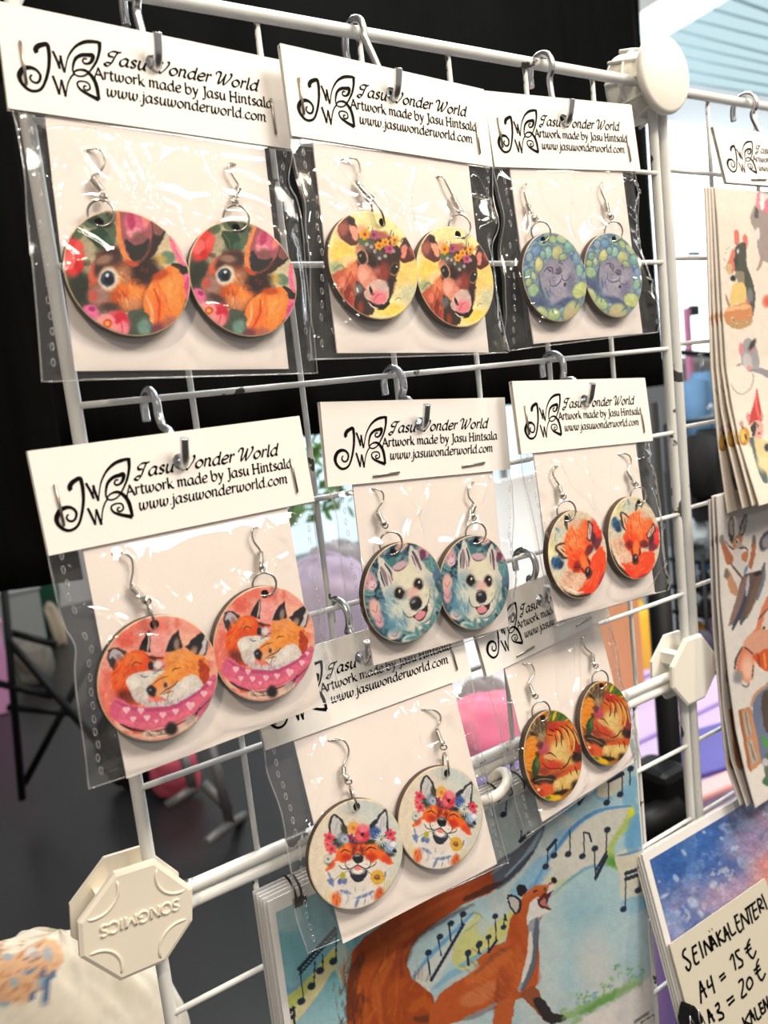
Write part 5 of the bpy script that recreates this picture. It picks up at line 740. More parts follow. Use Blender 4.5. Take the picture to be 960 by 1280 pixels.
wb = empty('display_board', (qb[0] + qb[1]) / 2); tag(wb, 'bright white display board standing on the lilac table behind the dog and sleeping fox packs', 'board'); hb_ = at(630, 596, (wb.location - cam.location).length * .97).z - zt; hw_ = (qb[1] - qb[0]).length / 2; yb_ = math.atan2((qb[1] - qb[0]).y, (qb[1] - qb[0]).x); wb.rotation_euler = (0, 0, yb_)
bevel(MB().box((-hw_, .0, .004), (hw_, .012, hb_)).build('board_face', mat('bright_board', (236, 246, 250), .4), wb), .003); MB().box((-hw_ - .02, -.06, .001), (hw_ + .02, .06, .006)).build('board_foot', M['beam'], wb)
area('jumper_fill_light', (0.75, 1.3, 2.9), (0.7, 1.6, .7), .5, 26, (1, .97, .95))  # added lamp, lifts the brightness of the lilac jumper and its surroundings
area('board_fill_light', (wb.location.x - .3, wb.location.y - .7, 2.4), wb.location + Vector((0, 0, .3)), .4, 22, (.92, .98, 1))  # added lamp aimed at the display board to make it bright
# dark shelves with goods beyond the table, right of the uprights
DS = 2.55; sh = empty('display_shelf', Vector((at(892, 760, DS).x, at(892, 760, DS).y, 0))); tag(sh, 'dark metal display shelf with small goods beyond the lilac table', 'shelf'); so = sh.location
RW_ = [682, 716, 748, 792]; SZ = [at(872, y, DS).z for y in RW_]
for z in SZ: bevel(MB().box((-.18, -.10, z - .012), (.18, .10, z)).build('shelf_board', M['black_metal'], sh), .002)
ZT = at(893, 520, DS).z
MB().tube([(-.18, 0, ZT), (.18, 0, ZT)], .006, 8).build('top_bar', M['black_metal'], sh)
for x, y in ((-.18, -.1), (.18, -.1), (-.18, .1), (.18, .1), (-.18, 0), (.18, 0)): MB().tube([(x, y, 0), (x, y, ZT + .004 if y == 0 else SZ[0] + .02)], .006, 8).build('post', M['black_metal'], sh)
def on_shelf(k, name, px, h, rx, *a, **kw):
    d = depth_on(px, RW_[k], SZ[k]); q = at(px, RW_[k], DS); o = bundle(name, px, RW_[k] - h / 2, DS, rx, h / 2 * .97, *a, **kw); o.location.z = SZ[k] + h / FPX * DS / 2; return o
on_shelf(0, 'white_blouse', 870, 34, 15, (200, 216, 226), 'pale blue blouse folded on the top board of the display shelf', 'blouse', 9)
on_shelf(1, 'brown_pouch', 861, 24, 8, (150, 124, 106), 'brown pouch on the second board of the display shelf', 'pouch', 10)
on_shelf(1, 'blue_cushion', 880, 20, 9, (90, 164, 226), 'bright blue cushion on the second board of the display shelf', 'cushion', 11)
on_shelf(2, 'tan_pouch', 862, 22, 8, (186, 160, 136), 'tan pouch on the third board of the display shelf', 'pouch', 12)
on_shelf(2, 'silver_pouch', 881, 24, 9, (170, 176, 182), 'silver grey pouch on the third board of the display shelf', 'pouch', 17)
on_shelf(3, 'green_cloth', 859, 30, 6, (84, 150, 96), 'green cloth folded on the lowest board of the display shelf', 'cloth', 13)
on_shelf(3, 'orange_ball', 873, 15, 7, (244, 170, 40), 'orange ball on the lowest board of the display shelf', 'ball', 14, flat=1)
on_shelf(3, 'lilac_cloth_pile', 890, 24, 8, (190, 166, 210), 'lilac cloth pile beside the orange ball on the display shelf', 'cloth', 15)
on_table('charcoal_bag', 872, 788, 824, 20, (66, 62, 76), 'charcoal bag at the far edge of the lilac table', 'bag', 16)
# garment rail with a jacket and a coat
DR = 3.2; ra = at(840, 440, DR); rb = at(930, 446, DR); gr = empty('garment_rail', Vector((ra.x, ra.y, 0))); tag(gr, 'black garment rail standing beyond the right hand uprights', 'rail'); go_ = gr.location
MB().tube([ra - go_, rb - go_], .012, 10).build('cross_bar', M['black_metal'], gr)
for q in (ra, rb): MB().tube([(q.x - go_.x, q.y - go_.y, 0), q - go_], .012, 10).build('post', M['black_metal'], gr)
def garment(name, px, y0, y1, d, half, col, label, cat, seed):          # hung cloth: shoulders, sleeves and a folded body
    top = at(px, y0, d); bot = at(px, y1, d); H_ = (top - bot).length; root = empty(name, bot); tag(root, label, cat); mt_ = mat(name + '_cloth', col, .85, noise=.14, nscale=20)
    n = 40; P = []
    for j in range(16):
        t = j / 15; w_ = half * (.35 + .65 * sst(0, .16, t)) * (1 + .12 * t)
        for k in range(n + 1):
            a = 2 * math.pi * k / n; f = 1 + .10 * math.sin(a * 7 + seed + t * 3) * t
            P.append((math.cos(a) * w_ * f, math.sin(a) * .05 * f, H_ * (1 - t)))
    MB().quad_grid(P, n + 1, 16).build('garment_body', mt_, root)
    for sx in (-1, 1): MB().tube([(sx * half * .75, 0, H_ * .9), (sx * half * 1.15, -.02, H_ * .62), (sx * half * 1.2, -.03, H_ * .3)], [.05, .045, .036], 12).build('sleeve', mt_, root)
    MB().tube([Vector((0, 0, H_ * .98)), Vector((0, 0, H_ + .03)), Vector((.012, 0, H_ + .055)), Vector((.0, .0, H_ + .075)), Vector((-.015, 0, H_ + .06))], .003, 6).build('hanger_hook', M['steel'], root); return root
garment('blue_jacket', 885, 466, 590, DR, .075, (112, 158, 204), 'pale blue denim jacket hanging on the garment rail', 'jacket', 1)
garment('black_coat', 896, 536, 646, DS, .085, (14, 13, 14), 'black coat hanging from the top bar of the display shelf', 'coat', 2)
zf = at(858, 385, 3.6); zb = empty('pink_banner', Vector((zf.x, zf.y, 0))); tag(zb, 'narrow pink banner stand beyond the right hand uprights', 'banner')
MB().box((-.014, -.01, .03), (.014, .01, zf.z)).build('banner_cloth', mat('pink_banner_cloth', (240, 160, 204), .6), zb); bevel(MB().box((-.06, -.06, 0), (.06, .06, .03)).build('foot', M['black_metal'], zb), .004)
def on_wall(name, px, py, w, h, col, label, cat):
    u, v, _ = on_w(px, py, WB - 1.9); o = empty(name, Vector(W3(u, v, WB - 1.5))); tag(o, label, cat)
    bevel(MB().box((-w / 2, -.03, -h / 2), (w / 2, .012, h / 2)).build('panel_body', mat(name + '_case', col, .5), o), .004); MB().box((-w / 2 + .02, -.034, -h / 2 + .015), (w / 2 - .02, -.03, h / 2 - .015)).build('panel_face', mat(name + '_face', tuple(int(c * .8) for c in col), .3), o)
on_wall('wall_screen', 868, 388, .20, .14, (84, 96, 104), 'dark grey screen on the bright window', 'screen')
on_wall('wall_sign', 868, 317, .24, .05, (70, 78, 84), 'thin dark sign high on the bright window', 'sign')
# potted tree behind the left fox pack
q = at(388, 585, 2.7); tr = empty('potted_tree', Vector((q.x, q.y, 0))); tag(tr, 'green potted tree seen between the hugging fox and dog headers', 'tree')
gm_ = mat('leaf_green', (96, 146, 62), .6, noise=.3, nscale=30); b = MB(); rr_ = random.Random(4)
for k in range(160):
    a, e, r_ = rr_.uniform(0, 6.28), rr_.uniform(-1, 1), .13 * rr_.random() ** .4; c_ = Vector((math.cos(a) * r_, math.sin(a) * r_, q.z + e * .16)); d_ = Vector((rr_.uniform(-1, 1), rr_.uniform(-1, 1), rr_.uniform(-1, 1))).normalized(); e_ = d_.orthogonal() * .014
    n0 = len(b.v); b.v += [tuple(c_), tuple(c_ + d_ * .03 + e_), tuple(c_ + d_ * .06), tuple(c_ + d_ * .03 - e_)]; b.f.append((n0, n0 + 1, n0 + 2, n0 + 3)); b.sm.append(False)
tag(b.build('leaves', gm_, tr), kind='stuff'); MB().tube([(0, 0, .25), (.01, 0, .7), (0, 0, q.z)], .012, 8).build('trunk', mat('bark', (96, 72, 54), .8), tr)
P = [(r_ * math.cos(a), r_ * math.sin(a), z) for r_, z in ((.10, 0), (.14, .28), (.15, .28), (.15, .3), (.12, .3), (.12, .26), (0, .26)) for a in np.linspace(0, 6.283, 25)]; MB().quad_grid(P, 25, 7).build('pot', mat('clay_pot', (150, 96, 70), .8), tr)
# black upright stand with a clamp, behind the rack
q = at(828, 800, 1.0); st = empty('backdrop_stand', Vector((q.x, q.y, 0))); tag(st, 'black upright backdrop stand behind the right side of the rack', 'stand')
zz = lambda p: p - st.location
top = at(826, 500, 1.0).z
MB().tube([(0, 0, 0.02), (0, 0, top)], .0142, 16).build('upright', M['black'], st)
c0 = at(806, 1030, .95) - st.location; c1 = at(846, 1010, .96) - st.location
MB().tube([c0 + Vector((-.03, 0, 0)), c1], .019, 14).build('cross_tube', M['black'], st)
MB().tube([c1.lerp(c0, .35) + Vector((0, 0, .0)), c1.lerp(c0, .32)], .0205, 14).build('ring', mat('dull_ring', (120, 120, 120), .4, .8), st)
cc = (c0 + c1) / 2; bevel(MB().box((cc.x, cc.y - .01, cc.z - .05), (cc.x + .05, cc.y + .05, cc.z + .05)).build('clamp', M['black'], st), .01)
for a in (3.4, 4.7, 6.0): MB().tube([(0, 0, .35), (math.cos(a) * .22, math.sin(a) * .22, .012)], .011, 10).build('leg', M['black'], st)
# folding chair, trolley stand, bin and bags on the dark floor, lower left
def tubes(name, px, segs, r, mt, label, cat, d=None):
    q = on_floor(*px); root = empty(name, q); tag(root, label, cat)
    for nm, pts in segs:
        P = [at(*p) - q for p in pts]; MB().tube(P, r, 10).build(nm, mt, root)
    return root
D_ = 3.0
tubes('folding_chair', (60, 985), [('leg', [(2, 700, D_), (28, 1000, D_)]), ('leg', [(150, 960, D_), (10, 800, D_)]), ('leg', [(30, 980, 3.1), (110, 830, 3.1)]), ('rail', [(-20, 850, D_), (66, 870, D_)]), ('rail', [(10, 884, 3.1), (95, 892, 3.1)]), ('rail', [(10, 790, 3.1), (70, 806, 3.1)])], .014, M['black'], 'black folding chair frame on the floor at the left edge', 'chair')
gm = mat('grey_metal', (122, 118, 116), .45, .4)
tubes('table_leg_stand', (290, 1062), [('post', [(262, 925, 2.75), (288, 1030, 2.75)]), ('foot', [(288, 1030, 2.75), (257, 1055, 2.6)]), ('foot', [(288, 1030, 2.75), (305, 1020, 2.9)]), ('brace', [(255, 980, 2.8), (286, 1012, 2.75)]), ('rail', [(208, 1008, 2.75), (243, 986, 2.8)]), ('post', [(228, 940, 2.8), (241, 984, 2.8)])], .017, gm, 'grey metal table legs with angled feet on the dark floor', 'stand')
def on_ground(name, px, py0, py1, rx, *a, **k):
    d = depth_on(px, py1, 0); return bundle(name, px, (py0 + py1) / 2, d, rx, (py1 - py0) / 2 * .97, *a, **k)
on_ground('pink_bag', 218, 925, 998, 30, (236, 104, 122), 'pink bag beside the grey metal table legs', 'bag', 31)
on_ground('black_bag', 165, 880, 985, 40, (15, 14, 15), 'black bag behind the pink bag on the dark floor', 'bag', 35)
on_ground('green_bag', 50, 716, 800, 22, (10, 70, 54), 'dark green bag behind the folding chair', 'bag', 32, 10)
on_ground('cream_shoe', 70, 752, 808, 9, (206, 190, 168), 'cream boot beside the dark green bag', 'boot', 33, -8)
on_ground('grey_pot', 42, 798, 856, 22, (132, 128, 118), 'grey pot on the floor behind the folding chair', 'pot', 34, flat=1)
def standing(name, px, py0, py1, w, col, label, cat):
    d = depth_on(px, py1, 0); q = at(px, py1, d); h = at(px, py0, d).z; o = empty(name, Vector((q.x, q.y, 0))); tag(o, label, cat); mt_ = mat(name + '_paint', col, .6)
    bevel(MB().box((-w / 2, -.06, 0), (w / 2, .06, h)).build('body', mt_, o), .01); bevel(MB().box((-w / 2 - .01, -.07, h), (w / 2 + .01, .07, h + .02)).build('lid', mt_, o), .006)
standing('grey_bin', 30, 738, 826, .30, (158, 164, 162), 'pale grey bin behind the dark green bag', 'bin')
standing('pink_crate', 0, 776, 890, .14, (226, 158, 206), 'pink crate behind the folding chair at the left edge', 'crate')
# cream cloth bag with an orange and blue print, near, bottom left
q = at(74, 1342, .50); P = []; nu, nv = 150, 90; sx, sz = 168 / FPX * .5, 178 / FPX * .5
R3 = Matrix((wv(RC[0]), wv(RC[1]), wv(RC[2]))).transposed()
for j in range(nv):
    t = math.pi * j / (nv - 1)
    for i in range(nu + 1):
        a = 2 * math.pi * i / nu; n_ = fbm(np.array([3 * math.cos(a) + 7.0]), np.array([2.4 * t + 2 * math.sin(a)]), 4, 3)[0] - .5
        k = 1 + .10 * n_; x = math.sin(t) * math.cos(a); y = math.sin(t) * math.sin(a); z = math.cos(t)
        x = math.copysign(abs(x) ** .86, x); fold = -.10 * math.exp(-((x - .66 + .12 * z) / .07) ** 2) + .05 * math.exp(-((x - .36 + .3 * (z - .6)) / .10) ** 2)
        P.append(R3 @ Vector((x * sx * k, z * sz * k, (-y * -1) * sx * .42 * (k + fold))))
me = MB().quad_grid(P, nu + 1, nv).mesh('cloth_bag', M['cloth'])
pp = np.array([list(Vector(x) + q) for x in P]); pt = Paint(project(pp), (240, 232, 216), .3)
art_bag(pt); pt.done(me, .03, 2, .9)
cb = link('cloth_bag', me); cb.location = q; tag(cb, 'cream cloth bag printed in orange and blue, bottom left corner in front of the floor', 'bag')

# ------------------------------------------------------------------ the wire rack: four white grid panels and their connectors
RF, RW = .055 * S, .026 * S
def panel(name, u0, u1, v0, v1, cols, rows, label, rc=.34):
    o0 = Vector(W3((u0 + u1) / 2, v1, 0)); root = empty(name, o0); tag(root, label, 'rack', 'white wire grid panels'); g = lambda u, v, w=0: Vector(W3(u, v, w)) - o0
    pts = []
    for cx, cy, a0 in ((u1 - rc, v0 + rc, -90), (u1 - rc, v1 - rc, 0), (u0 + rc, v1 - rc, 90), (u0 + rc, v0 + rc, 180)):
        for k in range(8): a = math.radians(a0 + 90 * k / 7); pts.append(g(cx + rc * math.cos(a), cy + rc * math.sin(a)))
    full = []
    for i, p in enumerate(pts):
        q = pts[(i + 1) % len(pts)]; full.append(p)
        if (q - p).length > 1.2 * S: full += [p.lerp(q, k / 8) for k in range(1, 8)]
    MB().tube(full, RF, 14, closed=True).build('frame', M['wire'], root)
    def rod_mesh(a, b, n=12): return MB().tube([a.lerp(b, k / n) for k in range(n + 1)], RW, 10).mesh('wire', M['wire'])
    mv = rod_mesh(Vector((0, 0, 0)), Vector((0, 0, -(v1 - v0) * S))); mh = rod_mesh(Vector((0, 0, 0)), Vector(((u1 - u0) * S, 0, 0)))
    for u in cols: w = link('wire', mv, root); w.location = g(u, v0, .028)
    for v in rows: w = link('wire', mh, root); w.location = g(u0, v, -.026)
    return root
panel('wire_grid_panel', .08, 6.94, 0, 6.96, [1, 2, 3, 4, 5, 6], [.985, 1.985, 2.985, 3.985, 4.985, 5.985], 'white wire grid panel carrying the six upper earring packs')
panel('wire_grid_panel', .05, 6.83, 7.09, 13.9, [.94, 1.94, 2.95, 3.96, 4.96, 5.95], [7.94 + .982 * k for k in range(6)], 'white wire grid panel at the bottom behind the singing fox calendar')
panel('wire_grid_panel', 7.12, 13.9, .03, 6.96, [8.04 + k for k in range(6)], [.94 + 1.0 * k for k in range(6)], 'white wire grid panel at the right edge carrying the sticker sheets')
panel('wire_grid_panel', 7.0, 13.9, 7.09, 13.9, [7.95 + k for k in range(6)], [7.94 + .982 * k for k in range(6)], 'white wire grid panel at the lower right behind the galaxy print calendar')

LT = {'S': (.66, [[(.56, 1.18), (.36, 1.4), (.12, 1.2), (.16, .9), (.5, .55), (.52, .2), (.3, 0), (.04, .2)]]), 'O': (.95, [[(.45, 1.4), (.1, 1.05), (.1, .35), (.45, 0), (.8, .35), (.8, 1.05), (.45, 1.4)]]),
      'N': (.95, [[(.1, 0), (.1, 1.4)], [(.1, 1.4), (.75, 0)], [(.75, 0), (.75, 1.4)]]), 'G': (.95, [[(.78, 1.15), (.45, 1.4), (.1, 1.05), (.1, .35), (.45, 0), (.8, .25), (.8, .68)], [(.8, .68), (.5, .68)]]),
      'M': (1.1, [[(.1, 0), (.1, 1.4)], [(.1, 1.4), (.5, .4)], [(.5, .4), (.9, 1.4)], [(.9, 1.4), (.9, 0)]]), 'I': (.35, [[(.15, 0), (.15, 1.4)]]), 'C': (.85, [[(.76, 1.15), (.45, 1.4), (.1, 1.05), (.1, .35), (.45, 0), (.78, .25)]])}
def octo(c, r, rot=0): return [(c[0] + r * math.cos(math.radians(a + rot)), c[1] + r * math.sin(math.radians(a + rot))) for a in (-65, -8, 26, 70, 116, 169, 203, 256)]
def connector(c, label, text=False, w0=-.13, r=.46, rot=0):
    o0 = Vector(W3(c[0], c[1], 0)); root = empty('rack_connector', o0); tag(root, label, 'connector', 'plastic corner connectors of the rack')
    mt = M['plastic2' if text else 'plastic']; g = lambda u, v, w: Vector(W3(u, v, w)) - o0
    for sgn, nm in ((-1, 'front_plate'), (1, 'back_plate')):
        ou = octo(c, r if sgn < 0 else r * .98, rot); inn = octo(c, r * .93, rot); wf = w0 * (-sgn) if sgn > 0 else w0; wf = -w0 if sgn > 0 else w0
        b = MB(); th = .05 * sgn
        rings = [[g(u, v, wf - th * .0) for u, v in ou], [g(u, v, wf + th * .7) for u, v in ou], [g(u, v, wf + th) for u, v in inn]]
        V = [p for rg in rings for p in rg]; b.v = [tuple(p) for p in V]
        for k in range(2):
            for i in range(8): j = (i + 1) % 8; b.f.append((k * 8 + i, k * 8 + j, k * 8 + 8 + j, k * 8 + 8 + i)); b.sm.append(False)
        b.f.append(tuple(range(7, -1, -1))); b.sm.append(False)
        # face with four raised crescent lips round shallow scallops
        b.f.append(tuple(16 + i for i in range(8))); b.sm.append(False)
        pl = b.build(nm, mt, root)
        if text or sgn > 0:
            for k in range(4):
                a0 = math.radians(rot + (-36, 48, 142, 230)[k]); cc = (c[0] + r * .98 * math.cos(a0), c[1] + r * .98 * math.sin(a0)); pts = []
                for t in np.linspace(-62, 62, 15):
                    a = a0 + math.pi + math.radians(t); pts.append(g(cc[0] + r * .40 * math.cos(a), cc[1] + r * .40 * math.sin(a), wf + th * 1.0))
                MB().tube(pts, [.004 * S] + [.012 * S] * 13 + [.004 * S], 8).build('moulded_lip', mt, pl)
    for k in range(4):
        a = math.radians(45 + 90 * k); x, y = c[0] + .24 * math.cos(a), c[1] + .24 * math.sin(a)
        MB().box(tuple(g(x - .07, y + .07, w0)), tuple(g(x + .07, y - .07, -w0))).build('clip_post', mt, root)
    if text:                                              # moulded maker's lettering, upside down on the plate
        ang = math.radians(5); b = MB(); wd = .0; tot = sum(LT[q][0] for q in 'SONGMICS'); k = .62 / tot; cx = -tot / 2
        for ch in 'SONGMICS':
            for s_ in LT[ch][1]:
                q = smooth_curve(s_, 6); P = []
                for x, y in q:
                    lx, ly = -(cx + x) * k, (y - .7) * .062
                    P.append(g(c[0] + .02 + lx * math.cos(ang) - ly * math.sin(ang), c[1] - .02 + lx * math.sin(ang) + ly * math.cos(ang), w0 - .052))
                b.tube(P, .012 * S, 6)
            cx += LT[ch][0]
        b.build('raised_lettering', mt, root)
    return root
connector((-.115, 6.945), 'cream eight sided rack connector with raised lettering at the lower left', True)
connector((6.86, 6.92), 'cream eight sided rack connector without lettering right of the tiger cat pack', False, -.13, .45, -3)
# round connector at the top of the rack
c = (6.93, -.03); o0 = Vector(W3(c[0], c[1], 0)); rc_ = empty('round_connector', o0); tag(rc_, 'round white rack connector at the top right end of the top bar', 'connector')
g = lambda u, v, w: Vector(W3(u, v, w)) - o0
def disc_profile(prof, n=48):
    P = []
    for r, w in prof:
        for k in range(n + 1): a = 2 * math.pi * k / n; P.append(g(c[0] + r * math.cos(a), c[1] + r * math.sin(a), w))
    return MB().quad_grid(P, n + 1, len(prof))
disc_profile([(0, -.24), (.38, -.24), (.41, -.225), (.425, -.20), (.425, -.16), (.40, -.14), (0, -.14)]).build('front_disc', M['plastic'], rc_)
b = disc_profile([(0, -.02), (.30, -.02), (.34, .02), (.40, .26), (.40, .30), (.36, .34), (0, .34)]); b.build('rear_hub', M['plastic'], rc_)
for k in range(10):
    a = math.radians(k * 36); P = [g(c[0] + r * math.cos(a), c[1] + r * math.sin(a), w) for r, w in ((.30, -.15), (.33, -.02), (.385, .12), (.43, .28))]
    MB().tube(P, .022 * S, 6).build('rib', M['plastic'], rc_)
MB().tube([g(c[0] + .37 * math.cos(t), c[1] + .37 * math.sin(t), .10) for t in np.linspace(0, 6.283, 40)], .02 * S, 6, closed=True).build('rim_ring', M['plastic'], rc_)

# ------------------------------------------------------------------ the earring packs
HW, HH = 2.1, .70
POSE = {
    1: (0.9598, 0.7443, -0.2932, -0.0904, 0.0055, 0.0590, -0.0093, 2.0858, 0.0070),
    2: (2.9417, 0.8134, -0.4573, -0.0845, -0.0283, 0.0445, -0.0393, 2.0322, 0.0117),
    3: (5.2204, 0.7593, -0.2527, -0.0616, 0.0086, -0.0315, -0.0306, 2.0565, 0.0203),
    4: (0.6576, 3.6024, -0.4973, -0.0896, -0.0649, -0.0101, -0.0121, 1.9776, 0.0086),
    5: (2.9365, 3.5800, -0.3665, -0.0636, -0.0422, 0.0716, 0.0192, 1.8897, -0.0270),
    6: (5.0038, 3.5714, -0.4327, -0.1138, -0.0660, 0.0562, -0.0508, 2.0011, -0.0014),
    7: (2.0855, 5.5281, -0.3294, -0.2076, 0.0646, -0.0222, 0.0202, 2.0701, -0.0047),
    8: (4.3772, 5.5669, -0.2049, -0.2136, -0.1326, -0.0313, 0.0385, 1.9182, 0.0344),
    9: (8.7746, 0.8319, -0.3638, -0.2236, 0.0692, 0.0317, 0.0000, 2.0000, 0.0000),}
def L(x, y, off=0.0): return Vector((x * S, -off * S, -y * S))       # card frame (right, down, toward the viewer) in cells -> local metres
CM = {}
for n, z in POSE.items():
    Rm = rod(z[3:6]); X, Dn, Nn = wv(Rm[:, 0]), wv(Rm[:, 1]), wv(Rm[:, 2]); mt_ = Matrix.Identity(4)
    for j in range(3): mt_[j][0], mt_[j][1], mt_[j][2] = X[j], Nn[j], -Dn[j]
    mt_.translation = Vector(W3(*z[:3])); CM[n] = (mt_, Rm, np.array(z[:3]))
def bk(n, px, py, off=0.0):                                  # pixel -> card coordinates on the card's plane lifted by off
    _, Rm, c = CM[n]; nn = Rm[:, 2]; pt = c - nn * off; r = ray(px, py); s = ((pt - CAM) @ nn) / (nn @ r); return (Rm.T @ (CAM + s * r - c))[:2]

# header: white card with a punched hole, folded over the top of the bag
def header_mesh(hx, hy, hr=.062, hb=True):
    n = 48; an = sorted([2 * math.pi * k / n for k in range(n)] + [math.atan2(sy * HH / 2 - hy, sx * HW / 2 - hx) % (2 * math.pi) for sx in (-1, 1) for sy in (-1, 1)])
    inn, out = [], []
    for a in an:
        cx, sy = math.cos(a), math.sin(a); t = min(((HW / 2 - hx) / cx if cx > 1e-9 else (-HW / 2 - hx) / cx if cx < -1e-9 else 1e9), ((HH / 2 - hy) / sy if sy > 1e-9 else (-HH / 2 - hy) / sy if sy < -1e-9 else 1e9))
        inn.append((hx + hr * cx, hy + hr * sy)); out.append((hx + t * cx, hy + t * sy))
    b = MB(); N = len(an)
    for of in (.020, .012, -.018, -.025):
        b.v += [tuple(L(*p, of)) for p in inn] + [tuple(L(*p, of)) for p in out]
    for s, fl_ in ((0, 0), (1, 1), (2, 0), (3, 1)):
        for i in range(N):
            j = (i + 1) % N; o = s * 2 * N; q = (o + i, o + j, o + N + j, o + N + i); b.f.append(q[::-1] if not fl_ else q); b.sm.append(False)
    for s in (0, 2):
        for k in (0, N):
            for i in range(N): j = (i + 1) % N; o = s * 2 * N + k; q = (o + i, o + j, o + 2 * N + j, o + 2 * N + i); b.f.append(q if k else q[::-1]); b.sm.append(False)
    b.box(tuple(L(-HW / 2, -HH / 2 + .008, -.018)), tuple(L(HW / 2, -HH / 2, .012)))
    return b.mesh('header_card', M['card'])
# printed logo (two scrolled wings round the letters) and three lines of lettering
LOGO = [([(-0.825, -0.052), (-0.833, -0.069), (-0.817, -0.096), (-0.79, -0.112), (-0.754, -0.122), (-0.748, -0.083), (-0.751, -0.028), (-0.763, 0.041), (-0.792, 0.126), (-0.825, 0.185), (-0.866, 0.209), (-0.909, 0.206), (-0.945, 0.172), (-0.957, 0.135), (-0.949, 0.101), (-0.924, 0.07), (-0.885, 0.056), (-0.848, 0.063), (-0.824, 0.092), (-0.828, 0.126), (-0.846, 0.149), (-0.871, 0.151), (-0.888, 0.136), (-0.888, 0.116), (-0.874, 0.103)], [.03, .034, .03, .026, .022, .018, .02, .024, .034, .03, .02, .018, .016, .014, .012]),
 ([(-0.722, -0.085), (-0.70, -.02), (-0.690, 0.03)], [.018]), ([(-0.692, 0.03), (-0.684, -.02), (-0.676, -0.063)], [.009]), ([(-0.676, -0.063), (-.67, 0), (-0.660, 0.05)], [.018]),
 ([(-0.661, 0.05), (-0.632, -0.044), (-0.603, -0.099), (-0.56, -0.15), (-0.507, -0.185), (-0.458, -0.2), (-0.398, -0.206)], [.009, .01, .014, .018, .024, .026, .02]),
 ([(-0.398, -0.212), (-0.405, -0.148), (-0.432, -0.074), (-0.466, -0.02), (-0.505, 0.029), (-0.542, 0.053), (-0.582, 0.056), (-0.603, 0.033), (-0.598, -0.009), (-0.575, -0.061), (-0.531, -0.093), (-0.483, -0.102), (-0.455, -0.104), (-0.465, -0.068), (-0.49, -0.043), (-0.518, -0.038), (-0.529, -0.053), (-0.516, -0.072), (-0.497, -0.07)], [.03, .02, .016, .012, .012, .012, .014, .022, .026, .03, .026, .016, .014, .013, .011]),
 ([(-0.606, 0.058), (-0.592, 0.031), (-0.557, 0.012), (-0.511, 0.014), (-0.472, 0.055), (-0.454, 0.11), (-0.450, 0.20)], [.012, .012, .014, .022, .028, .028, .022]),
 ([(-0.450, 0.2), (-0.516, 0.175), (-0.567, 0.149), (-0.585, 0.118), (-0.574, 0.096), (-0.54, 0.088), (-0.507, 0.098), (-0.502, 0.131), (-0.527, 0.147), (-0.545, 0.137), (-0.539, 0.12), (-0.523, 0.12)], [.03, .02, .013, .011, .012, .013, .012, .011]),
 ([(-0.742, 0.085), (-.725, .15), (-0.712, 0.207)], [.018]), ([(-0.712, 0.207), (-0.70, .15), (-0.689, 0.102)], [.009]), ([(-0.689, 0.102), (-.68, .16), (-0.672, 0.214)], [.018]), ([(-0.673, 0.214), (-0.65, 0.129), (-0.624, 0.077), (-0.595, 0.045)], [.009, .01, .012, .012])]
lb, tbm = MB(), MB(); PF = lambda x, y: L(x, y, .0225)
for q, w in LOGO: stroke(lb, q, .02, PF, 6, w if len(w) > 1 else w * 2)
write(tbm, 'Qasu Vonder Vorld', -.37, .79, -.066, .058, PF, .36, 35, .30)
write(tbm, 'Artwork made by Jasu Hintsala', -.465, .905, .050, .051, PF, .30, 35, .05)
write(tbm, 'www.jasuwonderworld.com', -.395, .835, .165, .051, PF, .30, 35, .10)
ME_LOGO, ME_TEXT = lb.mesh('printed_logo', M['ink']), tbm.mesh('printed_lettering', M['ink'])
def staple_mesh(a, b): A, B = L(*a, .029), L(*b, .029); return MB().tube([A + Vector((0, .03 * S, 0)), A, A.lerp(B, .5), B, B + Vector((0, .03 * S, 0))], .0105 * S, 8).mesh('staple', M['staple'])

EDGE = {1: ([(16, 142), (25, 190), (31, 240), (37, 300), (45, 380), (53, 476)], [(366, 188), (363, 222), (367, 237), (374, 256), (380, 320), (386, 390), (397, 466)]),
 2: ([(364, 173), (363, 184), (366, 201), (371, 226), (378, 258), (379, 285), (384, 330), (387, 400), (390, 449)], [(615, 210), (616, 252), (619, 285), (614, 306), (616, 330), (623, 360), (631, 396), (634, 441)]),
 3: ([(616, 208), (622, 244), (627, 276), (628, 312), (628, 345), (631, 390), (635, 430), (642, 437)], [(793, 215), (798, 247), (800, 270), (803, 310), (808, 347), (816, 374), (824, 390), (823, 415)]),
 4: ([(60, 696), (65, 722), (74, 761), (81, 783), (93.5, 808), (93, 834), (95, 875), (104, 925), (113, 988)], [(391, 629), (400, 700), (405, 760), (416, 830), (428, 872)]),
 5: ([(410, 609), (420, 660), (428, 720), (440, 780), (457, 845)], [(636, 587), (637, 630), (638, 670), (640, 720), (641, 782)]),
 6: ([(650, 568), (660, 620), (672, 680), (683, 740), (690, 783)], [(810, 555), (806, 577), (817, 593), (822, 620), (826, 660), (826, 700), (833, 725), (831, 738)]),
 7: ([(330, 938), (336, 969), (348, 1004), (356, 1040), (363, 1090), (373, 1150), (386, 1193)], [(588, 844), (592, 900), (605, 960), (620, 1020), (636, 1079)]),
 8: ([(606, 847), (620, 900), (632, 960), (645, 1010), (659, 1046)], [(759, 772), (772, 830), (788, 880), (799, 915), (804, 945)])}
def resample(P, n):
    P = smooth_curve(P, 5); d = np.r_[0, np.cumsum(np.linalg.norm(np.diff(P, axis=0), axis=1))]; t = np.linspace(0, d[-1], n); return np.stack([np.interp(t, d, P[:, 0]), np.interp(t, d, P[:, 1])], 1)
NX, NY = 110, 120
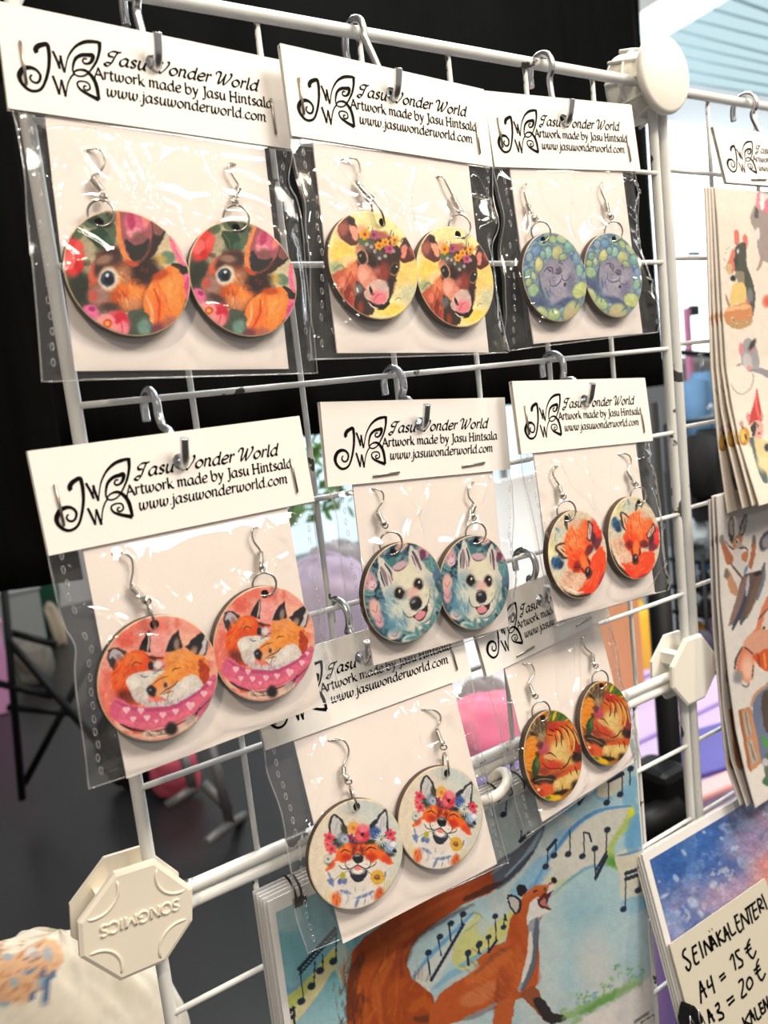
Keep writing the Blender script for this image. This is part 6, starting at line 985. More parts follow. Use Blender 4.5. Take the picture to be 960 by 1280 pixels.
def film_grid(n, discs, seed):
    Lp, Rp = [np.array([bk(n, *q) for q in e]) for e in EDGE[n]]
    top = np.array([[-1.03, .12], [1.03, .12]]); Lq, Rq = resample(np.vstack([top[:1], Lp]), NY), resample(np.vstack([top[1:], Rp]), NY)
    s = np.linspace(0, 1, NX); XY = Lq[:, None] * (1 - s)[None, :, None] + Rq[:, None] * s[None, :, None]
    x, y = XY[..., 0], XY[..., 1]; w = Rq[:, :1] - Lq[:, :1]; dl = s[None] * w; dr = (1 - s)[None] * w; db = np.linspace(1, 0, NY)[:, None] * (Lp[-1][1] - .12)
    ed = sst(0, .17, np.minimum(np.minimum(dl, dr), db)); up = sst(.34, .50, y); h = .008 + .042 * up * ed; bulge = np.zeros_like(x)
    for cx, cy in discs: d = np.sqrt((x - cx) ** 2 + (y - cy) ** 2) - .437; bulge = np.maximum(bulge, 1 - sst(-.02, .26, d))
    h += .078 * bulge * sst(0, .12, np.minimum(dl, dr)); r = random.Random(seed); cr = np.zeros_like(x)
    def crease(x0, y0, a, ln_, wd, am):
        c_, s_ = math.cos(a), math.sin(a); p = (x - x0) * c_ + (y - y0) * s_; q = -(x - x0) * s_ + (y - y0) * c_ + .03 * np.sin(p * 9 + x0 * 7)
        return am * np.exp(-np.abs(q) / wd) * sst(0, .25, p / ln_) * (1 - sst(.75, 1, p / ln_))
    for k in range(9): cr += crease(r.uniform(-.9, .9), r.uniform(.33, .40), math.radians(r.uniform(50, 130)), r.uniform(.3, 1.1), r.uniform(.008, .018), r.uniform(.016, .040))
    for cx, cy in discs:
        for k in range(4): a = r.uniform(0, 6.28); cr += crease(cx + .47 * math.cos(a), cy + .47 * math.sin(a), a + r.uniform(-.5, .5), r.uniform(.3, .8), r.uniform(.008, .018), r.uniform(.010, .026))
    for k in range(18): cr += crease(r.choice([-1.02, 1.02]), r.uniform(.4, 2.0), math.radians(r.choice([0, 180]) + r.uniform(-50, 50)), r.uniform(.2, .7), r.uniform(.012, .028), r.uniform(.028, .07))
    for k in range(3): cr += crease(-1, r.uniform(.5, 1.1), math.radians(r.uniform(-12, 12)), 2.0, .05, .016)
    waves = (fbm(x * 1.6 + seed, y * 1.3, seed, 2) - .5) * .03
    lift = (fbm(x * 1.3 + 9 + seed, y * 1.8, seed + 9, 2) - .5) * .22 * (1 - sst(0, .3, np.minimum(dl, dr)))     # curling side hems
    hf = h + (cr + waves * .9) * up * (.25 + .75 * ed) * np.where(bulge > .9, .45, 1) + lift * up
    hb_ = -.004 - .026 * up + (waves * .5 - .012) * up * (.3 + ed * .7) + lift * up - .004
    ins_ = (np.abs(x) < .86) & (y < 2.02); hb_ = np.where(ins_, np.minimum(hb_, -.0155), hb_); hf = np.where(ins_, np.maximum(hf, .010), hf); hf = np.maximum(hf, hb_ + .004)
    return x, y, hf, hb_
def film(n, root, discs, seed):
    x, y, hf, hb_ = film_grid(n, discs, seed)
    for nm, h, mt_ in (('front_film', hf, M['film']), ('back_film', hb_, M['film_back'])):
        P = [L(x[j, i], y[j, i], h[j, i]) for j in range(NY) for i in range(NX)]; MB().quad_grid(P, NX, NY, flip=nm == 'back_film').build(nm, mt_, root)
    for i0, i1, sg in ((0, 9, 0), (NX - 1, NX - 10, 1)):                       # pressed side seams: a thin bright edge and small oval dimples
        P = lambda j, i, o=.006: L(x[j, i], y[j, i], max(hf[j, i], hb_[j, i]) + o)
        b = MB(); b.tube([P(j, i0, -.003) for j in range(12, NY)], .0055 * S, 6); ic = i0 + (4 if not sg else -4); r = random.Random(seed + sg)
        for j in range(16, NY - 3, 6):
            if r.random() < .12: continue
            cx, cy = x[j, ic] + r.uniform(-.008, .008), y[j, ic]; hh = max(hf[j, ic], hb_[j, ic]) + .006; dx, dy = x[min(j + 3, NY - 1), ic] - x[j - 3, ic], y[min(j + 3, NY - 1), ic] - y[j - 3, ic]; t0 = math.atan2(dx, dy)
            q = [(.011 * math.cos(a), .026 * math.sin(a)) for a in np.linspace(0, 6.283, 11)[:-1]]
            b.tube([L(cx + u * math.cos(t0) + v * math.sin(t0), cy - u * math.sin(t0) + v * math.cos(t0), hh) for u, v in q], .0042 * S, 4, closed=True)
        b.build('pressed_seam', M['seam'], root)
    P = [L(x[NY - 1, i], y[NY - 1, i], (hf[NY - 1, i] + hb_[NY - 1, i]) / 2) for i in range(0, NX, 3)] + [L(x[NY - 1, NX - 1], y[NY - 1, NX - 1], 0)]
    MB().tube(P, .006 * S, 6).build('bottom_weld', M['seam'], root)
def insert(n, root):
    sx, sb, rot = POSE[n][6:9]; c_, s_ = math.cos(rot), math.sin(rot); f = lambda x, y: (sx + c_ * x - s_ * (y - .35), .35 + s_ * x + c_ * (y - .35))
    q = [f(-.81, .12), f(.81, .12), f(.81, sb), f(-.81, sb)]
    b = MB(); b.v = [tuple(L(*p, 0)) for p in q] + [tuple(L(*p, -.014)) for p in q]; b.f = [(0, 3, 2, 1), (4, 5, 6, 7)] + [(i, (i + 1) % 4, 4 + (i + 1) % 4, 4 + i) for i in range(4)]; b.sm = [False] * 6
    b.build('backing_card', M['insert'], root)

pk_ct = lambda n: {3: 1.0, 4: 1.1, 7: 1.12}.get(n, 1.24)
RD, DB, DF = .437, .028, .098                         # earring disc: radius, back and front of the wood
def disc_map(a, b):
    with np.errstate(divide='ignore', invalid='ignore'):
        r = np.where(np.abs(a) > np.abs(b), a, b); ph = np.where(np.abs(a) > np.abs(b), np.pi / 4 * b / a, np.pi / 2 - np.pi / 4 * a / b)
    ph = np.where(r == 0, 0, ph); return r * np.cos(ph), r * np.sin(ph)
def disc_meshes(n, dc, hole, art, crop):
    N = 170; t = np.linspace(-1, 1, N); A, B = np.meshgrid(t, t); X, Y = disc_map(A.ravel(), B.ravel()); r = np.hypot(X, Y)
    hx, hy = hole; hr = .033; d = np.hypot(X * RD - hx, Y * RD - hy)
    bev = -.005 * sst(.98, 1, r); V = [L(X[i] * RD, Y[i] * RD, DF - .063 + bev[i]) for i in range(len(X))]
    mb = MB(); mb.v = [tuple(v) for v in V]
    for j in range(N - 1):
        for i in range(N - 1):
            k = j * N + i
            if min(d[k], d[k + 1], d[k + N], d[k + N + 1]) > hr * .9: mb.f.append((k, k + N, k + N + 1, k + 1)); mb.sm.append(True)
    me = mb.mesh('printed_face', M['face']); m_ = CM[n][0]
    Wd = np.array([list(m_ @ (V[i] + L(dc[0], dc[1], .063))) for i in range(len(V))]); px = project(Wd)
    p = Paint((px - np.array(crop[:2])) * crop[2], crop[3], 1.0 * crop[2] / 5.4); art(p)
    ring = sst(.980, .990, r); p.C = p.C * (1 - ring[:, None]) + np.array((214, 194, 160.0)) * ring[:, None]; p.done(me, .05 if n in (5, 7) else .10, 4, {8: .66, 5: .76, 1: .80}.get(n, .83), pk_ct(n))
    b = MB(); P = []
    for rr, o in ((.2, DB), (1, DB), (1.0, DF - .004)):
        for k in range(73): a = 2 * math.pi * k / 72; P.append(L(RD * rr * math.cos(a), RD * rr * math.sin(a), o - .063))
    b.quad_grid(P, 73, 3)
    P = [L(hx + hr * math.cos(a), hy + hr * math.sin(a), o - .063) for o in (DB, DF + .001) for a in np.linspace(0, 6.283, 21)]; b.quad_grid(P, 21, 2)
    P = [L(hx + hr * q * math.cos(a), hy + hr * q * math.sin(a), DB + .002 - .063) for q in (.05, 1) for a in np.linspace(0, 6.283, 21)]; b.quad_grid(P, 21, 2)
    return me, b.mesh('wooden_disc', M['wood'])

HOLE = (-.02, -.13)
for me_ in ():
    pass
def drop_hole(me):
    import bmesh
    b = bmesh.new(); b.from_mesh(me); kill = [f for f in b.faces if math.hypot(f.calc_center_median().x - HOLE[0] * S, f.calc_center_median().z + HOLE[1] * S) < .064 * S]
    bmesh.ops.delete(b, geom=kill, context='FACES'); b.to_mesh(me); b.free()
drop_hole(ME_TEXT); ME_HEAD = header_mesh(*HOLE)
ST_V = [staple_mesh((-.925, -.105), (-.918, .17)), staple_mesh((.893, -.02), (.901, .25))]; ST_H = [staple_mesh((-.588, .294), (-.312, .282)), staple_mesh((.427, .279), (.705, .262))]

PACKS = {
 1: dict(art=art_rabbit, crop=(70, 250, 5.333, (140, 134, 112)), master=0, label='earring pack with rabbit prints, top row, hanging at the left end', what='rabbit and roses',
   d=[((162, 341.5), (126, 282)), ((306, 348), (294, 279))]),
 2: dict(art=art_cow, crop=(400, 250, 6.857, (242, 222, 168)), master=0, label='earring pack with cow prints, top row, middle of three', what='flower crowned cow', d=[((468.5, 331.5), (478.7, 273)), ((570.5, 346), (572.5, 291))]),
 3: dict(art=art_lion, crop=(640, 280, 5.333, (124, 152, 176)), master=0, label='earring pack with grey lion faces among leaves, top row at the right', what='grey lion face in leaves', d=[((694.5, 346.3), (678.4, 298.4)), ((767.5, 344), (767.5, 297))]),
 4: dict(art=art_hug, crop=(115, 760, 5.647, (240, 164, 150)), master=0, label='earring pack with two hugging foxes in a pink scarf, middle row at the left', what='hugging foxes', d=[((200.5, 847), (193, 781)), ((333, 804), (331, 742.5))]),
 5: dict(art=art_dog, crop=(450, 660, 4.8, (76, 106, 126)), master=1, label='earring pack with white dog prints, middle row between the two fox packs', what='white dog', d=[((506.5, 740.5), (490.6, 689)), ((594.5, 728), (595, 675))]),
 6: dict(art=art_sleep, crop=(680, 610, 6.0, (216, 202, 178)), master=1, label='earring pack with sleeping red foxes, middle row at the right', what='sleeping red fox', d=[((723.5, 692.5), (709, 650)), ((794, 672), (799, 627))]),
 7: dict(art=art_crown, crop=(375, 985, 6.857, (222, 212, 196)), master=0, label='earring pack with flower crowned smiling foxes, bottom row, in front of the calendar', what='smiling fox in a flower crown', d=[((446.5, 1067), (445.7, 1008)), ((552, 1021.5), (559, 964))]),
 8: dict(art=art_tiger, crop=(640, 840, 5.647, (176, 96, 46)), master=0, label='earring pack with curled tiger cats and sunflowers, bottom row at the right', what='curled tiger cat', d=[((692.5, 944), (678, 897)), ((758.5, 903.5), (751.5, 857))])}
# ear wires read off the photograph: ring centre, ring edge-on?, bead, coil ends, hook path
WIRES = {
 (1, 0): ((128, 268), 0, (129, 247), (127, 238), (114.6, 223), [(114.6, 221), (125, 214.6), (130.4, 204), (129, 191.7), (121, 185.4), (106, 184.6)]),
 (1, 1): ((289.6, 268), 0, (292.5, 252), (293.7, 247), (298, 234.6), [(297.5, 231), (291.7, 221), (285.4, 210.4), (287.5, 204), (297, 203)]),
 (2, 0): ((471, 259), 1, (459, 246), (456, 242), (446, 227), [(445, 225), (450, 214), (447, 200.6), (437.5, 197), (426, 199)]),
 (2, 1): ((575.5, 281), 0, (574, 264), (572.5, 259), (565, 245), [(565, 244), (557.5, 229), (554, 221), (548, 218.6)]),
 (3, 0): ((674, 291), 0, (667, 273), (664, 267), (659, 254), [(658, 252), (655, 240), (656, 231), (662, 228)]),
 (3, 1): ((765, 287), 0, (761.5, 270), (760, 265), (757, 252), [(756, 250), (751, 238), (753, 229), (759, 227)]),
 (4, 0): ((185.5, 769), 1, (181.5, 750), (177, 746.5), (164, 733), [(163, 731), (166, 714), (164, 698), (153, 691), (142, 692)]),
 (4, 1): ((324.6, 731), 0, (326, 708.5), (326, 705), (325, 690), [(324.6, 687), (317, 676.5), (315, 665.6), (319, 658), (327, 656.5)]),
 (5, 0): ((484, 676), 0, (479, 654), (477, 651), (471.6, 640), [(470.6, 638), (478, 627.5), (479, 618), (475, 612.5), (467, 610)]),
 (5, 1): ((591, 665), 0, (590, 645), (590, 640), (592.5, 631), [(592.5, 630), (586, 621), (585, 612), (589, 604), (596, 602)]),
 (6, 0): ((704, 640.6), 0, (702, 619), (701, 616), (698, 607), [(698, 605), (692, 595.6), (691, 588), (694, 583), (701, 582.5)]),
 (6, 1): ((797, 618), 0, (792, 604), (790.5, 599), (784.5, 590), [(784, 589), (788.6, 579), (787.5, 571), (782, 567), (775.5, 567.5)]),
 (7, 0): ((438.5, 994), 1, (432.6, 972.5), (429, 969), (429, 958), [(429, 956.5), (435, 944), (435, 933.5), (428, 924.7), (412, 926.4)]),
 (7, 1): ((556, 952), 1, (552, 929), (550, 924.7), (545, 912), [(545, 910.5), (550, 901.6), (549.5, 893), (541, 887), (529, 887.5)]),
 (8, 0): ((674, 884.7), 0, (666.5, 868), (665, 866), (661, 856), [(660.6, 854), (667, 843), (667, 835.5), (663, 829.6), (656, 829.6)]),
 (8, 1): ((746.4, 846.4), 0, (742, 830.4), (741.6, 829), (740, 817), [(739.4, 816.4), (733, 811.4), (729, 804), (729.5, 797), (735, 794)])}

for n, pk in PACKS.items():
    root = empty('earring_pack', CM[n][0]); tag(root, pk['label'], 'pack', 'bagged earring packs on the wire rack')
    link('header_card', ME_HEAD, root); link('printed_logo', ME_LOGO, root); link('printed_lettering', ME_TEXT, root)
    for s_ in (ST_H if n in (5, 8) else ST_V): link('staple', s_, root)
    insert(n, root)
    dl = [bk(n, *c, .098) for c, h in pk['d']]; hl = [bk(n, *h, .098) - dl[i] for i, (c, h) in enumerate(pk['d'])]
    hl = [h / np.linalg.norm(h) * .376 for h in hl]
    film(n, root, dl, 100 + n)
    ma = pk['master']; mf, mw = disc_meshes(n, dl[ma], hl[ma], pk['art'], pk['crop']); a0 = math.atan2(hl[ma][1], hl[ma][0])
    for i in (0, 1):
        er = empty('earring', CM[n][0] @ Matrix.Translation(L(dl[i][0], dl[i][1], .063)))
        tag(er, f"{('left', 'right')[i]} round wooden earring printed with a {pk['what']}", 'earring', 'round printed earrings in clear bags')
        rot = math.atan2(hl[i][1], hl[i][0]) - a0
        for nm, me in (('wooden_disc', mw), ('printed_face', mf)): o = link(nm, me, er); o.rotation_euler = (0, rot, 0)
        rc, eo, bead, c1, c2, hook = WIRES[(n, i)]; off = lambda q, o=.038: bk(n, *q, o) - dl[i]; LL = lambda q, o=.038: L(q[0], q[1], o - .063)
        b_ = off(bead, .055); h_ = hl[i]; mid = off(rc, .08) if not eo else (b_ * .5 + h_ * .5)
        ax = h_ - b_; lnh = np.linalg.norm(ax); u = ax / lnh
        if not eo:
            R_ = max(.075, min(.10, lnh * .44)); ctr = h_ - u * R_ * .80
            MB().torus(LL(ctr, .098), R_ * S, .0095 * S, (0.42, 1, 0.08), 30, 8).build('jump_ring', M['silver'], er)
            MB().torus(LL(b_ * .8 + (h_ - u * R_ * 1.72) * .2, .075), .028 * S, .007 * S, (1, .5, 0), 18, 6).build('loop', M['silver'], er)
        else:
            v = L(u[0], u[1], 0).normalized(); axn = v.cross(Vector((0.25, 1, 0))).normalized()
            c_ = h_ - u * .075; b0 = LL(c_, .088)
            MB().tube([b0 + (v * math.cos(t) * .10 + axn.cross(v) * math.sin(t) * .075) * S for t in np.linspace(0, 6.283, 29)[:-1]], .0095 * S, 8, closed=True).build('jump_ring', M['silver'], er)
            c_ = b_ * .62 + (h_ - u * .175) * .38; MB().torus(LL(c_, .08), .03 * S, .0075 * S, (.5, .5, .3), 18, 6).build('loop', M['silver'], er)
        MB().ball(LL(b_, .055), .032 * S).build('bead', M['silver'], er)
        p1, p2 = off(c1, .045), off(c2, .04); dv = p2 - p1; le = np.linalg.norm(dv); dv = dv / le; nv_ = np.array([-dv[1], dv[0]]); tu = 7; hp = []
        for k in range(tu * 8 + 1):
            a = k / 8 * 6.283; q = p1 + dv * le * k / (tu * 8) + nv_ * .020 * math.cos(a); hp.append(LL(q, .042 + .020 * math.sin(a)))
        MB().tube(hp, .0075 * S, 6).build('coil', M['silver'], er)
        pts = [p2 + dv * -le * .2] + [off(q) for q in hook]; P = [LL(q, .038 if k < len(pts) - 2 else (.030 if k == len(pts) - 2 else -.004)) for k, q in enumerate(pts)]
        MB().tube([Vector(q) for q in smooth_curve(P, 6)], .0085 * S, 8).build('ear_hook', M['silver'], er)

# ------------------------------------------------------------------ S hooks: over a wire of the rack, behind the header, out through its hole
def s_hook(n, vw, rw, tip, label, back=.0, hole=HOLE):
    mt_, Rm, c = CM[n]; h = c + Rm @ np.array([hole[0], hole[1], 0]); u = h[0]; vh, wh = h[1], h[2]
    rr = rw + .04; w0 = -.026 if rw < .05 else 0
    tipv = on_u(*tip, u) if tip else (u, vh - .22, wh - .16)
    tp = (vh - .17, wh - .13)
    tv = vw - rw - .036; pts = [(vw + .17, w0 + .15), (vw + .06, w0 + .155), (tv + .05, w0 + .125), (tv + .006, w0 + .06), (tv - .004, w0 - .02), (tv + .03, w0 - .10), (tv + .10, w0 - .15), (tv + .19, w0 - .155), (tv + .28, min(w0 - .11, wh + .25)), (vh - .22, wh + .115), (vh - .10, wh + .10), (vh + .0, wh + .075), (vh + .026, wh + .02), (vh + .02, wh - .04), (vh - .03, wh - .085), (vh - .10, wh - .11), tp]
    root = empty('s_hook', Vector(W3(u, pts[3][0], w0))); tag(root, label, 'hook', 'steel hooks carrying the packs')
    P = [Vector(W3(u + (.012 if i > 9 else 0), v, w)) - root.location for i, (v, w) in enumerate(pts)]
    MB().tube([Vector(q) for q in smooth_curve(P, 6)], .034 * S, 12).build('hook_wire', M['steel'], root)
HK = {1: (0, .055, 'steel hook over the top bar holding the rabbit pack'), 2: (0, .055, 'steel hook over the top bar holding the cow pack'), 3: (0, .055, 'steel hook over the top bar holding the lion pack'),
      4: (2.985, .026, 'steel hook over the middle wire holding the hugging fox pack'), 5: (2.985, .026, 'steel hook over the middle wire holding the white dog pack'), 6: (2.985, .026, 'steel hook over the middle wire holding the sleeping fox pack'),
      7: (4.985, .026, 'steel hook behind the dog bag holding the flower crowned fox pack'), 8: (4.985, .026, 'steel hook behind the sleeping fox bag holding the tiger cat pack'), 9: (.03, .055, 'dark steel hook over the right hand panel holding the sticker sheets')}
for n, (vw, rw, lb_) in HK.items(): s_hook(n, vw, rw, None, lb_)

# ------------------------------------------------------------------ sticker sheets at the right edge
pk9 = empty('sticker_pack_header', CM[9][0]); tag(pk9, 'white header card with scrolled logo at the right edge above the rabbit stickers', 'header card')
link('header_card', ME_HEAD, pk9); link('printed_logo', ME_LOGO, pk9); link('printed_lettering', ME_TEXT, pk9)
for s_ in ST_H: link('staple', s_, pk9)
def sheet_points(edge, u, wd, nv, nu, lift=0):
    E = np.array([on_u(*q, u) for q in edge]); t = np.linspace(0, 1, nv); d = np.r_[0, np.cumsum(np.linalg.norm(np.diff(E[:, 1:], axis=0), axis=1))]; d /= d[-1]
    v = np.interp(t, d, E[:, 1]); w = np.interp(t, d, E[:, 2]); ker = np.ones(9) / 9; w2 = np.convolve(np.pad(w, 4, mode='edge'), ker, 'valid')
    return np.array([W3(u + wd * i / (nu - 1), v[j], w2[j] + .02 * wd * i / (nu - 1)) for j in range(nv) for i in range(nu)])
def sheets(edges, wd, art, base, labels, group, nv=260, nu=120):
    cols = None
    for k, (e, u) in enumerate(edges):
        P = sheet_points(e, u, wd, nv, nu); c = P.mean(0)
        if cols is None:                                     # the front sheet: the print is laid out once, every sheet carries it
            p = Paint(project(P[:, :]) if k == 0 else None, base, .16); art(p); me = MB().quad_grid([q - c for q in P], nu, nv).mesh('sticker_sheet', M['page']); p.done(me, .03, 3)
            cols = np.zeros(len(P) * 4, np.float32); me.color_attributes['print'].data.foreach_get('color', cols)
        else:
            me = MB().quad_grid([q - c for q in P], nu, nv).mesh('sticker_sheet', M['page']); a = me.color_attributes.new('print', 'FLOAT_COLOR', 'POINT'); a.data.foreach_set('color', cols)
        o = link('sticker_sheet', me); o.location = c; md = o.modifiers.new('solid', 'SOLIDIFY'); md.thickness = .0006; md.offset = 1
        tag(o, labels[k], 'sticker sheet', group)
sheets([([(893, 234), (896.5, 269), (899.5, 320), (902.5, 379), (908, 460), (915, 504.5), (924.5, 552), (949.7, 632.8)], 7.447),
        ([(889, 234), (893, 300), (897, 379), (902, 460), (909, 506), (919, 552), (941, 633)], 7.40), ([(885, 234), (888, 300), (891, 379), (895.6, 460), (901, 510), (908, 547), (929, 636)], 7.35), ([(881, 234), (884, 300), (886, 379), (889, 460), (894, 515), (899, 564), (910, 642)], 7.30)],
       2.6, art_stickers_top, (242, 232, 220), ['sticker sheet with rabbit on cheese and red hatted mouse, front of the upper stack', 'second sticker sheet from the front of the upper stack, gold bell at its edge', 'third sticker sheet from the front of the upper stack', 'rearmost sticker sheet of the upper stack, nearest the wire panel'], 'sticker sheets under the right header')
sheets([([(895, 620), (897.5, 660), (901, 750), (905, 790), (911, 846), (920, 912), (932.5, 968), (944.7, 1011)], 7.16), ([(890, 620), (893, 680), (896, 750), (899, 790), (904, 884), (914, 949), (934, 1009)], 7.12), ([(886, 625), (888, 680), (890, 750), (892, 790), (899, 871), (908, 959), (926, 1008)], 7.09)],
       2.6, art_stickers_low, (222, 216, 212), ['sticker sheet with leaping hare and pumpkin squirrel, front of the lower stack', 'middle sticker sheet of the lower stack of three', 'rear sticker sheet of the lower stack of three'], 'sticker sheets in the lower stack')

# ------------------------------------------------------------------ wall calendar with the singing fox, on the lower panel
cal = empty('fox_calendar', Vector(W3(3.2, 12.4, -.25))); tag(cal, 'wire bound wall calendar with a singing red fox and music notes on its cover', 'calendar'); co = cal.location
g = lambda u, v, w: Vector(W3(u, v, w)) - co
b = MB(); b.box(tuple(g(.913, 12.4, -.25)), tuple(g(5.60, 7.236, -.236))); cp = b.build('cover_page', M['paper'], cal)
nu, nv = 420, 330; us, vv = np.linspace(.975, 5.575, nu), np.linspace(7.355, 11.7, nv)
Wp = np.array([W3(u, v, -.2525) for v in vv for u in us]); me = MB().quad_grid([Vector(q) - co for q in Wp], nu, nv, flip=False).mesh('printed_picture', M['page'])
p = Paint(project(Wp), (192, 207, 210), .2); art_poster(p); p.done(me, .045, 6, .84); link('printed_picture', me, cp)
for k in range(3): MB().box(tuple(g(.89 - .01 * k, 12.42, -.215 + .04 * k)), tuple(g(5.62, 7.215 - .008 * k, -.203 + .04 * k))).build('inner_page', M['paper'], cal)
MB().box(tuple(g(.86, 12.45, -.098)), tuple(g(5.64, 7.19, -.082))).build('backing_board', mat('calendar_board', (206, 206, 208), .7), cal)
def ring(u): return MB().tube([g(u + .012 * math.sin(t), 7.265 + .085 * math.cos(t), -.15 + .14 * math.sin(t)) for t in np.linspace(0, 6.283, 25)[:-1]], .011 * S, 6, closed=True)
for k in range(5): ring(1.17 + .055 * k if k < 2 else 1.17 + .11 * (k + 1)).build('binding_ring', M['black_metal'], cal)
for k in range(12): ring(3.50 + .17 * k).build('binding_ring', M['black_metal'], cal)
bevel(MB().box(tuple(g(1.14, 7.40, -.262)), tuple(g(1.27, 7.31, -.252))).build('ring_clip', M['black_metal'], cal), .0006)
hp = [on_w(596, 1003, -.32), on_w(612, 999, -.42), on_w(626, 990, -.44), on_w(634, 977, -.38), on_w(632, 967, -.26), on_w(624, 966, -.12), on_w(612, 975, -.02)]
MB().tube([g(*q) for q in smooth_curve(hp, 6)], .052 * S, 12).build('hanging_loop', M['plastic'], cal)

# ------------------------------------------------------------------ wall calendar with the galaxy print and the price note, lower right
E0 = on_w(802.5, 1068, -.3); eu = np.array([1, 0, -.02]); ev = np.array([0, 1, -.25]); ev = ev / np.linalg.norm(ev); en = np.cross(eu, ev)
pe = lambda x, y, o=0: Vector(W3(*(E0 + eu * x + ev * y - en * o)))
gal = empty('galaxy_calendar', pe(1.5, 3.4)); tag(gal, 'white bordered wall calendar with a blue and mauve galaxy print, lower right', 'calendar'); go = gal.location
def plate(name, x0, y0, x1, y1, o, th, mt_, par, org):
    q = [pe(x0, y0, o) - org, pe(x0, y1, o) - org, pe(x1, y1, o) - org, pe(x1, y0, o) - org]; q2 = [pe(x0, y0, o - th) - org, pe(x0, y1, o - th) - org, pe(x1, y1, o - th) - org, pe(x1, y0, o - th) - org]
    b = MB(); b.v = [tuple(p) for p in q + q2]; b.f = [(0, 1, 2, 3), (7, 6, 5, 4)] + [(i, 4 + i, 4 + (i + 1) % 4, (i + 1) % 4) for i in range(4)]; b.sm = [False] * 6; return b.build(name, mt_, par)
pg_ = plate('cover_page', 0, 0, 3.2, 3.4, 0, .02, M['paper'], gal, go)
for k in range(3): plate('inner_page', -.02 - .012 * k, .02, 3.2, 3.42, -.03 - .03 * k, .012, M['paper'], gal, go)
nu, nv = 200, 170; Wp = np.array([pe(.09 + 3.0 * i / (nu - 1), .10 + 2.6 * j / (nv - 1), .004) for j in range(nv) for i in range(nu)])
me = MB().quad_grid([Vector(q) - go for q in Wp], nu, nv).mesh('printed_picture', M['page']); p = Paint(project(Wp), (78, 118, 184), .2); art_galaxy(p); p.done(me, .16, 8); link('printed_picture', me, pg_)
def on_E(px, py, o):                                   # pixel -> (x, y) on the calendar's plane
    r = ray(px, py); P0 = E0 - en * o; s = ((P0 - CAM) @ en) / (r @ en); d = CAM + r * s - E0; A = np.stack([eu, ev, en], 1); return np.linalg.solve(A, d)[:2]
NQ = [on_E(837, 1181, .05), on_E(956.6, 1097.7, .05), on_E(878, 1330, .05)]; nt_ = empty('price_note', pe(*NQ[0])); tag(nt_, 'pale price note lettered by hand in black marker on the galaxy calendar', 'note'); no = nt_.location
w_ = NQ[1] - NQ[0]; w_ = w_ / np.linalg.norm(w_) * np.linalg.norm(w_) * 1.02; dn = NQ[2] - NQ[0]
q = [NQ[0], NQ[0] + dn * 1.3, NQ[1] + dn * 1.3, NQ[1]]
b = MB(); b.v = [tuple(pe(*x, .05) - no) for x in q] + [tuple(pe(*x, .03) - no) for x in q]; b.f = [(0, 1, 2, 3), (7, 6, 5, 4)] + [(i, 4 + i, 4 + (i + 1) % 4, (i + 1) % 4) for i in range(4)]; b.sm = [False] * 6; b.build('note_paper', M['note'], nt_)
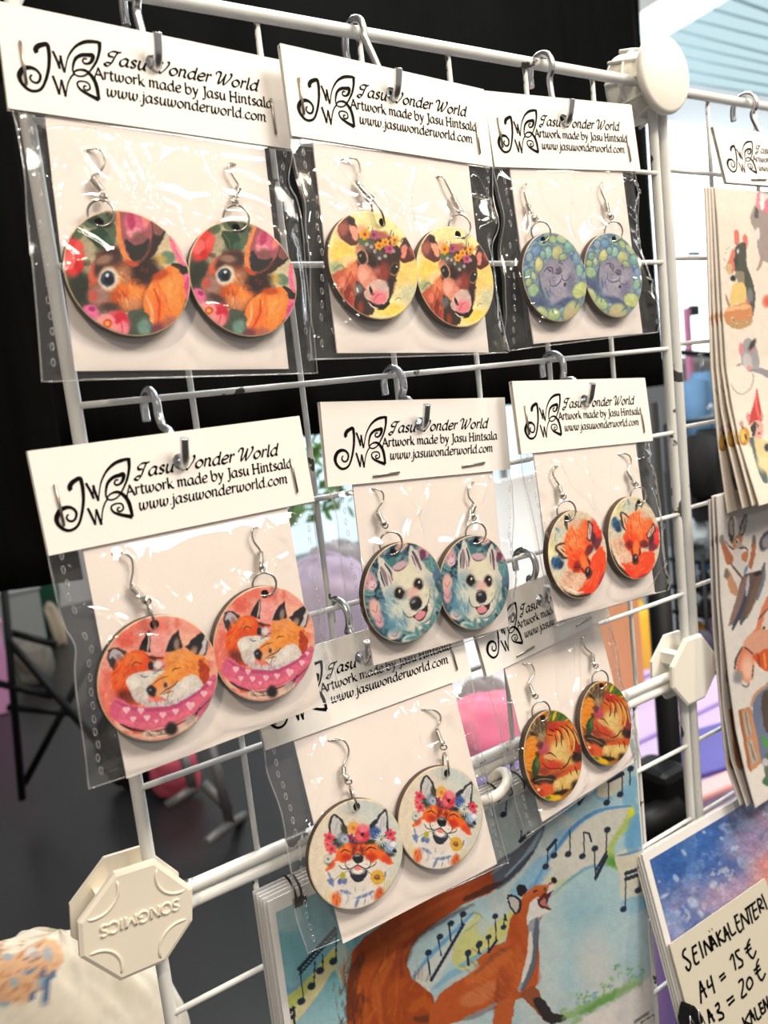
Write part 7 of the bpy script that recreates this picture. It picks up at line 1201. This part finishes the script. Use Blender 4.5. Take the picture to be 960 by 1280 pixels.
HAND = [[(347, 633), (327, 652), (324, 690), (350, 712), (378, 740), (380, 772), (368, 797), (352, 785), (344, 765)], [(392, 618), (400, 680), (413, 742), (430, 748), (446, 730)], [(388, 632), (426, 606)], [(398, 682), (430, 660)], [(442, 580), (462, 650), (478, 708)],
 [(477, 575), (500, 688)], [(477, 575), (543, 655)], [(543, 655), (516, 538)], [(548, 652), (530, 535)], [(530, 535), (584, 622)], [(540, 608), (568, 588)], [(518, 506), (522, 502)], [(540, 492), (544, 488)],
 [(570, 508), (604, 618)], [(606, 494), (588, 552), (640, 584)], [(644, 582), (630, 468)], [(630, 468), (682, 572)], [(642, 534), (668, 514)], [(656, 440), (690, 532), (722, 508)], [(712, 384), (728, 470), (750, 510), (768, 488)], [(704, 400), (736, 378)], [(718, 452), (750, 426)],
 [(780, 494), (754, 372)], [(754, 372), (822, 452)], [(822, 452), (796, 326)], [(786, 342), (842, 302)], [(814, 318), (846, 448)], [(842, 310), (864, 412), (892, 388)], [(836, 308), (868, 282)], [(848, 358), (880, 334)], [(878, 264), (906, 372)], [(878, 268), (902, 264), (914, 288), (894, 326)], [(894, 326), (934, 332)], [(912, 224), (940, 296), (956, 342)],
 [(460, 1048), (450, 876)], [(450, 876), (502, 1002)], [(458, 962), (492, 932)], [(504, 868), (514, 926), (546, 894)], [(530, 834), (562, 972)], [(594, 852), (636, 816)], [(606, 878), (646, 840)], [(676, 722), (696, 680), (720, 798)], [(748, 642), (716, 664), (736, 704), (766, 724), (770, 760), (738, 782)], [(826, 560), (806, 610), (816, 672), (850, 706), (872, 648)], [(784, 642), (828, 600)], [(794, 668), (838, 626)],
 [(524, 1198), (508, 1088)], [(508, 1088), (562, 1185)], [(514, 1152), (548, 1130)], [(564, 1070), (586, 1044), (596, 1080), (580, 1110), (620, 1120), (626, 1154), (590, 1172)], [(650, 1030), (702, 988)], [(664, 1062), (712, 1014)], [(738, 890), (766, 864), (776, 900), (764, 1002), (804, 972)], [(815, 850), (800, 900), (820, 942), (846, 900), (836, 860), (815, 850)], [(892, 708), (876, 760), (886, 832), (916, 872), (942, 818)], [(854, 802), (898, 758)], [(864, 828), (908, 784)],
 [(768, 1150), (800, 1240)], [(822, 1114), (792, 1182), (842, 1206)], [(842, 1206), (824, 1092)], [(824, 1092), (868, 1176)], [(834, 1150), (858, 1132)], [(858, 1074), (882, 1164), (912, 1140)], [(894, 1042), (914, 1122), (942, 1104)], [(886, 1056), (914, 1036)], [(902, 1092), (926, 1076)], [(944, 1110), (922, 1014)], [(922, 1014), (968, 1090)], [(968, 1090), (950, 990)]]
hb = MB()
for st_ in HAND:
    q = [on_E(800 + x / 6, 1080 + y / 6, .055) for x, y in st_]; stroke(hb, q, .031, lambda x, y: pe(x, y, .054) - no, 5)
hb.build('handwriting', M['ink'], nt_)
# black binder clip at the lower edge of the frame
ck = on_E(862, 1268, .1); cq = empty('binder_clip', pe(*ck, .08)); tag(cq, 'black binder clip holding the price note at the bottom edge of the photo', 'clip'); co2 = cq.location
pts = [(-.12, .0), (-.04, -.10), (.0, -.13), (.04, -.10), (.10, .02), (.10, .12), (-.12, .12)]
b = MB(); P = [pe(ck[0] + x, ck[1] + y, .02) - co2 for x, y in pts]; b.prism(P, 0, 0, (pe(0, 0, .16) - pe(0, 0, 0)) * 1.0); bevel(b.build('clip_body', M['black'], cq), .0006)
for sx_ in (-.09, .06): MB().tube([pe(ck[0] + sx_ + x, ck[1] + y, .19) - co2 for x, y in ((-.04, .16), (-.02, .04), (.0, -.05), (.03, .04), (.05, .16))], .010 * S, 8).build('clip_handle', M['steel'], cq)
